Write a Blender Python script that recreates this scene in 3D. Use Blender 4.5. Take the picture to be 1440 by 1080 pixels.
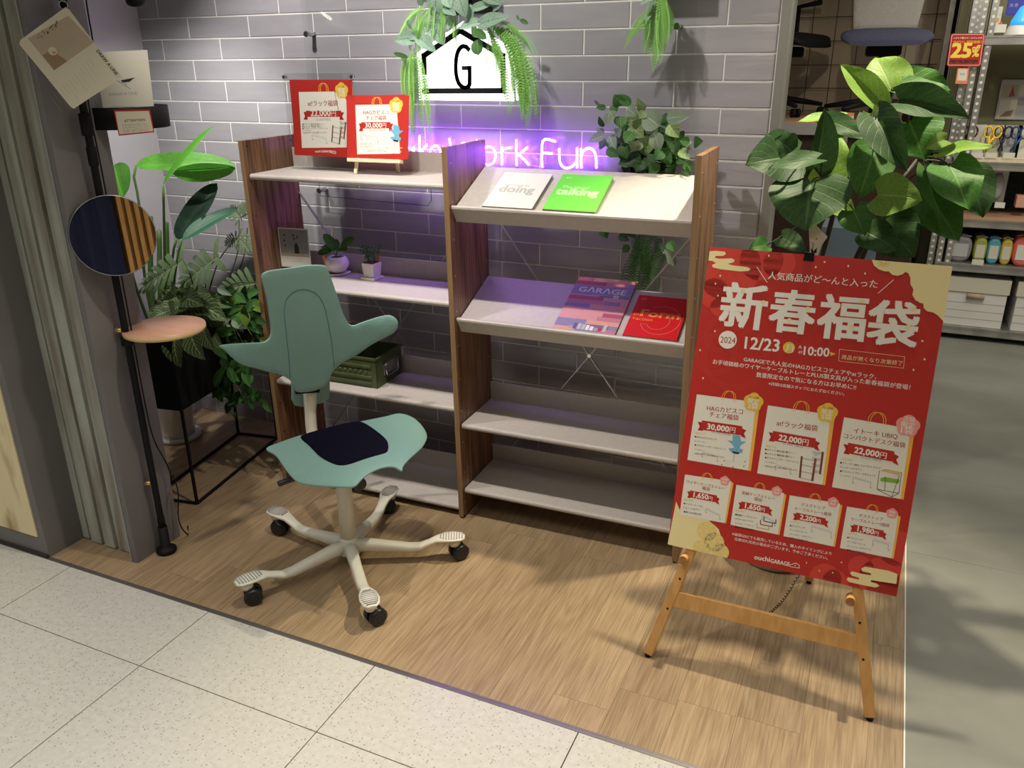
import bpy, math, random
from mathutils import Vector, Matrix, geometry
from math import sin, cos, pi, radians as RD, sqrt

# ------------------------------------------------------------------ camera
for o in list(bpy.data.objects): bpy.data.objects.remove(o)
COL = bpy.context.scene.collection
SC = bpy.context.scene
FPX = 1152.05
CR = [Vector((0.9116917664, 0.4108014039, -0.0077672501)),
      Vector((0.1431338513, -0.3352635229, -0.9311879902)),
      Vector((-0.3851374174, 0.8478446700, -0.3644565797))]
CC = Vector((2.6325873, -2.7142189, 1.5491893))
cam = bpy.data.cameras.new('camera')
cam.sensor_fit = 'HORIZONTAL'; cam.sensor_width = 36.0; cam.lens = FPX / 1440 * 36
cam.clip_start = 0.05; cam.clip_end = 60
camo = bpy.data.objects.new('camera', cam); COL.objects.link(camo)
M = Matrix.Identity(4)
for r in range(3):
    M[r][0] = CR[0][r]; M[r][1] = -CR[1][r]; M[r][2] = -CR[2][r]; M[r][3] = CC[r]
camo.matrix_world = M
SC.camera = camo

# ------------------------------------------------------------------ world, lights, exposure
SC.view_settings.view_transform = 'Standard'
SC.view_settings.look = 'None'
SC.view_settings.gamma = 1.0
SC.view_settings.use_curve_mapping = False
SC.view_settings.exposure = 0.0
W = bpy.data.worlds.new('world'); SC.world = W; W.use_nodes = True
W.node_tree.nodes['Background'].inputs[0].default_value = (1.0, 0.93, 0.84, 1)
W.node_tree.nodes['Background'].inputs[1].default_value = 0.20

def area(name, loc, rot, sx, sy, power, col):
    l = bpy.data.lights.new(name, 'AREA'); l.shape = 'RECTANGLE'; l.size = sx; l.size_y = sy
    l.energy = power; l.color = col
    o = bpy.data.objects.new(name, l); COL.objects.link(o); o.location = loc; o.rotation_euler = rot
    return o
def spot(name, loc, target, power, angle, blend, col, radius=0.03):
    l = bpy.data.lights.new(name, 'SPOT'); l.energy = power; l.spot_size = RD(angle); l.spot_blend = blend
    l.color = col; l.shadow_soft_size = radius
    o = bpy.data.objects.new(name, l); COL.objects.link(o); o.location = loc
    d = Vector(target) - Vector(loc); o.rotation_euler = d.to_track_quat('-Z', 'Y').to_euler()
    return o
area('corridor_panel_light', (1.4, -3.1, 2.68), (0, 0, 0), 5.0, 2.2, 56, (1.0, 0.96, 0.89)).data.spread = RD(100)
area('shop_panel_light', (4.0, 0.9, 2.68), (0, 0, 0), 1.8, 3.4, 48, (1.0, 0.93, 0.80))
spot('spot_easel', (2.50, -0.10, 2.62), (2.45, -0.9, 0.0), 230, 62, 0.6, (1.0, 0.88, 0.66))
spot('spot_wall_left', (0.66, -0.95, 2.62), (0.66, -0.05, 1.15), 110, 66, 0.7, (1.0, 0.93, 0.88))
spot('spot_wall_center', (1.35, -1.0, 2.62), (1.62, -0.05, 1.25), 78, 70, 0.8, (1.0, 0.93, 0.86))
spot('spot_chair', (1.55, -1.0, 2.62), (1.35, -0.95, 0.0), 70, 80, 0.8, (1.0, 0.90, 0.76))
spot('spot_poster', (2.35, -2.4, 2.62), (2.55, -0.4, 1.1), 14, 50, 0.8, (1.0, 0.92, 0.80))
spot('spot_shelves', (3.3, 1.3, 2.62), (3.2, 2.7, 0.9), 40, 90, 0.8, (1.0, 0.93, 0.82))
spot('spot_office_chairs', (2.35, 0.9, 2.62), (2.45, 1.9, 1.5), 30, 80, 0.8, (1.0, 0.90, 0.74))

# ------------------------------------------------------------------ helpers: view rays onto real planes
def ray(x, y):
    d = Vector(((x - 720) / FPX, (y - 540) / FPX, 1))
    return CR[0] * 0 + Vector((CR[0][0]*d.x + CR[1][0]*d.y + CR[2][0]*d.z,
                               CR[0][1]*d.x + CR[1][1]*d.y + CR[2][1]*d.z,
                               CR[0][2]*d.x + CR[1][2]*d.y + CR[2][2]*d.z))
def AY(px, py, y):
    r = ray(px, py); return CC + r * ((y - CC.y) / r.y)
def AZ(px, py, z):
    r = ray(px, py); return CC + r * ((z - CC.z) / r.z)
def AP(px, py, P, N):
    r = ray(px, py); return CC + r * ((P - CC).dot(N) / r.dot(N))

# ------------------------------------------------------------------ materials
def mat(name, col=(0.8, 0.8, 0.8), rough=0.5, metal=0.0, spec=0.5, emit=None, es=0.0, trans=0.0, ior=1.45, coat=0.0, alpha=1.0):
    m = bpy.data.materials.new(name); m.use_nodes = True
    b = m.node_tree.nodes['Principled BSDF']
    b.inputs['Base Color'].default_value = (*col, 1); b.inputs['Roughness'].default_value = rough
    b.inputs['Metallic'].default_value = metal; b.inputs['Specular IOR Level'].default_value = spec
    b.inputs['Transmission Weight'].default_value = trans; b.inputs['IOR'].default_value = ior
    b.inputs['Coat Weight'].default_value = coat; b.inputs['Alpha'].default_value = alpha
    if emit: b.inputs['Emission Color'].default_value = (*emit, 1); b.inputs['Emission Strength'].default_value = es
    return m
def N(m, t, **kw):
    n = m.node_tree.nodes.new(t)
    for k, v in kw.items():
        if k in n.inputs: n.inputs[k].default_value = v
        else: setattr(n, k, v)
    return n
def L(m, a, b): m.node_tree.links.new(a, b)
def bsdf(m): return m.node_tree.nodes['Principled BSDF']
def ramp(m, stops):
    r = N(m, 'ShaderNodeValToRGB'); e = r.color_ramp.elements
    e[0].position = stops[0][0]; e[0].color = (*stops[0][1], 1)
    e[1].position = stops[-1][0]; e[1].color = (*stops[-1][1], 1)
    for p, c in stops[1:-1]:
        x = e.new(p); x.color = (*c, 1)
    return r
def noisy(name, c0, c1, scale=(6, 6, 6), nscale=1.0, detail=4, rough=0.5, bump=0.0, lo=0.35, hi=0.65, coord='Object', metal=0.0, spec=0.5, dist=0.0, perobj=0.0, coat=0.0):
    m = mat(name, c0, rough, metal, spec, coat=coat)
    tc = N(m, 'ShaderNodeTexCoord'); mp = N(m, 'ShaderNodeMapping'); mp.inputs['Scale'].default_value = scale
    L(m, tc.outputs[coord], mp.inputs[0])
    src = mp.outputs[0]
    oi = N(m, 'ShaderNodeObjectInfo')
    if perobj:
        ad = N(m, 'ShaderNodeVectorMath', operation='ADD'); sc = N(m, 'ShaderNodeMath', operation='MULTIPLY'); sc.inputs[1].default_value = 37.0
        L(m, oi.outputs['Random'], sc.inputs[0]); L(m, mp.outputs[0], ad.inputs[0]); L(m, sc.outputs[0], ad.inputs[1]); src = ad.outputs[0]
    nz = N(m, 'ShaderNodeTexNoise'); nz.inputs['Scale'].default_value = nscale; nz.inputs['Detail'].default_value = detail; nz.inputs['Distortion'].default_value = dist
    L(m, src, nz.inputs['Vector'])
    r = ramp(m, [(lo, c0), (hi, c1)]); L(m, nz.outputs[0], r.inputs[0])
    out = r.outputs[0]
    if perobj:
        hv = N(m, 'ShaderNodeHueSaturation'); mr = N(m, 'ShaderNodeMapRange'); mr.inputs[3].default_value = 1 - perobj; mr.inputs[4].default_value = 1 + perobj
        L(m, oi.outputs['Random'], mr.inputs[0]); L(m, mr.outputs[0], hv.inputs['Value']); L(m, out, hv.inputs['Color']); out = hv.outputs[0]
    L(m, out, bsdf(m).inputs['Base Color'])
    if bump:
        b = N(m, 'ShaderNodeBump'); b.inputs['Strength'].default_value = bump; b.inputs['Distance'].default_value = 0.004
        L(m, nz.outputs[0], b.inputs['Height']); L(m, b.outputs[0], bsdf(m).inputs['Normal'])
    return m

MT = {}
MT['tile'] = noisy('glazed_tile_grey', (0.330, 0.325, 0.350), (0.360, 0.355, 0.380), (5, 5, 26), 1.0, 3, 0.16, 0.28, perobj=0.05, dist=0.5)
MT['grout'] = noisy('grout_white', (0.78, 0.77, 0.74), (0.86, 0.85, 0.82), (30, 30, 30), 1.0, 3, 0.85, 0.2)
MT['sidewall'] = noisy('painted_wall_pale', (0.56, 0.54, 0.58), (0.60, 0.58, 0.61), (3, 3, 3), 1.0, 3, 0.45, 0.05)
MT['greypaint'] = noisy('grey_paint', (0.165, 0.160, 0.160), (0.185, 0.178, 0.178), (4, 4, 4), 1.0, 3, 0.6, 0.05)
MT['greyedge'] = mat('grey_edge', (0.30, 0.31, 0.30), 0.5)
MT['weathered'] = noisy('weathered_boards', (0.17, 0.14, 0.105), (0.40, 0.42, 0.37), (9, 9, 0.9), 2.2, 8, 0.75, 0.5, 0.3, 0.62, perobj=0.05)
MT['cream'] = noisy('cream_distressed_paint', (0.42, 0.29, 0.13), (0.80, 0.70, 0.44), (5, 5, 1.6), 2.0, 10, 0.6, 0.4, 0.28, 0.45)
MT['ceiling'] = mat('ceiling_paint', (0.5, 0.5, 0.48), 0.8)
MT['chrome'] = mat('chrome', (0.62, 0.62, 0.62), 0.16, 1.0)
MT['steel'] = noisy('galvanised_steel', (0.42, 0.42, 0.40), (0.56, 0.56, 0.53), (14, 14, 14), 1.0, 3, 0.38, 0.05, metal=0.85)
MT['alu'] = mat('aluminium_trim', (0.36, 0.37, 0.35), 0.42, 0.75)
MT['floortrim'] = mat('floor_trim_metal', (0.30, 0.28, 0.27), 0.35, 0.8)
MT['floortrim2'] = mat('floor_trim_white', (0.75, 0.73, 0.66), 0.4)
MT['joint'] = mat('dark_joint', (0.035, 0.028, 0.022), 0.8)
MT['black'] = mat('black_satin', (0.008, 0.008, 0.009), 0.6, spec=0.2)
MT['blackplastic'] = mat('black_plastic', (0.015, 0.015, 0.017), 0.35)
MT['darkbrown'] = mat('dark_brown_laminate', (0.04, 0.018, 0.012), 0.5)
MT['white'] = mat('white_paint', (0.78, 0.77, 0.72), 0.4)
MT['whiteplastic'] = mat('ivory_plastic', (0.74, 0.72, 0.62), 0.32)
MT['ceramic'] = mat('white_ceramic', (0.80, 0.77, 0.72), 0.25)
MT['soil'] = noisy('soil', (0.03, 0.022, 0.012), (0.09, 0.065, 0.035), (120, 120, 120), 1.0, 3, 0.95, 0.6)
MT['greige'] = noisy('greige_powder_coat', (0.47, 0.435, 0.40), (0.50, 0.465, 0.43), (60, 60, 60), 1.0, 2, 0.42, 0.06)
MT['mint'] = noisy('mint_green_shell', (0.185, 0.335, 0.30), (0.20, 0.35, 0.315), (200, 200, 200), 1.0, 2, 0.48, 0.10)
MT['padcloth'] = noisy('navy_black_fabric', (0.003, 0.003, 0.009), (0.008, 0.008, 0.017), (300, 300, 300), 1.0, 2, 0.95, 0.3, spec=0.05)
MT['paper'] = mat('paper', (0.72, 0.71, 0.60), 0.5)
MT['edgepages'] = mat('page_edges', (0.30, 0.28, 0.22), 0.8)
MT['acrylic'] = mat('clear_acrylic', (0.9, 0.93, 0.92), 0.03)
_m = MT['acrylic']; _t = N(_m, 'ShaderNodeBsdfTransparent'); _t.inputs[0].default_value = (.97, .975, .97, 1); _g = N(_m, 'ShaderNodeBsdfGlossy'); _g.inputs['Roughness'].default_value = .02
_f = N(_m, 'ShaderNodeLayerWeight'); _f.inputs[0].default_value = .06; _x = N(_m, 'ShaderNodeMixShader'); L(_m, _f.outputs[1], _x.inputs[0]); L(_m, _t.outputs[0], _x.inputs[1]); L(_m, _g.outputs[0], _x.inputs[2]); L(_m, _x.outputs[0], _m.node_tree.nodes['Material Output'].inputs[0])
MT['potbeige'] = mat('beige_pot', (0.50, 0.46, 0.37), 0.5)
MT['olive'] = noisy('olive_drab_metal', (0.060, 0.085, 0.030), (0.085, 0.11, 0.042), (20, 20, 20), 1.0, 3, 0.32, 0.05)
MT['inside'] = mat('box_inside', (0.015, 0.02, 0.008), 0.7)
MT['pinktable'] = noisy('table_top_veneer', (0.66, 0.36, 0.25), (0.72, 0.41, 0.29), (3, 30, 3), 1.0, 4, 0.35, 0.0)
MT['plyedge'] = mat('ply_edge', (0.62, 0.45, 0.20), 0.5)
MT['brass'] = mat('brass', (0.70, 0.50, 0.20), 0.3, 0.9)
MT['beech'] = noisy('beech_wood', (0.56, 0.29, 0.085), (0.66, 0.37, 0.13), (30, 30, 2.5), 1.6, 5, 0.38, 0.05)
MT['beechend'] = noisy('beech_end_grain', (0.30, 0.12, 0.035), (0.40, 0.17, 0.06), (60, 60, 60), 1.0, 3, 0.45)
MT['palewood'] = noisy('pale_pine', (0.72, 0.63, 0.42), (0.80, 0.71, 0.50), (30, 30, 5), 1.0, 4, 0.5)
MT['walnut_edge'] = noisy('walnut_edge_band', (0.24, 0.145, 0.065), (0.32, 0.20, 0.095), (60, 60, 2), 1.5, 5, 0.45)
MT['mirror'] = mat('mirror_glass', (0.92, 0.92, 0.92), 0.01, 1.0)
MT['navy'] = mat('navy_cloth', (0.010, 0.014, 0.045), 0.9)
MT['slat'] = noisy('oak_slat', (0.44, 0.22, 0.06), (0.56, 0.31, 0.10), (20, 20, 3), 1.5, 4, 0.5)
MT['slatback'] = mat('slat_back', (0.12, 0.05, 0.012), 0.8)
MT['navyfabric'] = noisy('navy_seat_fabric', (0.045, 0.048, 0.085), (0.065, 0.068, 0.11), (200, 200, 200), 1.0, 2, 0.9, 0.2)
MT['greymesh'] = noisy('grey_mesh_fabric', (0.40, 0.38, 0.34), (0.46, 0.44, 0.40), (120, 120, 120), 1.0, 2, 0.9, 0.2)
MT['tanwall'] = noisy('tan_wall', (0.40, 0.33, 0.24), (0.45, 0.38, 0.28), (2, 2, 2), 1.0, 3, 0.8)
MT['khaki'] = mat('khaki_back_panel', (0.235, 0.225, 0.125), 0.7)
MT['wire'] = mat('dark_wire', (0.05, 0.035, 0.025), 0.5, 0.5)
MT['concrete'] = noisy('concrete_floor', (0.19, 0.195, 0.165), (0.27, 0.272, 0.235), (2.2, 3.6, 2), 1.0, 9, 0.42, 0.03, 0.3, 0.7, 'Object', dist=0.4)
MT['charcoal'] = noisy('charcoal_felt', (0.025, 0.03, 0.028), (0.05, 0.055, 0.05), (100, 100, 100), 1.0, 2, 0.95)
MT['platformtop'] = noisy('platform_wood', (0.42, 0.24, 0.14), (0.55, 0.33, 0.20), (4, 20, 4), 1.0, 4, 0.4)
MT['platformedge'] = mat('platform_edge', (0.34, 0.32, 0.31), 0.5)
MT['stem'] = mat('plant_stem', (0.10, 0.20, 0.05), 0.5)
MT['stemdark'] = mat('dark_stem', (0.035, 0.035, 0.02), 0.6)
MT['glow'] = mat('light_box_face', (0.9, 0.9, 0.9), 0.4, emit=(1.0, 1.0, 0.96), es=1.7)
MT['neon'] = mat('neon_tube', (0.9, 0.8, 1.0), 0.3, emit=(0.34, 0.09, 1.0), es=40.0)
MT['neonend'] = mat('neon_end_cap', (0.7, 0.2, 0.6), 0.3, emit=(1.0, 0.08, 0.75), es=2.0)
MT['led'] = mat('led_lens', (1, 1, 1), 0.3, emit=(1.0, 0.95, 0.78), es=14.0)
MT['bluelamp'] = mat('blue_glow', (0.05, 0.35, 0.8), 0.3, emit=(0.06, 0.42, 0.95), es=0.7)

# terrazzo: pale stone with little grey specks
m = mat('terrazzo_tile', (0.6, 0.58, 0.5), 0.28); MT['terrazzo'] = m
tc = N(m, 'ShaderNodeTexCoord'); mp = N(m, 'ShaderNodeMapping'); mp.inputs['Scale'].default_value = (1, 1, 1); L(m, tc.outputs['Object'], mp.inputs[0])
v = N(m, 'ShaderNodeTexVoronoi'); v.inputs['Scale'].default_value = 120; L(m, mp.outputs[0], v.inputs['Vector'])
r1 = ramp(m, [(0.0, (1, 1, 1)), (0.20, (1, 1, 1)), (0.30, (0, 0, 0))]); L(m, v.outputs['Distance'], r1.inputs[0])
vc = N(m, 'ShaderNodeSeparateColor'); L(m, v.outputs['Color'], vc.inputs[0])
r2 = ramp(m, [(0.0, (0, 0, 0)), (0.35, (0, 0, 0)), (0.75, (1, 1, 1))]); L(m, vc.outputs[0], r2.inputs[0])
mu = N(m, 'ShaderNodeMath', operation='MULTIPLY'); L(m, r1.outputs[0], mu.inputs[0]); L(m, r2.outputs[0], mu.inputs[1])
nz = N(m, 'ShaderNodeTexNoise'); nz.inputs['Scale'].default_value = 60; nz.inputs['Detail'].default_value = 6; L(m, mp.outputs[0], nz.inputs['Vector'])
r3 = ramp(m, [(0.3, (0.51, 0.50, 0.45)), (0.7, (0.585, 0.575, 0.53))]); L(m, nz.outputs[0], r3.inputs[0])
mx = N(m, 'ShaderNodeMix', data_type='RGBA'); L(m, mu.outputs[0], mx.inputs[0]); L(m, r3.outputs[0], mx.inputs[6]); mx.inputs[7].default_value = (0.27, 0.265, 0.23, 1)
L(m, mx.outputs[2], bsdf(m).inputs['Base Color'])

# oak floor plank: long grain with cathedral rings and per-plank tone
def woodplank(name, cd, cm, cl, axis, rough, perobj, amp=0.10, ring=1.0):
    m = mat(name, cm, rough)
    tc = N(m, 'ShaderNodeTexCoord'); oi = N(m, 'ShaderNodeObjectInfo')
    sc = N(m, 'ShaderNodeMath', operation='MULTIPLY'); sc.inputs[1].default_value = 53.0; L(m, oi.outputs['Random'], sc.inputs[0])
    ad = N(m, 'ShaderNodeVectorMath', operation='ADD'); L(m, tc.outputs['Object'], ad.inputs[0]); L(m, sc.outputs[0], ad.inputs[1])
    mp = N(m, 'ShaderNodeMapping'); mp.inputs['Scale'].default_value = axis; L(m, ad.outputs[0], mp.inputs[0])
    mp1 = N(m, 'ShaderNodeMapping'); mp1.inputs['Scale'].default_value = tuple(a_ * (ring if a_ > 2 else 1.0) for a_ in axis); L(m, ad.outputs[0], mp1.inputs[0])
    n1 = N(m, 'ShaderNodeTexNoise'); n1.inputs['Scale'].default_value = 1.0; n1.inputs['Detail'].default_value = 2; n1.inputs['Distortion'].default_value = 0.3; L(m, mp1.outputs[0], n1.inputs['Vector'])
    w = N(m, 'ShaderNodeMath', operation='MULTIPLY'); w.inputs[1].default_value = 26.0 if ring == 1.0 else 60.0; L(m, n1.outputs[0], w.inputs[0])
    s = N(m, 'ShaderNodeMath', operation='SINE'); L(m, w.outputs[0], s.inputs[0])
    n2 = N(m, 'ShaderNodeTexNoise'); n2.inputs['Scale'].default_value = 9.0; n2.inputs['Detail'].default_value = 8; L(m, mp.outputs[0], n2.inputs['Vector'])
    a = N(m, 'ShaderNodeMath', operation='MULTIPLY_ADD'); a.inputs[1].default_value = amp; L(m, s.outputs[0], a.inputs[0]); L(m, n2.outputs[0], a.inputs[2])
    r = ramp(m, [(0.33, cd), (0.5, cm), (0.68, cl)]); L(m, a.outputs[0], r.inputs[0])
    hv = N(m, 'ShaderNodeHueSaturation'); mr = N(m, 'ShaderNodeMapRange'); mr.inputs[3].default_value = 1 - perobj; mr.inputs[4].default_value = 1 + perobj
    L(m, oi.outputs['Random'], mr.inputs[0]); L(m, mr.outputs[0], hv.inputs['Value']); L(m, r.outputs[0], hv.inputs['Color'])
    fin = hv.outputs[0]
    if ring != 1.0:   # sparse dark knots
        mk = N(m, 'ShaderNodeMapping'); mk.inputs['Scale'].default_value = (1.6, 0.8, 1); L(m, ad.outputs[0], mk.inputs[0])
        vk = N(m, 'ShaderNodeTexVoronoi'); vk.inputs['Scale'].default_value = 2.4; L(m, mk.outputs[0], vk.inputs['Vector'])
        dk = N(m, 'ShaderNodeMath', operation='MULTIPLY_ADD'); dk.inputs[1].default_value = 0.05; L(m, n2.outputs[0], dk.inputs[0]); L(m, vk.outputs['Distance'], dk.inputs[2])
        rk = ramp(m, [(0.035, (0.30, 0.24, 0.20)), (0.06, (0.75, 0.7, 0.65)), (0.10, (1, 1, 1))]); L(m, dk.outputs[0], rk.inputs[0])
        mk2 = N(m, 'ShaderNodeMix', data_type='RGBA'); mk2.blend_type = 'MULTIPLY'; mk2.inputs[0].default_value = 1.0; L(m, fin, mk2.inputs[6]); L(m, rk.outputs[0], mk2.inputs[7]); fin = mk2.outputs[2]
    L(m, fin, bsdf(m).inputs['Base Color'])
    b = N(m, 'ShaderNodeBump'); b.inputs['Strength'].default_value = 0.25; b.inputs['Distance'].default_value = 0.001; L(m, a.outputs[0], b.inputs['Height']); L(m, b.outputs[0], bsdf(m).inputs['Normal'])
    return m
MT['plank'] = woodplank('oak_floor_plank', (0.25, 0.172, 0.098), (0.32, 0.227, 0.130), (0.385, 0.283, 0.170), (26, 0.9, 1), 0.36, 0.10, 0.05, 0.25)
MT['walnut'] = woodplank('walnut_laminate', (0.095, 0.045, 0.022), (0.19, 0.095, 0.045), (0.29, 0.165, 0.085), (1, 13, 0.7), 0.42, 0.03)

def leafmat(name, c0, c1, vein, vf=9.0, vw=0.12, vs=0.5, rough=0.38, patch=None, tr=0.25):
    m = mat(name, c0, rough + .12, spec=0.28)
    uv = N(m, 'ShaderNodeUVMap'); sp = N(m, 'ShaderNodeSeparateXYZ'); L(m, uv.outputs[0], sp.inputs[0])
    oi = N(m, 'ShaderNodeObjectInfo')
    ab = N(m, 'ShaderNodeMath', operation='SUBTRACT'); L(m, sp.outputs[1], ab.inputs[0]); ab.inputs[1].default_value = 0.5
    av = N(m, 'ShaderNodeMath', operation='ABSOLUTE'); L(m, ab.outputs[0], av.inputs[0])
    rm = ramp(m, [(0.0, (1, 1, 1)), (0.035, (0, 0, 0))]); L(m, av.outputs[0], rm.inputs[0])
    # side veins: |sin| of (u - 0.8 v)
    ml = N(m, 'ShaderNodeMath', operation='MULTIPLY_ADD'); ml.inputs[1].default_value = -0.75; L(m, av.outputs[0], ml.inputs[0]); L(m, sp.outputs[0], ml.inputs[2])
    fr = N(m, 'ShaderNodeMath', operation='MULTIPLY'); fr.inputs[1].default_value = vf; L(m, ml.outputs[0], fr.inputs[0])
    fc = N(m, 'ShaderNodeMath', operation='PINGPONG'); fc.inputs[1].default_value = 0.5; L(m, fr.outputs[0], fc.inputs[0])
    rs = ramp(m, [(0.0, (vs, vs, vs)), (vw, (0, 0, 0))]); L(m, fc.outputs[0], rs.inputs[0])
    mxv = N(m, 'ShaderNodeMath', operation='MAXIMUM'); L(m, rm.outputs[0], mxv.inputs[0]); L(m, rs.outputs[0], mxv.inputs[1])
    tc = N(m, 'ShaderNodeTexCoord'); nz = N(m, 'ShaderNodeTexNoise'); nz.inputs['Scale'].default_value = 22 if patch is None else 60; nz.inputs['Detail'].default_value = 3; L(m, tc.outputs['Object'], nz.inputs['Vector'])
    rb = ramp(m, [(0.35, c0), (0.65, c1)] if patch is None else [(0.42, c0), (0.47, c1), (0.56, patch)]); L(m, nz.outputs[0], rb.inputs[0])
    mx = N(m, 'ShaderNodeMix', data_type='RGBA'); L(m, mxv.outputs[0], mx.inputs[0]); L(m, rb.outputs[0], mx.inputs[6]); mx.inputs[7].default_value = (*vein, 1)
    hv = N(m, 'ShaderNodeHueSaturation'); mr = N(m, 'ShaderNodeMapRange'); mr.inputs[3].default_value = 0.8; mr.inputs[4].default_value = 1.2
    L(m, oi.outputs['Random'], mr.inputs[0]); L(m, mr.outputs[0], hv.inputs['Value']); L(m, mx.outputs[2], hv.inputs['Color'])
    L(m, hv.outputs[0], bsdf(m).inputs['Base Color'])
    tb = N(m, 'ShaderNodeBsdfTranslucent'); L(m, hv.outputs[0], tb.inputs['Color'])
    ms = N(m, 'ShaderNodeMixShader'); ms.inputs[0].default_value = tr
    out = m.node_tree.nodes['Material Output']
    L(m, bsdf(m).outputs[0], ms.inputs[1]); L(m, tb.outputs[0], ms.inputs[2]); L(m, ms.outputs[0], out.inputs[0])
    bp = N(m, 'ShaderNodeBump'); bp.inputs['Strength'].default_value = 0.3; bp.inputs['Distance'].default_value = 0.003; bp.invert = True
    L(m, mxv.outputs[0], bp.inputs['Height']); L(m, bp.outputs[0], bsdf(m).inputs['Normal'])
    return m
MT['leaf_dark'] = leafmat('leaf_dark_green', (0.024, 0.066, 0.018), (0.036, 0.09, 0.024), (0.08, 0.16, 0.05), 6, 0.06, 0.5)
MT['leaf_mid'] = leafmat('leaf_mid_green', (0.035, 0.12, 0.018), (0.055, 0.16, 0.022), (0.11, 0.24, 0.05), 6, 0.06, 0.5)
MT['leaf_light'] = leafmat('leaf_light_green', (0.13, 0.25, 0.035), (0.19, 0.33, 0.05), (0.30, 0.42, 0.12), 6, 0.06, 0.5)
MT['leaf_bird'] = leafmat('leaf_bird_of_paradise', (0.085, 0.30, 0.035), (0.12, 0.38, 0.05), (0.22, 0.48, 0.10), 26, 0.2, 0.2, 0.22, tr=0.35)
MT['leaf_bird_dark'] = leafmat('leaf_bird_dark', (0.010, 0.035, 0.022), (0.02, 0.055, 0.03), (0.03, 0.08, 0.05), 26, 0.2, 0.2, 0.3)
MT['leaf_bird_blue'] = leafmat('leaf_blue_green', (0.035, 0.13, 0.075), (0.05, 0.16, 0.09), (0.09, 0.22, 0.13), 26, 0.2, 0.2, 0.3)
MT['leaf_philo'] = leafmat('leaf_sage_green', (0.12, 0.19, 0.09), (0.16, 0.24, 0.12), (0.26, 0.34, 0.19), 5, 0.08, 0.4)
MT['leaf_varieg'] = leafmat('leaf_variegated', (0.035, 0.08, 0.03), (0.08, 0.14, 0.05), (0.48, 0.52, 0.26), 7, 0.14, 0.8)
MT['leaf_silver'] = leafmat('leaf_silver_spotted', (0.06, 0.18, 0.10), (0.20, 0.36, 0.25), (0.06, 0.18, 0.09), 5, 0.08, 0.5, patch=(0.48, 0.62, 0.50))
MT['leaf_zebra'] = leafmat('leaf_white_veined', (0.10, 0.17, 0.11), (0.14, 0.22, 0.14), (0.55, 0.62, 0.50), 14, 0.30, 0.9)
MT['leaf_ivy'] = leafmat('leaf_small_green', (0.045, 0.14, 0.035), (0.08, 0.21, 0.05), (0.18, 0.34, 0.13), 5, 0.06, 0.4)
MT['leaf_aglo'] = leafmat('leaf_green_cream_centre', (0.07, 0.16, 0.05), (0.12, 0.22, 0.08), (0.40, 0.50, 0.24), 4, 0.12, 0.7, patch=(0.34, 0.44, 0.20))
MT['fern'] = mat('fern_green', (0.22, 0.50, 0.09), 0.5)
MT['ferndark'] = mat('fern_deep_green', (0.07, 0.20, 0.045), 0.5)
MT['succulent'] = noisy('succulent_green', (0.02, 0.08, 0.02), (0.06, 0.17, 0.05), (150, 150, 150), 1.0, 2, 0.5)

# flat print colours
def flat(name, c, rough=0.42): return mat('print_' + name, c, rough, spec=0.35)
PR = {k: flat(k, c) for k, c in dict(
    red=(0.47, 0.030, 0.023), redlite=(0.60, 0.055, 0.040), reddark=(0.40, 0.022, 0.020), white=(0.80, 0.78, 0.70), cream=(0.80, 0.70, 0.36),
    gold=(0.74, 0.50, 0.06), orange=(0.86, 0.45, 0.07), paper=(0.76, 0.74, 0.64), pink=(0.80, 0.32, 0.28), textred=(0.36, 0.02, 0.02),
    black=(0.03, 0.03, 0.03), grey=(0.35, 0.35, 0.34), silver=(0.50, 0.50, 0.50), blue=(0.16, 0.42, 0.58), brown=(0.20, 0.06, 0.035),
    green=(0.22, 0.42, 0.06), wood=(0.62, 0.44, 0.22), bluedark=(0.05, 0.16, 0.25), lime=(0.14, 0.62, 0.06), limelite=(0.45, 0.82, 0.35),
    doing=(0.68, 0.68, 0.66), doingline=(0.76, 0.76, 0.75), greytxt=(0.42, 0.42, 0.40), mag1=(0.52, 0.20, 0.22), mag2=(0.62, 0.30, 0.28), mag3=(0.20, 0.12, 0.20),
    mag4=(0.36, 0.08, 0.12), mag5=(0.12, 0.10, 0.20), mag6=(0.66, 0.34, 0.24), mag7=(0.24, 0.22, 0.36), lav=(0.74, 0.70, 0.78), bookred=(0.60, 0.012, 0.012), formor=(0.80, 0.28, 0.05),
    linepink=(0.75, 0.30, 0.22), ivory=(0.66, 0.64, 0.52), tan=(0.46, 0.40, 0.30), tandark=(0.30, 0.22, 0.14), yellow=(0.95, 0.72, 0.10), orangetag=(0.90, 0.26, 0.10),
    indigo=(0.06, 0.07, 0.38), salmon=(0.75, 0.20, 0.14), photo=(0.30, 0.30, 0.31), goldlite=(0.78, 0.60, 0.18), deepred=(0.44, 0.006, 0.010)).items()}

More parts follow.
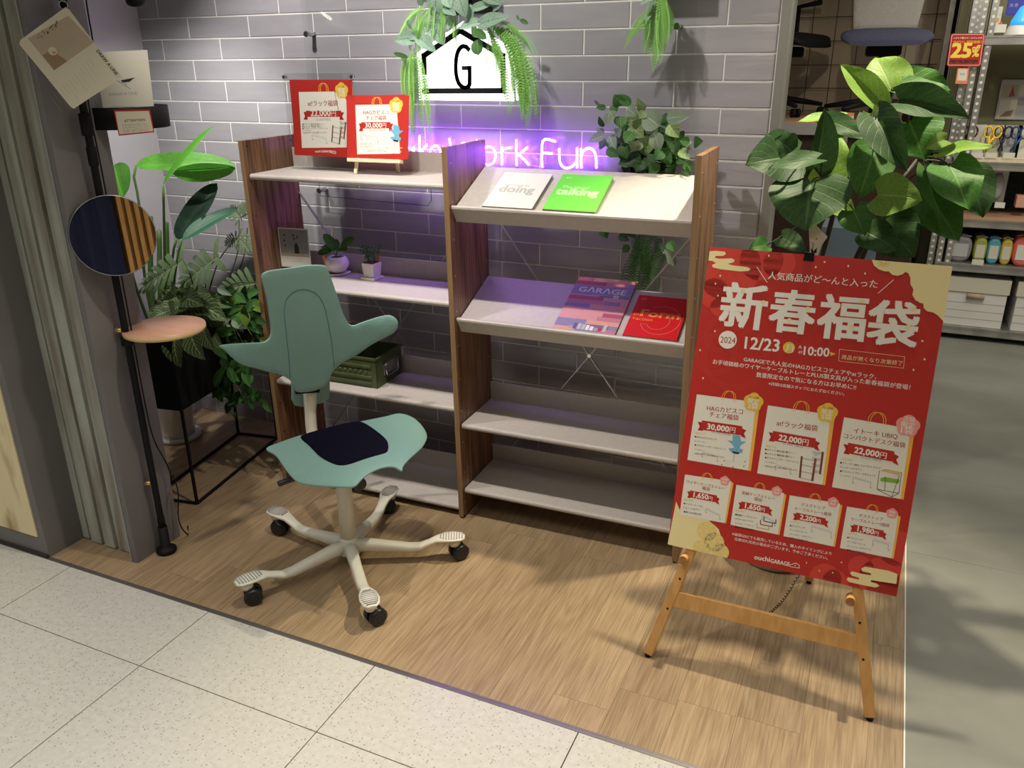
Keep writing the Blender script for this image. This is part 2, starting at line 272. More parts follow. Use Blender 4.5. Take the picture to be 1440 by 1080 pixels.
# ------------------------------------------------------------------ mesh builders
class MB:
    def __init__(s): s.v = []; s.f = []; s.m = []; s.sm = []; s.uv = {}
    def add(s, vs, fs, mi=0, smooth=False):
        b = len(s.v); s.v += [tuple(v) for v in vs]
        for f in fs: s.f.append([b + i for i in f]); s.m.append(mi); s.sm.append(smooth)
    def box(s, x0, y0, z0, x1, y1, z1, mi=0):
        s.add([(x0,y0,z0),(x1,y0,z0),(x1,y1,z0),(x0,y1,z0),(x0,y0,z1),(x1,y0,z1),(x1,y1,z1),(x0,y1,z1)],
              [(0,3,2,1),(4,5,6,7),(0,1,5,4),(1,2,6,5),(2,3,7,6),(3,0,4,7)], mi); return s
    def hexa(s, a, b, mi=0):  # two quads (4 pts each)
        s.add(list(a) + list(b), [(3,2,1,0),(4,5,6,7),(0,1,5,4),(1,2,6,5),(2,3,7,6),(3,0,4,7)], mi); return s
    def bar(s, p, q, w, h, up=(0,0,1), mi=0):  # rectangular bar from p to q
        p = Vector(p); q = Vector(q); d = (q - p).normalized(); u = Vector(up); sd = d.cross(u)
        if sd.length < 1e-4: sd = d.cross(Vector((1,0,0)))
        sd.normalize(); u = sd.cross(d).normalized(); a = sd * w / 2; b = u * h / 2
        return s.hexa([p-a-b, p+a-b, p+a+b, p-a+b], [q-a-b, q+a-b, q+a+b, q-a+b], mi)
    def tube(s, pts, r, n=8, mi=0, caps=True, smooth=True):
        pts = [Vector(p) for p in pts]; rr = r if isinstance(r, (list, tuple)) else [r] * len(pts); vs = []
        t0 = (pts[1] - pts[0]).normalized(); u = t0.orthogonal().normalized()
        for i, p in enumerate(pts):
            t = (pts[min(i+1, len(pts)-1)] - pts[max(i-1, 0)]).normalized()
            u = (u - t * u.dot(t)).normalized(); w = t.cross(u)
            for k in range(n):
                a = 2*pi*k/n; vs.append(p + (u*cos(a) + w*sin(a)) * rr[i])
        fs = []
        for i in range(len(pts)-1):
            for k in range(n): fs.append((i*n+k, i*n+(k+1)%n, (i+1)*n+(k+1)%n, (i+1)*n+k))
        s.add(vs, fs, mi, smooth)
        if caps:
            b = len(s.v) - len(vs)
            s.f.append([b + k for k in range(n)][::-1]); s.m.append(mi); s.sm.append(False)
            s.f.append([b + (len(pts)-1)*n + k for k in range(n)]); s.m.append(mi); s.sm.append(False)
        return s
    def lathe(s, prof, c=(0,0,0), n=24, mi=0, smooth=True, cap=True):
        vs = []; fs = []
        for r, z in prof:
            for k in range(n): a = 2*pi*k/n; vs.append((c[0]+r*cos(a), c[1]+r*sin(a), c[2]+z))
        for i in range(len(prof)-1):
            for k in range(n): fs.append((i*n+k, i*n+(k+1)%n, (i+1)*n+(k+1)%n, (i+1)*n+k))
        s.add(vs, fs, mi, smooth)
        if cap:
            b = len(s.v) - len(vs)
            s.f.append([b+k for k in range(n)][::-1]); s.m.append(mi); s.sm.append(False)
            s.f.append([b+(len(prof)-1)*n+k for k in range(n)]); s.m.append(mi); s.sm.append(False)
        return s
    def prism(s, poly, fn0, fn1, mi=0):  # poly 2D, fn maps (a,b)->3D bottom and top
        n = len(poly); vs = [fn0(*p) for p in poly] + [fn1(*p) for p in poly]
        fs = [tuple(range(n))[::-1], tuple(range(n, 2*n))] + [(i, (i+1)%n, n+(i+1)%n, n+i) for i in range(n)]
        s.add(vs, fs, mi); return s
    def build(s, name, mats, parent=None, bevel=0.0, seg=1, loc=None, sub=0, angle=40):
        me = bpy.data.meshes.new(name); me.from_pydata(s.v, [], s.f)
        mats = mats if isinstance(mats, (list, tuple)) else [mats]
        for mm in mats: me.materials.append(mm)
        for p, mi, sm in zip(me.polygons, s.m, s.sm): p.material_index = mi; p.use_smooth = sm
        if s.uv:
            ul = me.uv_layers.new(name='UVMap')
            for lp in me.loops: ul.data[lp.index].uv = s.uv.get(lp.vertex_index, (0, 0.5))
        o = bpy.data.objects.new(name, me); COL.objects.link(o)
        if parent: o.parent = parent
        if loc is not None: o.location = loc
        if bevel:
            b = o.modifiers.new('bevel', 'BEVEL'); b.width = bevel; b.segments = seg; b.limit_method = 'ANGLE'; b.angle_limit = RD(angle)
        if sub:
            b = o.modifiers.new('sub', 'SUBSURF'); b.levels = sub; b.render_levels = sub
        return o
def tag(o, label=None, cat=None, group=None, kind=None):
    if label: o['label'] = label
    if cat: o['category'] = cat
    if group: o['group'] = group
    if kind: o['kind'] = kind
    return o
def empty(name, loc, label, cat, group=None, rz=0.0):
    o = bpy.data.objects.new(name, None); COL.objects.link(o); o.location = loc; o.rotation_euler = (0, 0, rz)
    o.empty_display_size = 0.05
    return tag(o, label, cat, group)
def struct(name, mb, m, parent=None, label=None, **k):
    o = mb.build(name, m, parent, **k)
    if parent is None: o['kind'] = 'structure'
    if label: o['label'] = label
    return o
def child(o, parent):  # keep world coordinates of mesh authored in world space under an Empty placed at its base
    o.parent = parent; o.matrix_parent_inverse = parent.matrix_basis.inverted(); return o
def smoothall(o):
    for p in o.data.polygons: p.use_smooth = True
    return o

# flat print: a sheet of coloured polygons on a plane (u right, v up), each layer a hair above the last
_tcache = {}
def textgeo(body, bold=0.0):
    k = (body, bold)
    if k in _tcache: return _tcache[k]
    cu = bpy.data.curves.new('t', 'FONT'); cu.body = body; cu.resolution_u = 2; cu.offset = bold; cu.size = 1.0
    o = bpy.data.objects.new('t', cu); COL.objects.link(o)
    me = bpy.data.meshes.new_from_object(o.evaluated_get(bpy.context.evaluated_depsgraph_get()))
    vs = [(v.co.x, v.co.y) for v in me.vertices]; fs = [tuple(p.vertices) for p in me.polygons]
    bpy.data.objects.remove(o); bpy.data.curves.remove(cu); bpy.data.meshes.remove(me)
    if not vs: vs = [(0, 0)]
    x0 = min(v[0] for v in vs); x1 = max(v[0] for v in vs); y0 = min(v[1] for v in vs); y1 = max(v[1] for v in vs)
    _tcache[k] = (vs, fs, x0, x1, y0, y1); return _tcache[k]
class Print:
    def __init__(s, frame, uvpx=None, eps=0.00012):
        s.P = {}; s.O, s.U, s.V, s.Nn = frame; s.px = uvpx; s.eps = eps; s.layer = 1
    def poly(s, pts, col, layer=None):
        l = layer or s.layer
        tris = geometry.tessellate_polygon([[Vector((p[0], p[1], 0)) for p in pts]])
        s.raw([tuple(p) for p in pts], [tuple(t) for t in tris], col, l)
    def raw(s, vs, fs, col, l):
        mb = s.P.setdefault('x', MB()); mi = s.mi(col)
        w = [s.O + s.U*a + s.V*b + s.Nn*(s.eps*l) for a, b in vs]
        ff = []
        for f in fs:
            a, b, c = vs[f[0]], vs[f[1]], vs[f[2]]
            cr = (b[0]-a[0])*(c[1]-a[1]) - (b[1]-a[1])*(c[0]-a[0])
            ff.append(f if cr > 0 else f[::-1])
        mb.add(w, ff, mi)
    def mi(s, col):
        s.cols = getattr(s, 'cols', [])
        if col not in s.cols: s.cols.append(col)
        return s.cols.index(col)
    def q(s, p): return s.px(*p) if s.px else p
    def P4(s, pts, col, layer=None): s.poly([s.q(p) for p in pts], col, layer)
    def rect(s, u0, v0, u1, v1, col, layer=None): s.poly([(u0,v0),(u1,v0),(u1,v1),(u0,v1)], col, layer)
    def circ(s, c, r, col, layer=None, n=24, ry=None):
        ry = ry or r; s.poly([(c[0]+r*cos(2*pi*k/n), c[1]+ry*sin(2*pi*k/n)) for k in range(n)], col, layer)
    def line(s, pts, w, col, layer=None, closed=False):
        n = len(pts); rng = range(n if closed else n-1); l = layer or s.layer
        for i in rng:
            a = Vector(pts[i]); b = Vector(pts[(i+1) % n]); d = (b-a)
            if d.length < 1e-7: continue
            d.normalize(); e = d*w*0.2; p = Vector((-d.y, d.x))*w/2; a2 = a-e; b2 = b+e
            s.raw([tuple(a2-p), tuple(b2-p), tuple(b2+p), tuple(a2+p)], [(0,1,2),(0,2,3)], col, l)
    def arc(s, c, r, a0, a1, w, col, layer=None, n=14, ry=None):
        ry = ry or r
        s.line([(c[0]+r*cos(a0+(a1-a0)*k/n), c[1]+ry*sin(a0+(a1-a0)*k/n)) for k in range(n+1)], w, col, layer)
    def flower(s, c, r, col, layer=None, petals=5, rot=0.3):
        pts = []
        for k in range(60):
            a = 2*pi*k/60; rr = r*(0.86+0.14*abs(cos(petals*(a-rot)/2)))
            pts.append((c[0]+rr*cos(a), c[1]+rr*sin(a)))
        s.poly(pts, col, layer)
    def text(s, body, p0, p1, col, layer=None, bold=0.0, h=None, ysc=1.0):
        # baseline from p0 to p1 (pixel or uv points): the text fills that width; bold = the strokes drawn a little apart
        a = Vector(s.q(p0)); b = Vector(s.q(p1)); d = b - a; w = d.length; d.normalize(); n = Vector((-d.y, d.x))
        vs, fs, x0, x1, y0, y1 = textgeo(body, 0.0); k = w / max(1e-6, (x1 - x0)); ky = k*ysc
        if h: ky = h / (y1 - y0)
        sh = [(0, 0)] if bold <= 0.004 else ([(-1, 0), (1, 0)] if bold < 0.016 else [(-1, -.8), (1, -.8), (1, .8), (-1, .8), (0, 0)])
        for i, (ox, oy) in enumerate(sh):
            s.raw([tuple(a + d*((x-x0+ox*bold)*k) + n*((y+oy*bold)*ky)) for x, y in vs], fs, col, (layer or s.layer) + i*0.07)
    def build(s, name, parent=None):
        o = s.P['x'].build(name, [PR[c] for c in s.cols])
        if parent: child(o, parent)
        return o
def frame_of(O, U, V):
    U = Vector(U).normalized(); V = Vector(V).normalized(); return (Vector(O), U, V, U.cross(V).normalized())
def uvpx(fr, sx=1.0, ox=0, oy=0):
    O, U, V, Nn = fr
    def f(x, y):
        P = AP(ox + x/sx, oy + y/sx, O, Nn) - O; return (P.dot(U), P.dot(V))
    return f

# leaves ------------------------------------------------------------
def leaf_mesh(name, mt, shape='ovate', nu=8, nv=4, fold=0.15, curl=0.25, wave=0.0, seed=0, aspect=0.6):
    """unit leaf: base at origin, tip at +Y 1, width = aspect, +Z up"""
    rnd = random.Random(seed); ph = rnd.random()*6
    vs = []; fs = []; uv = {}
    def half(t):
        if shape == 'ovate': return (sin(pi*min(1, t**0.75)))**0.85 if 0 < t < 1 else 0.0
        if shape == 'round': return sqrt(max(0, 1-(2*t-1)**2))*(1.0 - 0.12*t)
        if shape == 'cord': return max(0.0, (sin(pi*min(1, (t*0.96+0.04)**0.62)))**0.7)
        if shape == 'lance': return (sin(pi*t**0.9))**0.7 if 0 < t < 1 else 0.0
        if shape == 'paddle': return (sin(pi*min(1, t**0.9)))**0.55 if 0 < t < 1 else 0.0
    for i in range(nu+1):
        t = i/nu; hw = half(t)*aspect/2
        for j in range(nv+1):
            w = (j/nv)*2-1; x = w*hw; yy = t
            if shape in ('cord', 'round') and t < 0.3: yy = t - 0.16*(abs(w)**1.3)*(1 - t/0.3)*(1 if shape == 'cord' else 0.3)
            z = fold*abs(x) - curl*(t-0.35)**2 + wave*sin(ph+t*9+w*2)*abs(w)*0.5
            vs.append((x, yy, z)); uv[len(vs)-1] = (t, j/nv)
    for i in range(nu):
        for j in range(nv):
            a = i*(nv+1)+j; fs.append((a, a+1, a+nv+2, a+nv+1))
    mb = MB(); mb.add(vs, fs, 0, True); mb.uv = uv
    me = mb.build(name, mt).data
    ob = bpy.data.objects[-1] if False else None
    return me
def split_leaf_mesh(name, mt, lobes=6, aspect=0.75):
    """deeply lobed leaf (philodendron)"""
    mb = MB(); vs = []; uv = {}
    def ad(x, y, z, u, v): vs.append((x, y, z)); uv[len(vs)-1] = (u, v); return len(vs)-1
    fs = []
    for sgn in (-1, 1):
        for k in range(lobes):
            t = k/(lobes-1)*0.86; t2 = t + 0.11; L_ = aspect/2*(0.65+0.6*sin(pi*min(1, 0.2+t*0.8)))*(1-0.35*t)
            ang = RD(75 - 55*t + (k == 0)*35)
            dx = sin(ang)*L_; dy = cos(ang)*L_
            a = ad(0, t, 0, t, 0.5); b = ad(0, t2+0.02, 0, t2, 0.5)
            c = ad(sgn*dx*0.30, t+dy*0.3-0.022, 0.03, t, 0.5+sgn*0.2); d = ad(sgn*dx*0.30, t2+dy*0.3-0.005, 0.03, t2, 0.5+sgn*0.2)
            e = ad(sgn*dx*0.8, t+dy*0.8-0.02, 0.02, t, 0.5+sgn*0.4); f = ad(sgn*dx*0.8, t2+dy*0.8+0.0, 0.02, t2, 0.5+sgn*0.4)
            g = ad(sgn*dx, t+dy+0.05, -0.02, t, 0.5+sgn*0.5)
            q = [(a, b, d, c), (c, d, f, e), (e, f, g)]
            fs += q if sgn < 0 else [x[::-1] for x in q]
    a = ad(0, 0.86, 0, 0.9, 0.5); b = ad(-0.07, 0.93, 0.01, 0.9, 0.3); c = ad(0.07, 0.93, 0.01, 0.9, 0.7); d = ad(0, 1.06, -0.03, 1, 0.5)
    fs += [(a, c, d), (a, d, b)]
    mb.add(vs, fs, 0, True); mb.uv = uv
    return mb.build(name, mt).data
LEAFSRC = []
def leaf_proto(name, mt, **k):
    me = split_leaf_mesh(name, mt, **{a: b for a, b in k.items() if a in ('lobes', 'aspect')}) if k.get('shape') == 'split' else leaf_mesh(name, mt, **k)
    for o in [o for o in COL.objects if o.data == me]: bpy.data.objects.remove(o)
    return me
def place_leaf(me, base, tip, normal, parent, width=None, name='leaf', flat=1.0):
    base = Vector(base); tip = Vector(tip); y = tip - base; ln = y.length; y = y/ln; n = Vector(normal)
    x = y.cross(n)
    if x.length < 1e-4: x = y.orthogonal()
    x.normalize(); z = x.cross(y)
    sx = width if width else ln
    o = bpy.data.objects.new(name, me); COL.objects.link(o)
    zs = min(ln, sx*1.3)*flat
    mw = Matrix(((x.x*sx, y.x*ln, z.x*zs, base.x), (x.y*sx, y.y*ln, z.y*zs, base.y), (x.z*sx, y.z*ln, z.z*zs, base.z), (0, 0, 0, 1)))
    o.matrix_world = mw
    if parent:
        o.parent = parent; o.matrix_parent_inverse = parent.matrix_basis.inverted()
    return o
def fern_frond(mb, p0, direction, length, width, droop, n=16, mi=0, upv=None):
    """one fern frond: rachis plus pairs of thin leaflets, all real geometry"""
    if upv is None: upv = Vector((random.uniform(-.7, .7), -1, random.uniform(-.2, .5)))
    p = Vector(p0); d = Vector(direction).normalized(); step = length/n; prev = p.copy()
    for i in range(n):
        d = (d + Vector((0, 0, -droop))).normalized(); q = p + d*step
        sd = d.cross(upv)
        if sd.length < 1e-3: sd = d.orthogonal()
        sd.normalize(); nn = sd.cross(d)
        t = i/n; w = width*sin(pi*min(1, 0.12+t*0.86))
        mb.add([p - nn*0.0006, q - nn*0.0006, q + nn*0.0006, p + nn*0.0006], [(0, 1, 2, 3)], mi)
        for sg in (-1, 1):
            tipp = p + sd*sg*w + d*w*0.45 - Vector((0, 0, 0.15*w))
            mb.add([p, p + d*step*0.55, tipp], [(0, 1, 2)] if sg > 0 else [(0, 2, 1)], mi)
            mid = p + sd*sg*w*0.55 + d*w*0.2
            mb.add([mid, mid + d*step*0.75 + nn*0.002, tipp], [(0, 1, 2)], mi)
        p = q

# =================================================================== THE SETTING
TS = 0.59785; TX0 = 0.9271; TY0 = -1.4732; EDGE = -1.2069
# corridor terrazzo floor: base slab (dark joints) and one object per tile
fl = struct('floor', MB().box(-2.2, -5.2, -0.06, 6.5, EDGE, -0.004), MT['joint'], label='pale speckled terrazzo corridor floor laid in large square tiles')
def tile_piece(x0, y0, x1, y1, m, name, parent, z0=-0.004, z1=0.0, g=0.0016):
    return MB().box(x0+g, y0+g, z0, x1-g, y1-g, z1).build(name, m, parent)
for i in range(-5, 9):
    for j in range(-6, 1):
        x0 = TX0 + i*TS; y0 = TY0 + j*TS - 0*TS; y1 = min(y0 + TS, EDGE)
        tile_piece(x0, y0, x0+TS, y1, MT['terrazzo'], 'floor_tile', fl)
# wood floor
fw = struct('floor', MB().box(-0.27, EDGE, -0.06, 2.862, 0.64, -0.003), MT['joint'], label='oak plank floor of the display corner')
rnd = random.Random(4)
PW = 0.152; k = 0; x = -0.262
while x < 2.855:
    x1 = min(x + PW, 2.858); y = EDGE + 0.012 - rnd.random()*0.9
    while y < (0.0 if x < 2.27 else 0.635):
        yb = y + 0.92; ya = max(y, EDGE + 0.012); ye = min(yb, 0.0 if x < 2.2 else 0.638)
        if ye - ya > 0.05: tile_piece(x, ya, x1, ye, MT['plank'], 'floor_plank', fw, -0.003, 0.0, 0.0003)
        y = yb
    x = x1 + 1e-6
struct('trim_1', MB().box(-0.3, EDGE-0.004, -0.02, 2.862, EDGE+0.005, 0.0015).box(-0.3, EDGE+0.006, -0.02, 2.862, EDGE+0.011, 0.001), MT['floortrim'], label='dark metal strip along the front edge of the oak floor')
struct('trim_2', MB().box(2.8585, EDGE, -0.02, 2.8625, 0.64, 0.0012), MT['floortrim2'], label='thin white strip between oak floor and concrete floor')
fc = struct('floor', MB().box(2.8625, EDGE, -0.06, 6.5, 6.5, -0.004).box(-0.3, 0.64, -0.06, 2.8625, 6.5, -0.004), MT['joint'], label='grey concrete look floor at the right')
for (x0, y0, x1, y1) in [(2.8625, EDGE, 4.08, 0.0), (2.8625, 0.0, 4.08, 0.63), (4.08, EDGE, 5.3, 0.63), (2.8625, 0.63, 4.7, 1.85), (2.8625, 1.85, 4.7, 3.2), (1.6, 0.64, 2.8625, 2.2), (1.6, 2.2, 2.8625, 3.6), (4.7, 0.63, 6.4, 3.2)]:
    tile_piece(x0, y0, x1, y1, MT['concrete'], 'floor_slab', fc, -0.004, 0.0, 0.0005)
fl2 = fl

# back wall: grout bed and one object per glazed tile (303 x 78.4 mm pitch)
ROW = 0.07843; HB = 0.1515; ZA = 1.72781
wall = struct('wall_back', MB().box(-0.263, -0.0022, 0, 2.2745, 0.10, 2.72), MT['grout'], label='wall of glossy grey glazed brick tiles with white joints')
def glazed(x0, x1, z0, z1):
    g = 0.0021; d = 0.0045; b = 0.0022
    x0 += g; x1 -= g; z0 += g; z1 -= g
    mb = MB(); a = [(x0, 0, z0), (x1, 0, z0), (x1, 0, z1), (x0, 0, z1)]
    m_ = [(x0, -d+b*0.7, z0), (x1, -d+b*0.7, z0), (x1, -d+b*0.7, z1), (x0, -d+b*0.7, z1)]
    c = [(x0+b, -d, z0+b), (x1-b, -d, z0+b), (x1-b, -d, z1-b), (x0+b, -d, z1-b)]
    mb.add(a+m_+c, [(0,1,5,4),(1,2,6,5),(2,3,7,6),(3,0,4,7),(4,5,9,8),(5,6,10,9),(6,7,11,10),(7,4,8,11),(8,9,10,11)], 0)
    return mb.build('wall_tile', MT['tile'], wall)
for j in range(-3, 23):
    z1 = ZA - j*ROW; z0 = max(z1 - ROW, 0.0)
    if z1 - z0 < 0.02: continue
    i = -2 if j % 2 == 0 else -3
    while i < 15:
        xa = max(i*HB, -0.263); xb = min((i+2)*HB, 15*HB)
        if xb - xa > 0.01: glazed(xa, xb, z0, z1)
        i += 2
struct('trim_3', MB().box(2.2745, -0.008, 0, 2.302, 0.115, 2.72), MT['alu'], label='aluminium corner profile at the right end of the tiled wall')
struct('wall_left', MB().box(-0.363, -1.0, 0, -0.263, 0.1, 2.72), MT['sidewall'], label='pale painted side wall left of the tiled wall')
# pillar of grey paint with a recess of weathered boards
pil = struct('wall_front', MB().box(-0.263, -1.055, 0, 0.498, -0.916, 2.72), MT['greypaint'], label='grey painted pillar between corridor and display corner')
MB().box(0.498, -1.105, 0, 0.52, -0.916, 2.72).build('side_board', MT['greypaint'], pil, bevel=0.001)
MB().box(0.4905, -1.107, 0, 0.4985, -1.098, 2.72).build('edge_strip', MT['greyedge'], pil)
rnd = random.Random(8)
bx = 0.2165
for w_, dep in [(0.030, 0.008), (0.020, 0.002), (0.052, 0.016), (0.016, 0.004), (0.050, 0.018), (0.014, 0.005), (0.048, 0.016), (0.014, 0.006), (0.030, 0.018)]:
    if bx + w_ > 0.4905: w_ = 0.4905 - bx
    MB().box(bx, -1.057-dep, 0.004, bx+w_-0.001, -1.050, 2.72).build('board', MT['weathered'], pil, bevel=0.0015)
    bx += w_
cab = struct('wall_front', MB().box(-2.2, -1.20, 0, 0.2163, -1.04, 2.72), MT['greypaint'], label='grey framed front wall at far left')
MB().box(-1.9, -1.2045, 0.075, 0.186, -1.199, 0.98).build('panel', MT['cream'], cab)['label'] = 'cream distressed paint panel'
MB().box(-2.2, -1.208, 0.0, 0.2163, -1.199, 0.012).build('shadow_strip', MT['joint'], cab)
struct('ceiling', MB().box(-2.2, -5.2, 2.72, 6.5, 6.5, 2.80), MT['ceiling'])
# room behind the camera, seen only in the mirror: timber slats and an added navy stand-in for a coat
back = struct('wall_corridor', MB().box(-2.2, -5.3, 0, 6.5, -5.2, 2.72), MT['tanwall'], label='corridor wall opposite the display')

# right background: gridded wall behind the display chairs
GWY = 3.35; gxr = AY(1329, 40, GWY).x
rb = struct('wall_right', MB().box(1.2, GWY, 0, gxr, GWY+0.1, 2.72), MT['tanwall'], label='tan wall with a wire grid behind the office chairs')
g = MB(); ng = 0
xx = gxr - 0.06
while xx > 1.3: g.tube([(xx, GWY-.03, 1.18), (xx, GWY-.03, 2.6)], 0.0024, 5); xx -= 0.142
zz = 1.24
while zz < 2.6: g.tube([(1.25, GWY-.028, zz), (gxr-.01, GWY-.028, zz)], 0.0024, 5); zz += 0.142
wg = g.build('wire_grid', MT['wire']); tag(wg, 'dark wire grid panel on the tan wall behind the office chairs', 'wire grid', kind='stuff')
struct('trim_4', MB().box(gxr, GWY-.16, 0, gxr+.03, GWY+.1, 2.72), MT['steel'], label='metal edge profile between wire grid wall and stock shelves')
struct('trim_5', MB().box(gxr+.03, GWY-.10, 0, gxr+.055, GWY+.1, 2.72), MT['black'], label='dark gap beside the metal edge profile')
struct('wall_right', MB().box(gxr+.055, 3.1, 0, 6.0, 3.2, 2.72), MT['khaki'], label='khaki back wall behind the stock shelves')

# =================================================================== SHELVING RACK
RO = Vector((0.5893, -0.4380, 0)); RY = 0.03068
RX = Vector((cos(RY), sin(RY), 0)); RYV = Vector((-sin(RY), cos(RY), 0))
RW = 0.78234; RH = 1.3096; RT = 0.0173; RD_ = 0.2915; LEAN = -0.0168/RH
def rl(x, y, z): return (x + LEAN*z, y, z)      # rack local, slightly racked sideways like the real one
def rw(x, y, z): p = rl(x, y, z); return RO + RX*p[0] + RYV*p[1] + Vector((0, 0, p[2]))
rack = empty('shelving_rack', RO, 'two-bay walnut rack with greige metal shelves in front of the tiled wall', 'shelf', rz=RY)
def leaned(mb):
    mb.v = [rl(*v) for v in mb.v]; return mb
for k in range(3):
    x0 = k*RW
    mb = MB().box(x0, 0.0012, 0.008, x0+RT, RD_, RH); leaned(mb)
    p = mb.build('side_panel', MT['walnut'], rack, bevel=0.0008)
    leaned(MB().box(x0-0.0002, 0, 0.008, x0+RT+0.0002, 0.0013, RH)).build('edge_band', MT['walnut_edge'], p)
    for yy in (0.02, RD_-0.03):
        leaned(MB().lathe([(0.008, 0), (0.008, 0.008)], (x0+RT/2, yy, 0), 10)).build('foot', MT['black'], p)
    holes = MB()
    for yy in (0.022, RD_-0.022):
        for i in range(11):
            zz = 0.06 + i*0.12 + (0.0 if k else 0.03)
            for xs, sg in ((x0, -1), (x0+RT, 1)):
                holes.tube([(xs+sg*0.0001, yy, zz), (xs+sg*0.0015, yy, zz)], 0.0026, 8)
    leaned(holes).build('screw', MT['steel'] if k else MT['black'], p)['kind'] = 'stuff'
def flat_shelf(b, z, lip=0.068):
    x0 = b*RW + RT + 0.003; x1 = (b+1)*RW - 0.003; y0 = 0.012; y1 = 0.272
    mb = MB(); t = 0.020; pr = []
    # cross-section: rounded front edge, thin plate, rear upstand
    for a in range(0, 7): an = pi/2 + pi*a/6; pr.append((y0+0.010+0.010*cos(an), z-0.010+0.010*sin(an)))
    pr += [(y0+0.030, z-t), (y0+0.030, z-0.004), (y1-0.004, z-0.004), (y1-0.004, z-0.012), (y1, z-0.012), (y1, z+lip), (y1-0.006, z+lip), (y1-0.006, z)]
    n = len(pr)
    mb.add([(x0, p[0], p[1]) for p in pr] + [(x1, p[0], p[1]) for p in pr],
           [tuple(range(n)), tuple(range(2*n-1, n-1, -1))] + [(i, n+i, n+(i+1)%n, (i+1)%n) for i in range(n)])
    # end cheeks
    mb.box(x0, y0+0.012, z-0.020, x0+0.0015, y1-0.002, z-0.0005); mb.box(x1-0.0015, y0+0.012, z-0.020, x1, y1-0.002, z-0.0005)
    o = leaned(mb).build('shelf', MT['greige'], rack, bevel=0.0012); return o
def slant_shelf(b, z0, z1):
    x0 = b*RW + RT + 0.003; x1 = (b+1)*RW - 0.003; y0 = 0.010; y1 = 0.275
    mb = MB(); yf = y0 + 0.022
    top = [(y0, z0), (y0+0.004, z0+0.004), (yf-0.002, z0+0.002), (yf, z0-0.008), (y1, z1), (y1, z1-0.004), (yf+0.004, z0-0.016), (yf+0.014, z0-0.052), (yf+0.009, z0-0.052), (y0+0.004, z0-0.008), (y0, z0-0.006)]
    n = len(top)
    mb.add([(x0, p[0], p[1]) for p in top] + [(x1, p[0], p[1]) for p in top],
           [tuple(range(n))[::-1], tuple(range(n, 2*n))] + [(i, (i+1)%n, n+(i+1)%n, n+i) for i in range(n)])
    return leaned(mb).build('shelf', MT['greige'], rack)
for z in (1.197, 0.812, 0.432, 0.042): flat_shelf(0, z)
SL1 = (1.127, 1.222); SL2 = (0.757, 0.842)
slant_shelf(1, *SL1); slant_shelf(1, *SL2)
for z in (0.374, 0.119): flat_shelf(1, z)
for b in (0, 1):
    x0 = b*RW + RT; x1 = (b+1)*RW; yb = RD_ - 0.008; c = ((x0+x1)/2, yb, 0.588)
    br = MB()
    br.bar(rl(x0, yb, 1.10), rl(x1, yb, 0.075), 0.003, 0.010, (0, 1, 0)); br.bar(rl(x1, yb+0.003, 1.10), rl(x0, yb+0.003, 0.075), 0.003, 0.010, (0, 1, 0))
    o = br.build('cross_brace', MT['steel'], rack)
    MB().tube([rl(c[0], yb-0.006, c[2]), rl(c[0], yb+0.004, c[2])], 0.007, 12).build('bolt', MT['chrome'], o)

# slanted shelf book planes
def slant_frame(SLz, lift=0.0):
    a = rw(RW, 0.032, SLz[0]-0.008); b = rw(RW, 0.275, SLz[1]); up = (b-a).normalized(); n = RX.cross(up).normalized()
    return (a + n*(lift+0.0006), RX.copy(), up, n)
def book(name, SLz, px, th, w, h, label, cover, side=0):
    fr0 = slant_frame(SLz); fr = slant_frame(SLz, th)
    f = uvpx(fr)
    bl = f(*px); u, v = bl[0], 0.002
    O, U, V, n = fr0
    P0 = O + U*u + V*v
    e = empty(name, P0, label, 'book' if name == 'book' else 'magazine')
    def P(a, b, c): return tuple(P0 + U*a + V*b + n*c)
    mb = MB(); mb.hexa([P(0.001, 0.001, 0.001), P(w-0.0015, 0.001, 0.001), P(w-0.0015, h-0.0015, 0.001), P(0.001, h-0.0015, 0.001)], [P(0.001, 0.001, th-0.001), P(w-0.0015, 0.001, th-0.001), P(w-0.0015, h-0.0015, th-0.001), P(0.001, h-0.0015, th-0.001)])
    child(mb.build('pages', MT['edgepages']), e)
    mb = MB()
    for c0, c1 in ((0, 0.001), (th-0.001, th)): mb.hexa([P(0, 0, c0), P(w, 0, c0), P(w, h, c0), P(0, h, c0)], [P(0, 0, c1), P(w, 0, c1), P(w, h, c1), P(0, h, c1)])
    mb.hexa([P(0, 0, 0), P(0.001, 0, 0), P(0.001, h, 0), P(0, h, 0)], [P(0, 0, th), P(0.001, 0, th), P(0.001, h, th), P(0, h, th)])
    child(mb.build('cover', PR[side or cover]), e)
    pr = Print((P0 + n*th, U, V, n)); pr.rect(0, 0, w, h, cover, 1); pr.layer = 2
    return e, pr, w, h
# 1 doing
e, p, w, h = book('book', SL1, (680, 286), 0.014, 0.168, 0.208, 'silver grey paperback about doing, leftmost on the top slanted shelf', 'doing')
p.text('#4', (0.018, 0.182), (0.034, 0.182), 'greytxt'); p.text('Learning by', (0.03, 0.125), (0.116, 0.125), 'greytxt', bold=0.01); p.text('doing', (0.022, 0.088), (0.140, 0.088), 'greytxt', bold=0.03)
for (a, b, c, d) in [(0.10, 0.095, 0.155, 0.118), (0.06, 0.04, 0.10, 0.06), (0.01, 0.05, 0.045, 0.07), (0.085, 0.055, 0.13, 0.08), (0.115, 0.07, 0.15, 0.11)]: p.line([(a, b), (c, b), (c, d), (a, d)], 0.0008, 'doingline', closed=True)
p.build('cover_print', e)
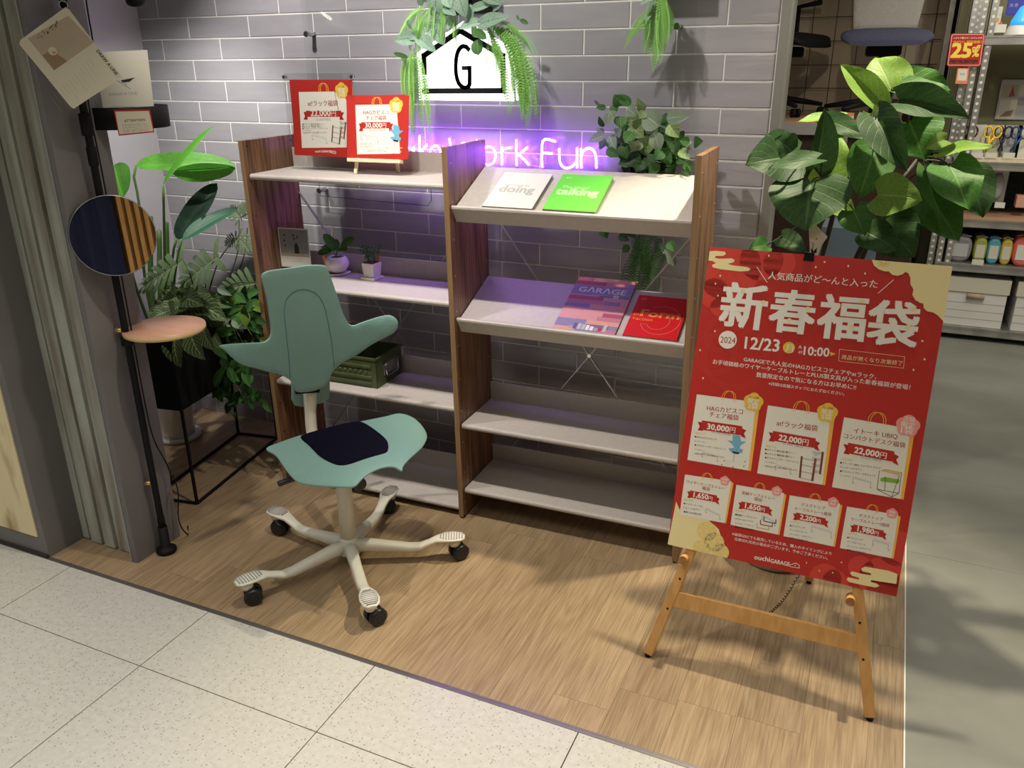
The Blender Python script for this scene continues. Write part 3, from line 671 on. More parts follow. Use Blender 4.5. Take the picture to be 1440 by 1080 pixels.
# 2 talking
e, p, w, h = book('book', SL1, (763, 293), 0.016, 0.168, 0.208, 'bright green paperback about talking, right of the silver book', 'lime')
p.text('#1', (0.018, 0.182), (0.034, 0.182), 'limelite'); p.text('The visual', (0.022, 0.125), (0.108, 0.125), 'limelite', bold=0.01); p.text('talking', (0.012, 0.088), (0.148, 0.088), 'limelite', bold=0.045)
p.build('cover_print', e)
# 3 magazine
e, p, w, h = book('magazine', SL2, (774, 466), 0.006, 0.207, 0.297, 'pink and violet office catalogue with white title on the lower slanted shelf', 'mag4')
rnd = random.Random(3); y = 0.0; cols = ['mag2', 'mag1', 'mag6', 'mag3', 'mag4', 'mag5', 'mag2', 'mag7']
for ri in range(14):
    hh = h/14; xx = 0
    while xx < w - 0.001:
        ww = min(w-xx, 0.05+rnd.random()*0.09); p.rect(xx, y, xx+ww, y+hh, rnd.choice(cols), 2); xx += ww
    y += hh
p.rect(0.0, 0.197, w, 0.250, 'mag7', 3)
p.layer = 4; p.text('GΛRΛGE', (0.022, 0.212), (0.185, 0.212), 'white', bold=0.01, h=0.030); p.text('SEASONAL CATALOG', (0.075, 0.197), (0.145, 0.197), 'silver'); p.rect(0.150, 0.190, 0.166, 0.206, 'white', 4); p.text('誌', (0.152, 0.192), (0.164, 0.192), 'black', 5)
for k in range(9): p.rect(0.05+0.014*k, 0.012, 0.061+0.014*k, 0.016+0.022*rnd.random()+0.01, rnd.choice(['white', 'red', 'silver', 'mag5', 'grey']), 4)
p.build('cover_print', e)
# 4 form
e, p, w, h = book('book', SL2, (873, 476), 0.013, 0.168, 0.215, 'red paperback about form with orange title, right of the catalogue', 'bookred', 'deepred')
p.text('#2', (0.012, 0.190), (0.030, 0.190), 'formor'); p.text('Form', (0.030, 0.105), (0.152, 0.105), 'formor', bold=0.03, h=0.034); p.text('in', (0.008, 0.105), (0.024, 0.105), 'formor'); p.text('+action', (0.008, 0.082), (0.074, 0.082), 'formor')
p.arc((0.098, 0.092), 0.062, -2.75, 2.2, 0.0011, 'linepink', 3, 40, 0.072); p.arc((0.092, 0.088), 0.036, -2.6, 1.7, 0.0011, 'linepink', 3, 30, 0.045); p.line([(0.041, 0.065), (0.061, 0.065)], 0.0011, 'linepink', 3)
p.build('cover_print', e)

# =================================================================== OFFICE CHAIR (saddle chair)
CX, CY = 1.178, -0.804
TH = RD(-34); CF = Vector((cos(TH), sin(TH), 0)); CS = Vector((-sin(TH), cos(TH), 0))
CO = Vector((CX, CY, 0))
def cw(s, w, z): return CO + CS*s + CF*w + Vector((0, 0, z))
BASEC = Vector((1.17, -0.812, 0))
chair = empty('saddle_chair', BASEC, 'mint green saddle-seat office chair on an ivory five-star base', 'chair')
def h_seat(s, w):
    fr = 1/(1+math.exp(-(w-.03)/.06)); return .455 - 1.6*s*s*fr + 0.5*s*s*(1-fr) + 1.2*max(0, -w-.05)**2
def hit_seat(px, py):
    r = ray(px, py); ks = [1.0 + 3.0*i/300 for i in range(301)]
    def g(k): P = CC + r*k; d = P - CO; return P.z - h_seat(d.dot(CS), d.dot(CF))
    pv = g(ks[0])
    for a, b in zip(ks, ks[1:]):
        v = g(b)
        if pv*v < 0:
            for _ in range(22):
                mm = (a+b)/2
                if g(mm)*pv > 0: a = mm
                else: b = mm
            d = CC + r*a - CO; return (d.dot(CS), d.dot(CF))
        pv = v
def g_back(s, z): return -.295 + .10*(z-.5) + 1.25*s*s - 7.0*max(0, z-.735)**2*min(1, max(0, (abs(s+.01)-.125)/.06))
def hit_back(px, py):
    r = ray(px, py); ks = [1.0 + 3.2*i/400 for i in range(401)]
    def g(k): P = CC + r*k; d = P - CO; return d.dot(CF) - g_back(d.dot(CS), P.z)
    pv = g(ks[0])
    for a, b in zip(ks, ks[1:]):
        v = g(b)
        if pv*v < 0:
            for _ in range(22):
                mm = (a+b)/2
                if g(mm)*pv > 0: a = mm
                else: b = mm
            P = CC + r*a; d = P - CO; return (d.dot(CS), P.z)
        pv = v
def resample(pts, n, closed=True):
    pts = [Vector(p) for p in pts]; N_ = len(pts); dense = []
    for i in range(N_ if closed else N_-1):
        p0, p1, p2, p3 = pts[(i-1) % N_] if closed or i else pts[0], pts[i], pts[(i+1) % N_], pts[(i+2) % N_] if closed or i+2 < N_ else pts[-1]
        for k in range(8):
            t = k/8; dense.append(0.5*((2*p1)+(-p0+p2)*t+(2*p0-5*p1+4*p2-p3)*t*t+(-p0+3*p1-3*p2+p3)*t**3))
    if closed: dense.append(dense[0])
    else: dense.append(pts[-1])
    L_ = [0]
    for a, b in zip(dense, dense[1:]): L_.append(L_[-1]+(b-a).length)
    out = []; j = 0
    for k in range(n):
        t = L_[-1]*k/(n if closed else n-1)
        while j < len(L_)-2 and L_[j+1] < t: j += 1
        f = (t-L_[j])/max(1e-9, L_[j+1]-L_[j]); out.append(dense[j].lerp(dense[j+1], f))
    return out
def pip(x, y, poly):
    c = False; n = len(poly)
    for i in range(n):
        a, b = poly[i], poly[(i+1) % n]
        if (a[1] > y) != (b[1] > y) and x < (b[0]-a[0])*(y-a[1])/(b[1]-a[1])+a[0]: c = not c
    return c
def shell(outline, fn, step, nout, name, mt, parent, thick, extra=()):
    ol = resample(outline, nout); xs = [p[0] for p in ol]; ys = [p[1] for p in ol]
    pts = [Vector((p[0], p[1])) for p in ol]; n0 = len(pts)
    x = min(xs)
    while x < max(xs):
        y = min(ys)
        while y < max(ys):
            if pip(x, y, ol) and min((Vector((x, y))-Vector((p[0], p[1]))).length for p in ol) > step*0.55: pts.append(Vector((x, y)))
            y += step
        x += step
    ed = [(i, (i+1) % n0) for i in range(n0)]
    vo, _, fo, _, _, _ = geometry.delaunay_2d_cdt(pts, ed, [], 1, 1e-5)
    mb = MB(); mb.add([fn(v.x, v.y) for v in vo], [tuple(f) for f in fo], 0, True)
    o = mb.build(name, mt); child(o, parent)
    s = o.modifiers.new('solid', 'SOLIDIFY'); s.thickness = thick; s.offset = -1.0
    b = o.modifiers.new('bev', 'BEVEL'); b.width = thick*0.3; b.segments = 2; b.limit_method = 'ANGLE'; b.angle_limit = RD(50)
    return o
S = [(78,402),(200,350),(385,290),(600,235),(830,190),(1000,155),(1100,130),(1190,145),(1270,200),(1325,290),(1310,360),(1240,440),(1160,520),(1138,562),(1142,578),(1115,570),(1070,545),(1000,548),(910,580),(830,635),(780,690),(740,703),(620,700),(480,690),(340,665),(280,620),(210,530),(150,450)]
so = [hit_seat(360+x/5.538, 560+y/5.538) for x, y in S]
shell(so, lambda s, w: tuple(cw(s, w, h_seat(s, w))), 0.022, 120, 'seat_shell', MT['mint'], chair, 0.007)
PD = [(350,325),(400,295),(600,240),(760,205),(830,208),(930,270),(1010,340),(1030,390),(1020,435),(970,455),(850,490),(740,528),(660,540),(590,520),(500,470),(420,390)]
po = [hit_seat(360+x/5.538, 560+y/5.538) for x, y in PD]
shell(po, lambda s, w: tuple(cw(s, w, h_seat(s, w)+0.005)), 0.022, 70, 'seat_pad', MT['padcloth'], chair, 0.006)
B = [(310,125),(340,100),(400,88),(500,75),(600,60),(700,62),(725,85),(760,180),(800,300),(845,415),(880,443),(960,415),(1090,375),(1140,385),(1168,420),(1165,455),(1140,490),(1000,565),(900,635),(830,670),(770,720),(745,760),(725,810),(670,845),(600,862),(530,862),(510,830),(490,790),(430,755),(350,735),(280,715),(190,690),(120,640),(80,595),(45,565),(150,555),(250,552),(320,547),(355,525),(368,490),(360,400),(340,270),(318,180)]
bo = [hit_back(300+x/4.5, 360+y/4.5) for x, y in B]
shell(bo, lambda s, z: tuple(cw(s, g_back(s, z), z)), 0.022, 150, 'backrest_shell', MT['mint'], chair, 0.009)
SLT = [(485,770),(478,650),(455,430),(448,340),(465,270),(510,225),(570,210),(640,230),(690,290),(720,390),(750,560),(765,700)]
sl_ = resample([hit_back(300+x/4.5, 360+y/4.5) for x, y in SLT], 40, False)
child(MB().tube([cw(p[0], g_back(p[0], p[1])+0.0006, p[1]) for p in sl_], 0.0010, 5).build('cushion_seam', PR['bluedark']), chair)
def wplane(px, py, w0):   # where a view ray meets the plane w = w0 behind the seat
    r = ray(px, py); k = (w0 - (CC-CO).dot(CF))/r.dot(CF); d = CC + r*k - CO; return (d.dot(CS), w0, d.z)
mid = (bo[24][0]+bo[26][0])/2
mb = MB(); rc = [wplane(*p_, -.375) for p_ in [(411, 480), (411, 563), (415, 571), (428, 573), (455, 567), (464, 560), (466, 480)]]
mb.prism([(c[0], c[2]) for c in rc][::-1], lambda s, z: tuple(cw(s, -.392, z)), lambda s, z: tuple(cw(s, -.375, z)))
child(mb.build('rear_cover', MT['mint'], bevel=0.005, seg=3), chair)
j0 = wplane(416, 549, -.318); j1 = wplane(448, 547, -.318)
child(MB().tube([cw(*j0), cw(*j1)], 0.013, 12).build('backrest_joint', MT['black']), chair)
# back post
m1 = wplane(436, 556, -.345); m2 = wplane(436.5, 582, -.342); m3 = wplane(439.5, 612, -.325)
PP = [(m1[0]-.002, -.350, m1[2]+.07), m1, m2, m3, (m3[0]*.6, -.26, m3[2]-.035), (0.0, -0.16, 0.365), (0.0, -0.05, 0.375)]
pp = resample([cw(*p) for p in PP], 22, False)
child(MB().tube(pp, [0.021, .021, .022, .023, .022, .020] + [.020]*16, 16).build('back_post', MT['whiteplastic']), chair)
# mechanism under the seat, knob, lever
mb = MB(); mb.prism([(-0.075, -0.075), (0.075, -0.075), (0.075, 0.13), (-0.075, 0.13)], lambda s, w: tuple(cw(s, w, 0.388)), lambda s, w: tuple(cw(s, w, 0.43)))
child(mb.build('mechanism', MT['blackplastic'], bevel=0.012, seg=3), chair)
kb = AZ(507, 683, 0.385)
child(MB().tube([kb - CF*0.07 + Vector((0, 0, 0.012)), kb], 0.021, 18).build('tension_knob', MT['blackplastic'], bevel=0.004, seg=2), chair)
l0 = AZ(391, 681, 0.375); l1 = AZ(440, 663, 0.385)
child(MB().tube([l1 + (l1-l0)*0.9, l1, l0], 0.009, 12).build('lever', MT['blackplastic'], bevel=0.003, seg=2), chair)
# column
child(MB().lathe([(0.0255, 0.085), (0.0255, 0.30), (0.024, 0.31), (0.024, 0.40)], tuple(BASEC), 24).build('column', MT['whiteplastic']), chair)
hub = MB().lathe([(0.020, 0.035), (0.040, 0.045), (0.036, 0.075), (0.030, 0.092), (0.0265, 0.100)], tuple(BASEC), 24)
child(hub.build('hub', MT['whiteplastic']), chair)
def loft(mb, secs, n=14, smooth=True):
    vs = []
    for c, rgt, up, a, b in secs:
        for k in range(n):
            t = 2*pi*k/n; cx_ = abs(cos(t))**0.7*(1 if cos(t) > 0 else -1); sy_ = abs(sin(t))**0.7*(1 if sin(t) > 0 else -1)
            vs.append(c + rgt*a*cx_ + up*b*sy_)
    fs = []
    for i in range(len(secs)-1):
        for k in range(n): fs.append((i*n+k, i*n+(k+1)%n, (i+1)*n+(k+1)%n, (i+1)*n+k))
    b0 = len(mb.v); mb.add(vs, fs, 0, smooth)
    mb.f.append([b0+k for k in range(n)][::-1]); mb.m.append(0); mb.sm.append(False)
    mb.f.append([b0+(len(secs)-1)*n+k for k in range(n)]); mb.m.append(0); mb.sm.append(False)
Z = Vector((0, 0, 1))
for deg in (-117, -45, 27, 99, 171):
    a = RD(deg); d = Vector((cos(a), sin(a), 0)); s = Vector((-sin(a), cos(a), 0))
    mb = MB(); path = [(0.015, 0.068, 0.022, 0.022), (0.06, 0.066, 0.020, 0.021), (0.13, 0.058, 0.018, 0.018), (0.20, 0.050, 0.018, 0.014), (0.235, 0.052, 0.018, 0.011), (0.265, 0.066, 0.017, 0.009), (0.290, 0.078, 0.020, 0.008), (0.315, 0.083, 0.028, 0.007), (0.345, 0.085, 0.031, 0.006), (0.372, 0.084, 0.025, 0.005), (0.384, 0.083, 0.012, 0.004)]
    loft(mb, [(BASEC + d*r + Z*z, s, Z, w_, h_) for r, z, w_, h_ in path])
    leg = mb.build('base_leg', MT['whiteplastic']); child(leg, chair)
    gr = MB()
    for k in range(9):
        r = 0.305 + 0.0088*k; hw = 0.0255*sqrt(max(0.05, 1-((r-0.342)/0.044)**2))
        gr.bar(BASEC + d*r + s*(-hw) + Z*0.0912, BASEC + d*r + s*hw + Z*0.0912, 0.0036, 0.0012)
    g_ = gr.build('tread_grip', PR['grey']); g_.parent = leg
    cc = BASEC + d*0.350; sw = RD(deg + (70, 20, -60, 35, 100)[[-117, -45, 27, 99, 171].index(deg)]); ax = Vector((cos(sw), sin(sw), 0)); fw_ = Vector((-sin(sw), cos(sw), 0))
    ca = MB()
    for sg in (-1, 1):
        c0 = cc + ax*sg*0.006 + fw_*0.014 + Z*0.028; c1 = cc + ax*sg*0.027 + fw_*0.014 + Z*0.028
        ca.tube([c0, c0.lerp(c1, 0.15), c0.lerp(c1, 0.8), c1], [0.026, 0.028, 0.028, 0.021], 20)
        ca.tube([c1, c1 + ax*sg*0.001], [0.012, 0.011], 14)
    ca.tube([cc + fw_*0.010 - ax*0.022 + Z*0.046, cc + fw_*0.010 + ax*0.022 + Z*0.046], 0.014, 12)
    ct = ca.build('caster', MT['blackplastic']); child(ct, chair)
    st = MB().lathe([(0.017, 0.054), (0.019, 0.062), (0.019, 0.080)], tuple(cc), 16).build('caster_socket', MT['whiteplastic'])
    child(st, chair)

# =================================================================== EASEL AND POSTER
EF = Vector((2.21798, -0.88207, 0)); EY = -0.01257; ET = 0.31326
EU = Vector((cos(EY), sin(EY), 0)); EN_ = Vector((-sin(EY), cos(EY), 0)); EV = EN_*sin(ET) + Z*cos(ET); EW = EU.cross(EV)   # EW points to the viewer
def ep(u, v, w=0.0): return EF + EU*u + EV*v + EW*w
easel = empty('easel', ep(0.28, 0), 'orange-brown wooden easel carrying the big red poster', 'easel')
BK = -0.014   # legs lie just behind the board
TL_ = 1.10
def eleg(u0, u1):
    mb = MB(); mb.bar(ep(u0, 0.012, BK), ep(u1, TL_, BK), 0.027, 0.020, tuple(EW)); o = mb.build('leg', MT['beech'], bevel=0.002); child(o, easel)
    f_ = MB().tube([ep(u0, 0.0, BK), ep(u0+0.0005, 0.014, BK)], 0.008, 10).build('rubber_foot', MT['black']); f_.parent = o; return o
ll = eleg(-0.0135, 0.250); lr = eleg(0.562, 0.300)
def onleg(u0, u1, v): return u0 + (u1-u0)*v/TL_
for (a, b, lg) in ((-0.0135, 0.250, ll), (0.562, 0.300, lr)):
    hs = MB()
    for v in (0.075, 0.155, 0.245): 
        if v != 0.075 or a > 1: hs.tube([ep(onleg(a, b, v), v, BK+0.0101), ep(onleg(a, b, v), v, BK+0.0106)], 0.0032, 10)
    o = hs.build('peg_hole', MT['black']); o['kind'] = 'stuff'; o.parent = lg
o = MB().bar(ep(onleg(-.0135, .250, .185)-0.002, 0.185, BK), ep(onleg(.562, .300, .19)+0.002, 0.19, BK), 0.045, 0.016, tuple(EW)).build('lower_rail', MT['beech'], bevel=0.002); child(o, easel)
o = MB().bar(ep(onleg(-.0135, .250, .95), 0.95, BK), ep(onleg(.562, .300, .95), 0.95, BK), 0.045, 0.016, tuple(EW)).build('upper_rail', MT['beech'], bevel=0.002); child(o, easel)
rf = Vector((2.580, -0.325, 0)); top = ep(0.29, 1.06, BK-0.03)
o = MB().bar(rf + Z*0.012, top, 0.027, 0.018, (0, 1, 0)).build('rear_leg', MT['beech'], bevel=0.002); child(o, easel)
o2 = MB().tube([rf, rf + Z*0.014], 0.008, 10).build('rubber_foot', MT['black']); o2.parent = o
for u, v in ((0.0505, 0.306), (0.4985, 0.300)):
    uu = onleg(-.0135, .250, v) if u < 0.2 else onleg(.562, .300, v)-0.022
    uu = {True: 0.051, False: 0.474}[u < 0.2]
    pg = MB().tube([ep(uu, v, BK-0.012), ep(uu, v, 0.026)], 0.0115, 16).build('peg', MT['beech'], bevel=0.001); child(pg, easel)
    q_ = MB().tube([ep(uu, v, 0.0262), ep(uu, v, 0.0268)], 0.0112, 16).build('peg_end', MT['beechend']); q_.parent = pg
c0 = AZ(1097, 866, 0.17); c0 = ep(0.265, 0.185, BK-0.01); c1 = rf + (top-rf)*0.13
pts = []
for i in range(120):
    t = i/119; p = c0.lerp(c1, t) - Z*0.05*sin(pi*t); a = i*1.4; pts.append(p + EU*0.0035*cos(a) + Z*0.0035*sin(a))
child(MB().tube(pts, 0.0012, 4).build('chain', MT['black']), easel)

PW_, PH_, PV0 = 0.575, 0.8132, 0.3333
po_ = empty('poster', ep(0.2875, PV0+0.2), 'large red and cream new-year sale poster standing on the wooden easel', 'poster')
PT = 0.006
mb = MB(); q = [(0, PV0), (PW_, PV0), (PW_, PV0+PH_), (0, PV0+PH_)]
mb.hexa([ep(u, v, -0.0035) for u, v in q], [ep(u, v, PT-0.0035) for u, v in q]); child(mb.build('board', PR['ivory']), po_)
pf = (ep(0, 0, PT-0.0035), EU, EV, EW); fpx = uvpx(pf)
P = Print(pf, fpx, eps=0.00010)
U0, V0, U1, V1 = 0.0, PV0, PW_, PV0+PH_
P.rect(U0, V0, U1, V1, 'red', 1)
def Zp(zx, zy): return (940+zx/3.6, 340+zy/3.6)   # upper half coordinates
def Zq(zx, zy): return (930+zx/3.6, 540+zy/3.6)   # lower half coordinates
def clipc(c, r, n=40, a0=0, a1=2*pi):
    return [(min(U1, max(U0, c[0]+r*cos(a0+(a1-a0)*k/n))), min(V1, max(V0, c[1]+r*sin(a0+(a1-a0)*k/n)))) for k in range(n)]
# pattern discs top-left and bottom-right
for c, r in ((Zp(560, 110), .040), (Zp(470, 90), .055), (Zp(300, 130), .085), (Zp(230, 260), .040), (Zp(260, 330), .025)): P.poly(clipc(fpx(*c), r), 'redlite', 2)
for c, r in ((Zq(830, 985), .038), (Zq(880, 1000), .030), (Zq(1130, 1000), .060), (Zq(1010, 930), .030), (Zq(1190, 830), .045), (Zq(1150, 1060), .05)): P.poly(clipc(fpx(*c), r), 'redlite', 2)
for k in range(-3, 12):
    for s_ in (1, -1):
        a = fpx(*Zp(220+45*k, 60)); 
        x0 = a[0]; L_ = 0.09
        pts = [(x0, a[1]), (x0+s_*L_*0.8, a[1]-L_)]
        if all(U0 < p_[0] < U0+0.125 and p_[1] < V1 for p_ in pts): P.line(pts, 0.0007, 'red', 3)
# rings
for c, r in ((Zp(335, 585), .080), (Zp(235, 570), .050), (Zp(1160, 500), .066), (Zp(280, 470), .045)):
    cc_ = fpx(*c)
    for dr in (0, .004, .008, .012):
        R_ = r + dr - .006; pts = [(cc_[0]+R_*cos(2*pi*k/48), cc_[1]+R_*sin(2*pi*k/48)) for k in range(49)]
        for a, b in zip(pts, pts[1:]):
            if U0 < a[0] < U1 and U0 < b[0] < U1: P.line([a, b], 0.0009, 'redlite', 3)
# cream corner top-right with scallops
tr = [fpx(*Zp(x, y)) for x, y in [(1030, 92), (1040, 120), (1065, 140), (1095, 150), (1115, 150), (1135, 168), (1160, 172), (1185, 165), (1200, 152), (1215, 160), (1225, 185), (1225, 215), (1240, 240), (1235, 270), (1250, 295), (1275, 310), (1290, 312), (1292, 335), (1310, 352), (1340, 358), (1360, 370), (1375, 385), (1388, 400)]]
P.poly([(min(U1, p_[0]), min(V1, p_[1])) for p_ in tr] + [(U1, tr[-1][1]), (U1, V1), (tr[0][0], V1)], 'cream', 4)
ccn = fpx(*Zp(1090, 100))
for a in range(10): 
    an = pi + 0.1 + a*pi/10; P.line([(ccn[0]+.004*cos(an), min(V1-.001, ccn[1]+.004*sin(an))), (ccn[0]+.014*cos(an), min(V1-.001, ccn[1]+.014*sin(an)))], 0.0012, 'gold', 5)
# cream cloud top-left
cl = [(205, 48), (240, 46), (285, 50), (292, 62), (275, 72), (240, 72), (235, 80), (255, 86), (320, 84), (335, 92), (330, 104), (300, 112), (330, 120), (400, 128), (416, 138), (405, 148), (360, 150), (270, 140), (225, 130), (220, 118), (240, 108), (225, 98), (203, 94)]
P.poly([(max(U0, a), min(V1, b)) for a, b in (fpx(*Zp(x, y)) for x, y in cl)], 'cream', 4)
# bottom-left cream and gold flowers
bl = [(75, 595), (90, 630), (100, 650), (150, 668), (200, 672), (235, 680), (250, 700), (270, 715), (290, 735), (300, 765), (312, 790), (322, 820), (330, 850), (332, 885)]
P.poly([(max(U0, a), max(V0, b)) for a, b in (fpx(*Zq(x, y)) for x, y in bl)] + [(U0, V0)], 'cream', 4)
for c, r, cl_ in (((230, 745), .026, 'goldlite'), ((268, 800), .026, 'goldlite'), ((300, 850), .022, 'goldlite'), ((205, 835), .024, 'goldlite')):
    cc_ = fpx(*Zq(*c)); P.poly([(max(U0, x), max(V0+.001, y)) for x, y in [(cc_[0]+r*cos(2*pi*k/24), cc_[1]+r*sin(2*pi*k/24)) for k in range(24)]], cl_, 5)
    for k in range(8):
        an = k*pi/4+0.2; e_ = (cc_[0]+r*0.95*cos(an), cc_[1]+r*0.95*sin(an))
        if e_[1] > V0: P.line([cc_, e_], 0.0014, 'cream', 6)
        e2 = (cc_[0]+r*0.95*cos(an+pi/4), cc_[1]+r*0.95*sin(an+pi/4)); m_ = (cc_[0]+r*0.5*cos(an+pi/8), cc_[1]+r*0.5*sin(an+pi/8))
        if min(e_[1], e2[1], m_[1]) > V0: P.line([e_, m_, e2], 0.0010, 'cream', 6)
# bottom-right cloud
cl = [(1195, 962), (1150, 945), (1030, 924), (1012, 934), (1018, 948), (1060, 958), (1062, 968), (1010, 960), (965, 948), (955, 958), (965, 970), (1000, 980), (1000, 990), (945, 978), (938, 990), (950, 1002), (1020, 1018), (1085, 1030), (1105, 1022), (1090, 1010), (1060, 1002), (1062, 992), (1110, 1000), (1190, 1012)]
P.poly([(min(U1, a), max(V0, b)) for a, b in (fpx(*Zq(x, y)) for x, y in cl)], 'cream', 5)
# confetti
for x, y in [(508, 70), (910, 122), (995, 160), (262, 172), (238, 212), (790, 102), (745, 128), (250, 272), (235, 452), (160, 548), (175, 690), (1285, 502), (1240, 648), (1296, 594)]:
    c = fpx(*Zp(x, y)); P.poly([(c[0]-.002, c[1]-.002), (c[0]+.002, c[1]-.003), (c[0]+.0025, c[1]+.001), (c[0]-.001, c[1]+.003)], 'cream', 5)
for x, y in [(735, 905), (912, 903), (800, 945), (868, 955), (1080, 965)]: P.circ(fpx(*Zq(x, y)), .0018, 'cream', 6, 8)
# headings
def T(body, a, b, col='white', layer=6, bold=0.0, M_=Zp, h=None): P.text(body, M_(*a), M_(*b), col, layer, bold, h)
T('人気商品がど〜んと入った', (503, 186), (1056, 232), bold=0.012)
P.line([fpx(*Zp(448, 128)), fpx(*Zp(500, 206))], 0.0016, 'white', 6); P.line([fpx(*Zp(1062, 260)), fpx(*Zp(1140, 192))], 0.0016, 'white', 6)
for ch, a, b in (('新', (258, 405), (482, 428)), ('春', (506, 430), (728, 452)), ('福', (750, 462), (985, 484)), ('袋', (1000, 495), (1250, 520))):
    u0, v0 = fpx(*Zp(*a)); u1, v1 = fpx(*Zp(*b)); P.text(ch, Zp(*a), Zp(*b), 'white', 7, 0.026)
for x, y in [(378, 250), (480, 308), (705, 340), (612, 398), (980, 300), (928, 432), (1240, 342), (1212, 432)]: P.circ(fpx(*Zp(x, y)), .0058, 'cream', 8, 16)
P.circ(fpx(*Zp(300, 496)), .0235, 'white', 6, 40); T('2024', (262, 510), (338, 516), 'textred', 7, 0.006, h=0.0165)
T('12/23', (385, 540), (558, 556), bold=0.02, h=0.031); P.circ(fpx(*Zp(610, 536)), .0148, 'gold', 6, 30); T('月', (592, 555), (630, 558), 'white', 7, 0.012)
T('AM', (656, 566), (676, 568), 'white', h=0.008); P.text('A', Zp(657, 541), Zp(675, 542), 'white', 6); T('10:00', (684, 572), (812, 582), bold=0.02, h=0.022)
P.poly([fpx(*Zp(820, 557)), fpx(*Zp(848, 568)), fpx(*Zp(820, 578))], 'orange', 6)
P.line([fpx(*Zp(x, y)) for x, y in [(866, 544), (1196, 582), (1190, 640), (862, 604)]], 0.0009, 'cream', 6, True); T('商品が無くなり次第終了', (876, 592), (1184, 626), 'cream', 6, 0.0)
T('GARAGEで大人気のHAGカピスコチェアやatラック、', (380, 604), (1052, 694), bold=0.014)
T('お手頃価格のワイヤーケーブルトレーとPLUS製文具が入った新春福袋が登場！', (224, 616), (1222, 748), bold=0.014)
T('数量限定なので気になる方はお早めに!!', (444, 682), (948, 748), bold=0.014)
T('※詳細は店舗スタッフにおたずねください。', (506, 724), (890, 778), bold=0.01)
# shopping bags
def bag(TL, TR, BL, BR, wy=0.010):
    tl, tr_, bl_, br = (fpx(*Zq(*c)) for c in (TL, TR, BL, BR))
    P.poly([(tl[0]+.006, tl[1]), (tr_[0]+wy, tr_[1]-0.003), (br[0]+wy*0.7, br[1]), (bl_[0], bl_[1])], 'orange', 5)
    P.poly([tl, tr_, br, bl_], 'paper', 6)
    return tl, tr_, bl_, br
def handles(c, r, w=0.0016):
    cc_ = fpx(*Zq(*c))
    for dx in (0, r*0.32): 
        P.arc((cc_[0]+dx-r*0.16, cc_[1]), r, 0, pi, w, 'orange', 7, 14, r*1.25); 
        P.line([(cc_[0]+dx-r*0.16-r, cc_[1]), (cc_[0]+dx-r*0.16-r, cc_[1]-r*0.5)], w, 'orange', 7); P.line([(cc_[0]+dx-r*0.16+r, cc_[1]), (cc_[0]+dx-r*0.16+r, cc_[1]-r*0.5)], w, 'orange', 7)
def ribbon(a, b, price, hh=34, big=True):
    # a, b: left and right ends of the band centre line
    dx = b[0]-a[0]; sl = (b[1]-a[1])/dx
    def R(fx, dy): x = a[0]+fx*dx; return fpx(*Zq(x, a[1]+sl*fx*dx+dy))
    P.poly([R(-.10, -hh*.30), R(.03, -hh*.30), R(.03, hh*.60), R(-.10, hh*.60), R(-.05, hh*.15)], 'reddark', 7)
    P.poly([R(1.10, -hh*.10), R(.97, -hh*.30), R(.97, hh*.60), R(1.09, hh*.75), R(1.04, hh*.25)], 'reddark', 7)
    P.poly([R(0, -hh*.5), R(1, -hh*.5), R(1, hh*.5), R(0, hh*.5)], 'red', 8)
    P.text(price, Zq(a[0]+.13*dx, a[1]+.13*dx*sl+hh*.33), Zq(a[0]+.66*dx, a[1]+.66*dx*sl+hh*.33), 'white', 9, 0.03)
    P.text('円', Zq(a[0]+.68*dx, a[1]+.68*dx*sl+hh*.33), Zq(a[0]+.82*dx, a[1]+.82*dx*sl+hh*.33), 'white', 9, 0.01)
def badge(c, r, col, t1, t2, t3=None):
    cc_ = fpx(*Zq(*c)); P.flower(cc_, r, col, 9)
    k = r*3.6*1  # text sizes relative
    def tx(s_, dy, w, b=0.01): P_ = (cc_[0]-w/2, cc_[1]+dy); 
    def tt(s_, dy, w, colr, b):
        vs, fs, x0, x1, y0, y1 = textgeo(s_, 0.0); kk = w/(x1-x0)
        for i_, ox in enumerate((0,) if b < .02 else (-b*.7, b*.7)): P.raw([(cc_[0]-w/2+(x-x0+ox)*kk, cc_[1]+dy+y*kk) for x, y in vs], fs, colr, 10+i_*.1)
    if t3: tt(t1, r*.42, r*.95, 'brown' if col == 'gold' else 'white', 0.01); tt(t2, -r*.12, r*1.05, 'white', 0.03); tt(t3, -r*.68, r*.95, 'white', 0.03)
    else: tt(t1, r*.10, r*.95, 'white', 0.02); tt(t2, -r*.55, r*.95, 'white', 0.02)
def tray(a, b, drop, s_=1.0):
    w = 0.0011; A_ = Vector(fpx(*Zq(*a))); B_ = Vector(fpx(*Zq(*b)))
    P.line([A_, B_], w*1.3, 'silver', 8); P.line([A_+Vector((.002, .003)), B_+Vector((.002, .003))], w*.7, 'silver', 8)
    for i in range(9): q_ = A_.lerp(B_, i/8); P.line([q_, q_+Vector((.001, .004))], w*.5, 'silver', 8)
    for q_ in (A_, B_):
        P.line([q_, q_+Vector((.0004, -drop)), q_+Vector((.004, -drop-.001))], w, 'grey', 8); P.circ((q_[0]+.002, q_[1]-drop-.001), .0014, 'grey', 9, 8)
def lines(x, y, items, sl=0.14):
    for k, (t_, w_, colr) in enumerate(items): P.text(t_, Zq(x, y+k*21), Zq(x+w_, y+k*21+w_*sl), colr, 8, 0.012)
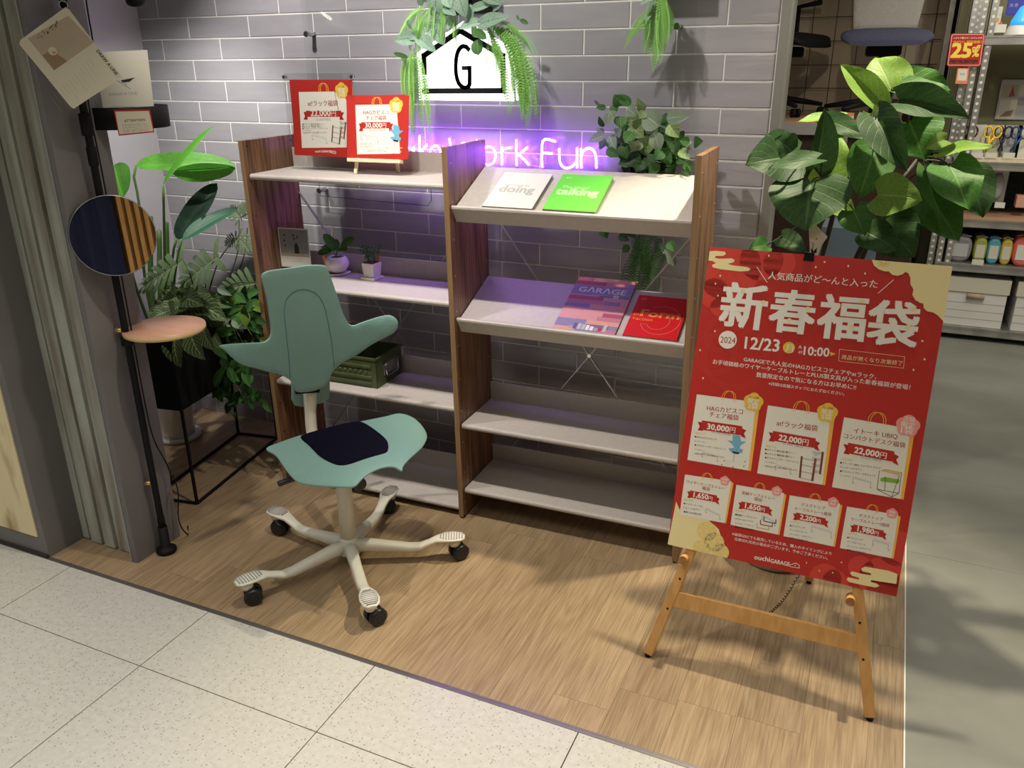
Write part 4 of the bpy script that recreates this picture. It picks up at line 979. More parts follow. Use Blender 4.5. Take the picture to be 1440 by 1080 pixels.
# row one
bag((180, 52), (480, 92), (132, 384), (440, 438)); handles((342, 72), .0155); badge((466, 92), .0255, 'gold', 'EC・店舗', '限定', '2袋')
T('HAGカピスコ', (230, 132), (412, 152), 'textred', 8, 0.012, Zq); T('チェア福袋', (242, 163), (390, 184), 'textred', 8, 0.012, Zq); ribbon((205, 208), (410, 237), '30,000', 48)
T('50,000円相当', (255, 247), (348, 261), 'grey', 8, 0, Zq); T('福袋内容', (170, 252), (222, 260), 'goldlite', 8, 0, Zq)
lines(168, 270, [('●HAGカピスコチェア', 112, 'black'), ('　コーラーベリー', 60, 'black'), ('●デスクトップケーブルトレーL', 158, 'black'), ('　ペールグレー', 50, 'black'), ('※商品はお申し受け時期となります。', 152, 'textred')]); tray((208, 348), (284, 370), .010)
bag((540, 108), (858, 156), (485, 452), (815, 510)); handles((708, 128), .0165); badge((840, 146), .0255, 'gold', 'EC・店舗', '限定', '5袋')
T('at!ラック福袋', (583, 208), (790, 238), 'textred', 8, 0.015, Zq); ribbon((565, 262), (782, 300), '22,000', 50)
T('35,000円相当', (615, 306), (716, 324), 'grey', 8, 0, Zq); T('福袋内容', (528, 318), (582, 326), 'goldlite', 8, 0, Zq)
lines(524, 334, [('●at!ラック 基本4段 棚グレー', 150, 'black'), ('●at!ラック 増結4段 棚グレー', 150, 'black'), ('●デスクトップケーブルトレーL', 168, 'black'), ('　ペールグレー', 60, 'black'), ('※商品はお申し受け時期となります。', 165, 'textred')]); tray((578, 412), (655, 434), .010)
bag((925, 168), (1262, 226), (864, 522), (1210, 582)); handles((1092, 188), .0175); badge((1248, 212), .0275, 'pink', '店舗', '限定', '1袋')
T('イトーキ UBIQ', (972, 246), (1194, 278), 'textred', 8, 0.012, Zq); T('コンパクトデスク福袋', (922, 272), (1234, 322), 'textred', 8, 0.012, Zq); ribbon((945, 324), (1180, 368), '22,000', 54)
T('30,000円相当', (1005, 374), (1112, 392), 'grey', 8, 0, Zq); T('福袋内容', (908, 382), (968, 392), 'goldlite', 8, 0, Zq)
lines(904, 402, [('●イトーキ UBIQ コンパクトデスク', 205, 'black'), ('　ヴィンテージブラウン', 110, 'black'), ('●デスクトップケーブルトレーL', 180, 'black'), ('　ペールグレー', 60, 'black')]); tray((970, 476), (1060, 500), .011)
# row two
for (c4, hc, bc, t1, t2, rb, pr_, desc, tr_) in [
    (((120, 458), (355, 492), (92, 662), (320, 704)), (232, 478), (322, 490), ('ワイヤーケーブルトレー', (128, 500), (322, 536)), ('福袋', (205, 532), (245, 542)), ((145, 556), (282, 582)), '1,650', [('●ワイヤーケーブル', 96, 'black'), ('　トレーシルバー', 84, 'black'), ('●選べる文具(3点)', 90, 'black')], (225, 632, 296, 668)),
    (((380, 510), (622, 552), (350, 712), (590, 762)), (498, 528), (585, 542), ('配線ケーブルトレー', (408, 556), (574, 588)), ('福袋', (468, 586), (508, 598)), ((405, 612), (548, 640)), '1,650', [('●配線ケーブルトレー', 112, 'black'), ('　(ナローorレッドor', 92, 'black'), ('　チョコレートブルー)', 92, 'black'), ('●選べる文具(3点)', 92, 'black')], (510, 668, 575, 700)),
    (((650, 563), (905, 605), (618, 770), (870, 822)), (778, 584), (870, 598), ('デスクトップ', (708, 616), (828, 636)), ('ケーブルトレーL福袋', (674, 636), (860, 668)), ((682, 668), (832, 698)), '2,200', [('●デスクトップ', 76, 'black'), ('　ケーブルトレーL', 88, 'black'), ('　(ペールグレーorホワイト)', 112, 'black'), ('●選べる文具(3点)', 90, 'black')], (762, 722, 860, 752)),
    (((940, 620), (1200, 662), (904, 830), (1166, 882)), (1068, 640), (1168, 655), ('デスクトップ', (1000, 672), (1122, 692)), ('ケーブルトレーS福袋', (960, 690), (1154, 724)), ((972, 728), (1126, 760)), '1,980', [('●デスクトップ', 80, 'black'), ('　ケーブルトレーS', 90, 'black'), ('　(ペールグレーorホワイト)', 120, 'black'), ('●選べる文具(3点)', 92, 'black')], (1072, 790, 1150, 814))]:
    bag(*c4, wy=0.006); handles(hc, .0115, .0013); badge(bc, .0135, 'pink', '店舗', '限定')
    T(t1[0], t1[1], t1[2], 'textred', 8, 0.008, Zq); T(t2[0], t2[1], t2[2], 'textred', 8, 0.008, Zq); ribbon(*rb, pr_, 36)
    x_, y_ = rb[0][0]-28, rb[0][1]+50; T('福袋内容', (x_-4, y_-18), (x_+46, y_-10), 'goldlite', 8, 0, Zq)
    lines(x_-4, y_+2, desc, 0.17)
    tray((tr_[0], tr_[1]), (tr_[2], tr_[3]), .008 if t1[0] != 'デスクトップ' else .012)
for k, c_ in enumerate(('black', 'brown', 'wood')):
    x_, y_ = 520-18*k, 672+16*k; P.line([fpx(*Zq(x_, y_)), fpx(*Zq(x_, y_+22)), fpx(*Zq(x_+60, y_+34)), fpx(*Zq(x_+60, y_+14))], .0022, c_, 9)
# little chair, rack and desk pictures
def G(pts, col, l=9): P.poly([fpx(*Zq(*p_)) for p_ in pts], col, l)
def minichair(P_, F, lay=9):
    P_.poly([F(*p_) for p_ in [(362, 256), (398, 262), (404, 290), (430, 292), (400, 312), (396, 326), (370, 322), (362, 308), (334, 284), (360, 288)]], 'blue', lay)
    P_.poly([F(*p_) for p_ in [(340, 326), (380, 322), (414, 332), (408, 350), (380, 342), (350, 342)]], 'blue', lay); P_.poly([F(*p_) for p_ in [(356, 340), (398, 346), (390, 356), (362, 350)]], 'black', lay)
    P_.line([F(370, 352), F(366, 392)], .0022, 'silver', lay)
    for e_ in [(318, 384), (306, 404), (362, 416), (418, 412), (424, 388)]: P_.line([F(366, 390), F(*e_)], .0016, 'white', lay); P_.circ(F(e_[0], e_[1]+4), .0016, 'black', lay+1, 8)
minichair(P, lambda x, y: fpx(*Zq(x, y)))
def minirack(P_, F, lay=9):
    for q_ in [[(706, 366), (716, 364), (706, 476), (696, 474)], [(776, 376), (786, 378), (770, 492), (758, 490)], [(812, 342), (824, 344), (808, 458), (798, 455)]]: P_.poly([F(*p_) for p_ in q_], 'brown', lay+1)
    for t_ in (0, .3, .6, .9): P_.poly([F(*p_) for p_ in [(714-8*t_, 372+112*t_), (776-14*t_, 384+112*t_), (776-14*t_, 391+112*t_), (714-8*t_, 379+112*t_)]], 'silver', lay)
    for t_ in (0, .3, .6, .9): P_.poly([F(*p_) for p_ in [(760, 338+100*t_), (812-12*t_, 346+106*t_), (812-12*t_, 354+106*t_), (778, 366+96*t_)]], 'silver', lay)
minirack(P, lambda x, y: fpx(*Zq(x, y)))
G([(1104, 438), (1135, 430), (1216, 446), (1205, 464)], 'wood'); G([(1108, 478), (1130, 470), (1208, 484), (1200, 504), (1110, 492)], 'green')
for a, b in [((1104, 440), (1092, 532)), ((1205, 464), (1166, 572)), ((1216, 448), (1202, 552)), ((1135, 470), (1130, 540)), ((1092, 532), (1166, 572)), ((1130, 540), (1202, 552)), ((1166, 572), (1202, 552)), ((1092, 532), (1130, 540))]: P.line([fpx(*Zq(*a)), fpx(*Zq(*b))], .0012, 'black', 10)
T('※福袋はECでも販売しているため、購入のタイミングにより', (358, 764), (860, 866), 'white', 6, 0.01, Zq)
T('在庫切れ完売の場合がございます。予めご了承ください。', (370, 790), (842, 888), 'white', 6, 0.01, Zq)
T('ouchi', (470, 886), (548, 900), 'white', 6, 0.02, Zq, h=0.012); T('GARAGE', (552, 904), (648, 922), 'white', 6, 0.02, Zq, h=0.0105)
def roof(P_, F, col, w=.0014):
    P_.line([F(652, 922), F(650, 914), F(664, 912), F(680, 906), F(698, 916), F(698, 932), F(652, 924)], w, col, 6); P_.circ(F(678, 918), .0014, col, 6, 8)
roof(P, lambda x, y: fpx(*Zq(x, y)), 'white')
P.build('poster_print', po_)
# binder clip and care tag
clipc_ = ep(0.250, PV0+PH_, 0)
bc = empty('binder_clip', clipc_, 'black binder clip on the top edge of the red poster', 'clip')
mb = MB(); mb.hexa([ep(0.238, PV0+PH_-.016, -.006), ep(0.264, PV0+PH_-.016, -.006), ep(0.264, PV0+PH_-.016, .0045), ep(0.238, PV0+PH_-.016, .0045)], [ep(0.240, PV0+PH_+.006, -.010), ep(0.262, PV0+PH_+.006, -.010), ep(0.262, PV0+PH_+.006, .009), ep(0.240, PV0+PH_+.006, .009)])
child(mb.build('clip_body', MT['black'], bevel=0.001), bc)
child(MB().tube([ep(0.244, PV0+PH_+.004, .009), ep(0.246, PV0+PH_+.030, .012), ep(0.256, PV0+PH_+.030, .012), ep(0.258, PV0+PH_+.004, .009)], 0.0010, 6).build('clip_handle', MT['black']), bc)

# =================================================================== SIGNS ON THE TOP SHELF
def sign_plane(px, y, yaw=0.0, tilt=0.0):
    c = AY(*px, y); U = Vector((cos(yaw), sin(yaw), 0)); nn = Vector((-sin(yaw), cos(yaw), 0)); V = nn*sin(tilt) + Z*cos(tilt)
    return (c, U, V, U.cross(V))
def ss(zx, zy): return (380+zx/6, 80+zy/6)
def bag_sign(P, px, C4, bag4, hand, hr, bdg, br, bt, titles, rib, price, was, sheet):
    P.layer = 1; P.poly([px(*ss(*c)) for c in C4], 'red', 1)
    tl, tr_, bl_, b2 = [px(*ss(*c)) for c in bag4]
    P.poly([tl, tr_, b2, bl_], 'white', 2)
    cc_ = px(*ss(*hand))
    for dx in (-hr*.2, hr*.2):
        P.arc((cc_[0]+dx, cc_[1]), hr, 0, pi, .0024, 'orange', 3, 14, hr*1.1); P.line([(cc_[0]+dx-hr, cc_[1]), (cc_[0]+dx-hr, cc_[1]-hr*.6)], .0024, 'orange', 3); P.line([(cc_[0]+dx+hr, cc_[1]), (cc_[0]+dx+hr, cc_[1]-hr*.6)], .0024, 'orange', 3)
    bc_ = px(*ss(*bdg)); P.flower(bc_, br, 'gold', 4)
    for s_, dy, w_, cl_ in bt:
        vs, fs, x0, x1, y0, y1 = textgeo(s_, 0.0); kk = br*w_/(x1-x0)
        for i_, ox in enumerate((-.02, .02) if cl_ == 'white' else (0,)): P.raw([(bc_[0]-br*w_/2+(x-x0+ox)*kk, bc_[1]+br*dy+y*kk) for x, y in vs], fs, cl_, 5+i_*.1)
    for s_, a, b in titles: P.text(s_, ss(*a), ss(*b), 'textred', 3, 0.015)
    (a, b) = rib; hh = 50
    P.poly([px(*ss(*c)) for c in [(a[0]-20, a[1]-16), (a[0]+14, a[1]-16), (a[0]+14, a[1]+50), (a[0]-20, a[1]+50), (a[0]-8, a[1]+20)]], 'reddark', 3)
    P.poly([px(*ss(*c)) for c in [(b[0]+24, b[1]-12), (b[0]-14, b[1]-12), (b[0]-14, b[1]+50), (b[0]+24, b[1]+54), (b[0]+8, b[1]+22)]], 'reddark', 3)
    P.poly([px(*ss(*c)) for c in [(a[0], a[1]-26), (b[0], b[1]-26), (b[0], b[1]+26), (a[0], a[1]+26)]], 'red', 4)
    wr = b[0]-a[0]; P.text(price, ss(a[0]+.14*wr, a[1]+19), ss(a[0]+.70*wr, a[1]+19), 'white', 5, 0.02, ysc=.92); P.text('円', ss(a[0]+.72*wr, a[1]+17), ss(a[0]+.85*wr, a[1]+17), 'white', 5, 0.0)
    P.text(was[0], ss(*was[1]), ss(*was[2]), 'grey', 3)
# acrylic stand with the rack sign
fr1 = sign_plane((414, 237), -0.262, 0.0, 0.02); f1 = uvpx(fr1)
st = empty('sign_stand', fr1[0], 'clear acrylic stand with red rack sale sign, left on the top shelf', 'sign')
O, U, V, NN = fr1
c_ = [f1(407, 103), f1(497, 103), f1(497, 236), f1(414, 238)]; wA = 0.250; hA = 0.300; u0 = -0.012
sgn_u0 = f1(409, 112)[0]; 
u0 = -0.006; u1 = f1(499, 160)[0]; v1 = f1(450, 103)[1]
def slab(u0, v0, u1, v1, n0, n1): 
    q = [(u0, v0), (u1, v0), (u1, v1), (u0, v1)]; return MB().hexa([O+U*a+V*b+NN*n0 for a, b in q], [O+U*a+V*b+NN*n1 for a, b in q])
child(slab(u0-.006, 0.001, u1+.006, v1, 0.0015, 0.0035).build('acrylic_front', MT['acrylic']), st)
child(slab(u0-.006, 0.001, u1+.006, v1, -0.0045, -0.0025).build('acrylic_back', MT['acrylic']), st)
child(MB().box(O.x+u0-.006, O.y-0.004, O.z+0.0004, O.x+u1+.006, O.y+0.045, O.z+0.0020).build('acrylic_base', MT['acrylic']), st)
studs = MB()
for a in (u0, u1): studs.tube([O+U*a+V*(v1-.012)+NN*(-.006), O+U*a+V*(v1-.012)+NN*.008], .006, 14)
studs = [MB().tube([O+U*a+V*(v1-.012)+NN*(-.006), O+U*a+V*(v1-.012)+NN*.008], .006, 14) for a in (u0, u1)]
for s_ in studs: child(s_.build('stud', MT['chrome']), st)
va, vb = f1(414, 218)[1], f1(409, 112)[1]; ua, ub = f1(411.5, 165)[0], f1(497.5, 165)[0]
child(slab(ua, va, ub, vb, -0.0010, 0.0004).build('sign_sheet', PR['red']), st)
fs1 = (O+NN*0.0004, U, V, NN); fs = uvpx(fs1); P = Print(fs1, fs, eps=0.00010)
bag_sign(P, fs, [(178, 195), (692, 193), (712, 826), (205, 828)], [(240, 296), (545, 292), (268, 768), (645, 764)], (450, 268), .016, (603, 285), .027,
         [('EC・店舗', .42, .9, 'brown'), ('限定', -.12, 1.05, 'white'), ('5袋', -.68, .95, 'white')], [('at!ラック福袋', (318, 412), (572, 412))], ((302, 480), (600, 480)), '22,000', ('35,000円相当', (385, 540), (510, 538)), 'A')
P.poly([fs(*ss(*c)) for c in [(540, 292), (645, 360), (645, 764), (640, 764)]], 'white', 2)
for k, (t_, w_) in enumerate([('●at!ラック 基本4段 棚グレー', 178), ('●at!ラック 増結4段 棚グレー', 178), ('●デスクトップケーブルトレーL', 215), ('　ペールグレー', 80)]): P.text(t_, ss(272, 574+18*k), ss(272+w_, 574+18*k), 'black', 3)
P.text('※商品はお申し受け時期となります。', ss(276, 646), ss(480, 644), 'textred', 3)
def trayS(P, F, a, b, d):
    A_ = Vector(F(*ss(*a))); B_ = Vector(F(*ss(*b))); P.line([A_, B_], .0016, 'silver', 3); P.line([A_+Vector((.003, .004)), B_+Vector((.003, .004))], .0008, 'silver', 3)
    for q_ in (A_, B_): P.line([q_, q_+Vector((.001, -d)), q_+Vector((.006, -d-.001))], .0014, 'grey', 3); P.circ((q_[0]+.003, q_[1]-d-.002), .002, 'grey', 4, 8)
trayS(P, fs, (352, 662), (470, 692), .013)
minirack(P, lambda x, y: fs(*ss(515+(x-696)*1.0, 545+(y-340)*1.28)), 4)
P.text('ouchi GARAGE', ss(380, 806), ss(518, 806), 'white', 3, 0.02); roof(P, lambda x, y: fs(*ss(512+(x-652)*.9, 806+(y-922)*.9)), 'white', .002)
P.build('sign_print', st)

# mini easel with the chair sign
fr2 = sign_plane((493, 222), -0.290, 0.06, 0.16); O, U, V, NN = fr2; f2 = uvpx(fr2)
me = empty('mini_easel', O, 'small pale pine table easel on the top shelf under the chair sale sign', 'easel')
shz = 1.197
ul, ur = f2(500, 222)[0]+0.004, f2(558, 222)[0]+0.004
vsh = 0.0
for uu, px_ in ((ul, (500, 244)), (ur, (560, 242))):
    a = O + U*uu + V*0.0 - NN*0.006; a2 = O + U*(uu*0.75+0.02) + V*0.13 - NN*0.006
    foot = AZ(*px_, shz+0.002); child(MB().bar(foot, a2, 0.011, 0.007, tuple(NN)).build('leg', MT['palewood']), me)
rear = O + U*(ul+ur)/2 + V*0.12 - NN*0.012; rfoot = Vector(((rear.x), rear.y+0.085, shz+0.002)); rfoot = AZ(534, 236, shz+.002)
child(MB().bar(rfoot, rear, 0.010, 0.006, (0, 1, 0)).build('rear_leg', MT['palewood']), me)
ledge_a = O + U*f2(491, 221)[0] + NN*0.004 - V*0.007; ledge_b = O + U*(f2(566, 219)[0]) + NN*0.004 - V*0.007
child(MB().bar(ledge_a, ledge_b, 0.022, 0.012, tuple(V)).build('ledge', MT['palewood'], bevel=0.001), me)
sg = empty('sign', O + V*0.001, 'red chair sale sign standing on the small pine easel', 'sign')
va, vb = 0.001, f2(528, 134)[1]; ua, ub = f2(489, 180)[0]-.001, f2(574.5, 180)[0]
def slab2(u0, v0, u1, v1, n0, n1): 
    q = [(u0, v0), (u1, v0), (u1, v1), (u0, v1)]; return MB().hexa([O+U*a+V*b+NN*n0 for a, b in q], [O+U*a+V*b+NN*n1 for a, b in q])
child(slab2(ua, va, ub, vb, -0.001, 0.001).build('sign_board', PR['red']), sg)
fs2 = (O+NN*0.001, U, V, NN); fs = uvpx(fs2); P = Print(fs2, fs, eps=0.0001)
bag_sign(P, fs, [(640, 330), (1142, 318), (1170, 842), (662, 852)], [(718, 406), (1062, 400), (734, 822), (1100, 816)], (900, 385), .015, (1062, 408), .026,
         [('EC・店舗', .42, .9, 'brown'), ('限定', -.12, 1.05, 'white'), ('2袋', -.68, .95, 'white')], [('HAGカピスコ', (785, 484), (998, 484)), ('チェア福袋', (808, 530), (980, 530))], ((768, 578), (1016, 576)), '30,000', ('50,000円相当', (835, 630), (975, 630)), 'A')
P.poly([fs(*ss(*c)) for c in [(1062, 400), (1072, 470), (1100, 816), (1094, 816)]], 'orange', 2)
trayS(P, fs, (765, 655), (905, 680), .014)
P.text('デスクトップ', ss(760, 742), ss(856, 742), 'black', 3); P.text('ケーブルトレーL', ss(762, 762), ss(876, 762), 'black', 3); P.text('HAGカピスコチェア', ss(820, 798), ss(958, 796), 'black', 3)
minichair(P, lambda x, y: fs(*ss(1000+(x-330)*1.25, 570+(y-256)*1.5)), 6)
P.build('sign_print', sg)

# =================================================================== THINGS ON THE LEFT SHELVES
def onshelf(px, py, z): return AZ(px, py, z)
# round pot
c = Vector((0.832, -0.272, 0.8121)) ; c = onshelf(475, 385, 0.8121)
pot = empty('potted_plant', c, 'small round-leaved plant in a white ball-shaped pot on the second shelf', 'plant')
prof = [(0.018, 0.006), (0.034, 0.012), (0.044, 0.028), (0.046, 0.042), (0.040, 0.058), (0.031, 0.066), (0.029, 0.064), (0.028, 0.056)]
o = MB().lathe(prof, (0, 0, 0.002), 28).build('pot', MT['ceramic'], pot)
o = MB().lathe([(0.030, 0.0), (0.047, 0.003), (0.050, 0.008), (0.047, 0.008), (0.030, 0.005)], (0, 0, 0), 28).build('saucer', MT['ceramic'], pot)
MB().lathe([(0.0285, 0.058), (0.02, 0.062), (0.002, 0.064)], (0, 0, 0.002), 20).build('soil', MT['soil'], pot)
O = c + Z*0.065
pr_ = leaf_proto('round_leaf', MT['leaf_mid'], shape='round', nu=8, nv=4, aspect=0.9, fold=0.12, curl=0.25, seed=2)
for bx_, by_, tx_, ty_, dy0, dy1, w_ in [(474, 352, 455, 328, 0, -.01, .045), (478, 348, 497, 335, 0, -.01, .050), (466, 352, 446, 356, 0, -.03, .036), (468, 352, 452, 345, 0, .02, .034), (476, 350, 487, 350, 0, -.02, .038), (474, 350, 470, 335, 0, .02, .036)]:
    y0 = O.y; a = AY(bx_, by_, y0 + dy0); b = AY(tx_, ty_, y0 + dy1); place_leaf(pr_, a, b, Vector((0.35, -0.6, 0.7)), pot, w_)
    child(MB().tube([O, a.lerp(O, .4)+Z*.006, a], 0.0012, 5).build('stem', MT['stem']), pot)
tagp = AY(457, 366, O.y-.03); 
child(MB().bar(tagp+Vector((-.006, 0, .016)), tagp+Vector((.002, 0, -.016)), 0.010, 0.001, (0, -1, .2)).build('price_stick', PR['orangetag']), pot)
# square pot
c = onshelf(524, 392, 0.8121)
pot = empty('potted_plant', c, 'bushy small-leaved succulent in a white square pot with a tray on the second shelf', 'plant', rz=-0.10)
mb = MB(); a0, a1, h0, h1 = 0.022, 0.027, 0.008, 0.062
mb.hexa([(-a0,-a0,h0),(a0,-a0,h0),(a0,a0,h0),(-a0,a0,h0)], [(-a1,-a1,h1),(a1,-a1,h1),(a1,a1,h1),(-a1,a1,h1)]); mb.build('pot', MT['ceramic'], pot, bevel=0.003, seg=2)
MB().box(-.031, -.031, 0, .031, .031, .0095).build('saucer', MT['ceramic'], pot, bevel=0.002)
MB().box(-.023, -.023, .061, .023, .023, .0635).build('soil', MT['soil'], pot)
rnd = random.Random(11); mb = MB()
for cx_, cz_, dx_ in ((-0.014, 0.075, -0.022), (0.014, 0.075, 0.020), (0.0, 0.075, -0.004)):
    for k in range(75):
        t = rnd.random(); px_ = cx_ + dx_*t + rnd.uniform(-.011, .011); py_ = rnd.uniform(-.014, .014); pz = cz_ + 0.052*t*(1.0 if dx_ > 0 else .8) + rnd.uniform(-.006, .006); r_ = .0036
        d = Vector((rnd.uniform(-1, 1), rnd.uniform(-1, .4), rnd.uniform(-.2, 1))).normalized(); u_ = d.orthogonal().normalized(); w_ = d.cross(u_); q = Vector((px_, py_, pz))
        mb.add([q, q+d*r_*1.4+u_*r_, q+d*r_*2.2, q+d*r_*1.4-u_*r_, q+d*r_*1.5+w_*r_*.6], [(0, 1, 4), (1, 2, 4), (2, 3, 4), (3, 0, 4), (0, 3, 2, 1)], 0)
o = mb.build('foliage', MT['succulent'], pot); o['kind'] = 'stuff'
MB().tube([(-.014, 0, .06), (-.018, 0, .085)], .002, 6).tube([(.014, 0, .06), (.018, 0, .09)], .002, 6).build('stem', MT['stemdark'], pot)['kind'] = 'stuff'
MB().box(.012, .018, .05, .022, .0195, .095).build('price_stick', PR['orangetag'], pot)
# acrylic card stand on second shelf
O = onshelf(417, 392, 0.8125) ; O.y = -0.30; O = Vector((0.60, -0.315, 0.8125)); yw = 0.12
U = Vector((cos(yw), sin(yw), 0)); NN_ = Vector((sin(yw), -cos(yw), 0)); O = Vector(AP(384, 330, Vector((0.60, -0.315, 0.8125)), NN_)); O.z = 0.8125
fr = (O, U, Z.copy(), NN_); f = uvpx(fr)
cs = empty('card_stand', O, 'clear acrylic stand with a plant photo card on the second shelf', 'card stand')
def slab3(fr, u0, v0, u1, v1, n0, n1):
    O, U, V, NN = fr; q = [(u0, v0), (u1, v0), (u1, v1), (u0, v1)]; return MB().hexa([O+U*a+V*b+NN*n0 for a, b in q], [O+U*a+V*b+NN*n1 for a, b in q])
u1_ = f(439, 309)[0]; v1_ = f(410, 313)[1]
child(slab3(fr, 0, 0.001, u1_, v1_, 0.0006, 0.0026).build('acrylic_front', MT['acrylic']), cs); child(slab3(fr, 0, 0.001, u1_, v1_, -0.0032, -0.0012).build('acrylic_back', MT['acrylic']), cs)
ca, cb = f(393, 345)[0], f(435, 345)[0]; ct, cbm = f(412, 321)[1], f(416, 376)[1]
child(slab3(fr, ca, cbm, cb, ct, -0.0008, 0.0).build('card', PR['white']), cs)
P = Print(fr, f, 0.0001); P.rect(ca+.004, cbm+(ct-cbm)*.28, cb-.004, ct-.004, 'photo', 1)
m_ = (ca+cb)/2; P.rect(ca+.004, cbm+(ct-cbm)*.28, cb-.004, cbm+(ct-cbm)*.36, 'tan', 2)
P.poly([(m_-.002, cbm+(ct-cbm)*.36), (m_+.018, cbm+(ct-cbm)*.36), (m_+.017, cbm+(ct-cbm)*.55), (m_+.008, cbm+(ct-cbm)*.66), (m_, cbm+(ct-cbm)*.55)], 'black', 3)
for x_, y_ in ((.2, .82), (.18, .68), (.2, .55), (.5, .82), (.62, .78), (.52, .74)): P.circ((ca+(cb-ca)*x_, cbm+(ct-cbm)*y_), .004, 'black', 3, 8)
P.text('WINDOWS MUSIC', (0, 0) if False else (410, 369), (424, 368), 'grey', 2)
P.build('card_print', cs)
# olive metal box on third shelf
zs = 0.4322; pA = AZ(531, 547, zs); pB = AZ(567, 523, zs)
U = (RX).normalized(); V_ = RYV.copy()
bw, bd, bh = 0.30, 0.185, 0.118
b0 = pA - U*bw
ob = empty('metal_box', b0, 'olive green ribbed metal storage box with a steel handle on the third shelf', 'box')
def B_(a, b, c): return b0 + U*a + V_*b + Z*c
mb = MB(); T_ = 0.004
def bb(a0, b0_, c0, a1, b1, c1, mb): mb.hexa([B_(a0, b0_, c0), B_(a1, b0_, c0), B_(a1, b1, c0), B_(a0, b1, c0)], [B_(a0, b0_, c1), B_(a1, b0_, c1), B_(a1, b1, c1), B_(a0, b1, c1)])
bb(0, 0, 0, bw, bd, T_, mb); bb(0, 0, 0, bw, T_, bh, mb); bb(0, bd-T_, 0, bw, bd, bh, mb); bb(0, 0, 0, T_, bd, bh, mb); bb(bw-T_, 0, 0, bw, bd, bh, mb)
child(mb.build('box_body', MT['olive'], bevel=0.002, seg=2), ob)
mb = MB()
bb(-.003, -.003, bh-.010, bw+.003, .003, bh, mb); bb(-.003, bd-.003, bh-.010, bw+.003, bd+.003, bh, mb); bb(-.003, -.003, bh-.010, .003, bd+.003, bh, mb); bb(bw-.003, -.003, bh-.010, bw+.003, bd+.003, bh, mb)
child(mb.build('rim', MT['olive'], bevel=0.001), ob)
for zc in (.016, .040, .082): 
    mb = MB(); bb(.015, -.004, zc-.006, bw-.022, .001, zc+.006, mb); child(mb.build('rib', MT['olive'], bevel=0.0035, seg=3), ob)
for k in range(11):
    p_ = B_(.03+.0225*k, -.0005, .061); child(MB().tube([p_+V_*.001, p_-V_*.0025, p_-V_*.0035], [.006, .005, .003], 12).build('dimple', MT['olive']), ob)
mb = MB(); bb(bw+.0, bd*.28, .035, bw+.0015, bd*.78, .088, mb); hp = mb.build('handle_plate', MT['steel'], bevel=.0005); child(hp, ob)
child(MB().tube([B_(bw+.006, bd*.30, .078), B_(bw+.010, bd*.30, .040), B_(bw+.010, bd*.34, .034), B_(bw+.010, bd*.72, .034), B_(bw+.010, bd*.76, .040), B_(bw+.006, bd*.76, .078)], .0026, 8).build('handle', MT['chrome']), ob)
child(MB().tube([B_(bw+.005, bd*.26, .079), B_(bw+.005, bd*.80, .079)], .004, 10).build('handle_hinge', MT['chrome']), ob)

# =================================================================== LIGHT BOX SIGN
GY0, GY1 = -0.0415, -0.086
def gp(px, py, y=GY1): p = AY(px, py, y); return (p.x, p.z)
sign = empty('light_box_sign', (1.26, 0.0, 1.43), 'glowing white house-shaped light box with a black G on the tiled wall', 'sign')
HS = [gp(590, 141), gp(586, 75), gp(645, 30), gp(716, 72), gp(727, 142)]
x0 = (HS[0][0]+HS[1][0])/2; x1 = (HS[3][0]+HS[4][0])/2; zb = (HS[0][1]+HS[4][1])/2; ze = (HS[1][1]+HS[3][1])/2; za = HS[2][1]; xm = (x0+x1)/2
hs = [(x0, zb), (x1, zb), (x1, ze), (xm, za), (x0, ze)]
mb = MB(); n = 5
mb.add([(x, GY1, z) for x, z in hs] + [(x, GY0, z) for x, z in hs], [tuple(range(n)), tuple(range(2*n-1, n-1, -1))] + [(i, n+i, n+(i+1)%n, (i+1)%n) for i in range(n)])
child(mb.build('light_box', MT['glow']), sign)
for xx, zz in ((x0+.05, zb+.05), (x1-.05, zb+.05), (xm, za-.08)): child(MB().tube([(xx, GY0, zz), (xx, -0.004, zz)], .006, 8).build('wall_spacer', MT['chrome']), sign)
def strokes(pts, w, name, y0=GY1-.0035, y1=GY1-.0002, closed=False):
    mb = MB()
    for a, b in zip(pts, pts[1:]):
        A_ = Vector((a[0], (y0+y1)/2, a[1])); B2 = Vector((b[0], (y0+y1)/2, b[1])); d = (B2-A_).normalized(); mb.bar(A_-d*w*.45, B2+d*w*.45, abs(y1-y0), w, tuple(d.cross(Vector((0, 1, 0)))))
    o = mb.build(name, MT['black']); child(o, sign)
gg = lambda zx, zy: gp(540+zx/6, zy/6, GY1-.002)
strokes([gg(340, 612), gg(337, 470), gg(640, 258), gg(1002, 470), gg(1008, 765), gg(338, 768)], .0175, 'house_outline')
gpts = resample([Vector(gg(x, y)) for x, y in [(712, 415), (690, 395), (655, 395), (622, 440), (607, 520), (608, 620), (630, 700), (672, 738), (712, 730), (722, 690), (722, 570)]], 30, False)
strokes([tuple(p) for p in gpts] + [gg(722, 574), gg(670, 574)], .013, 'letter')

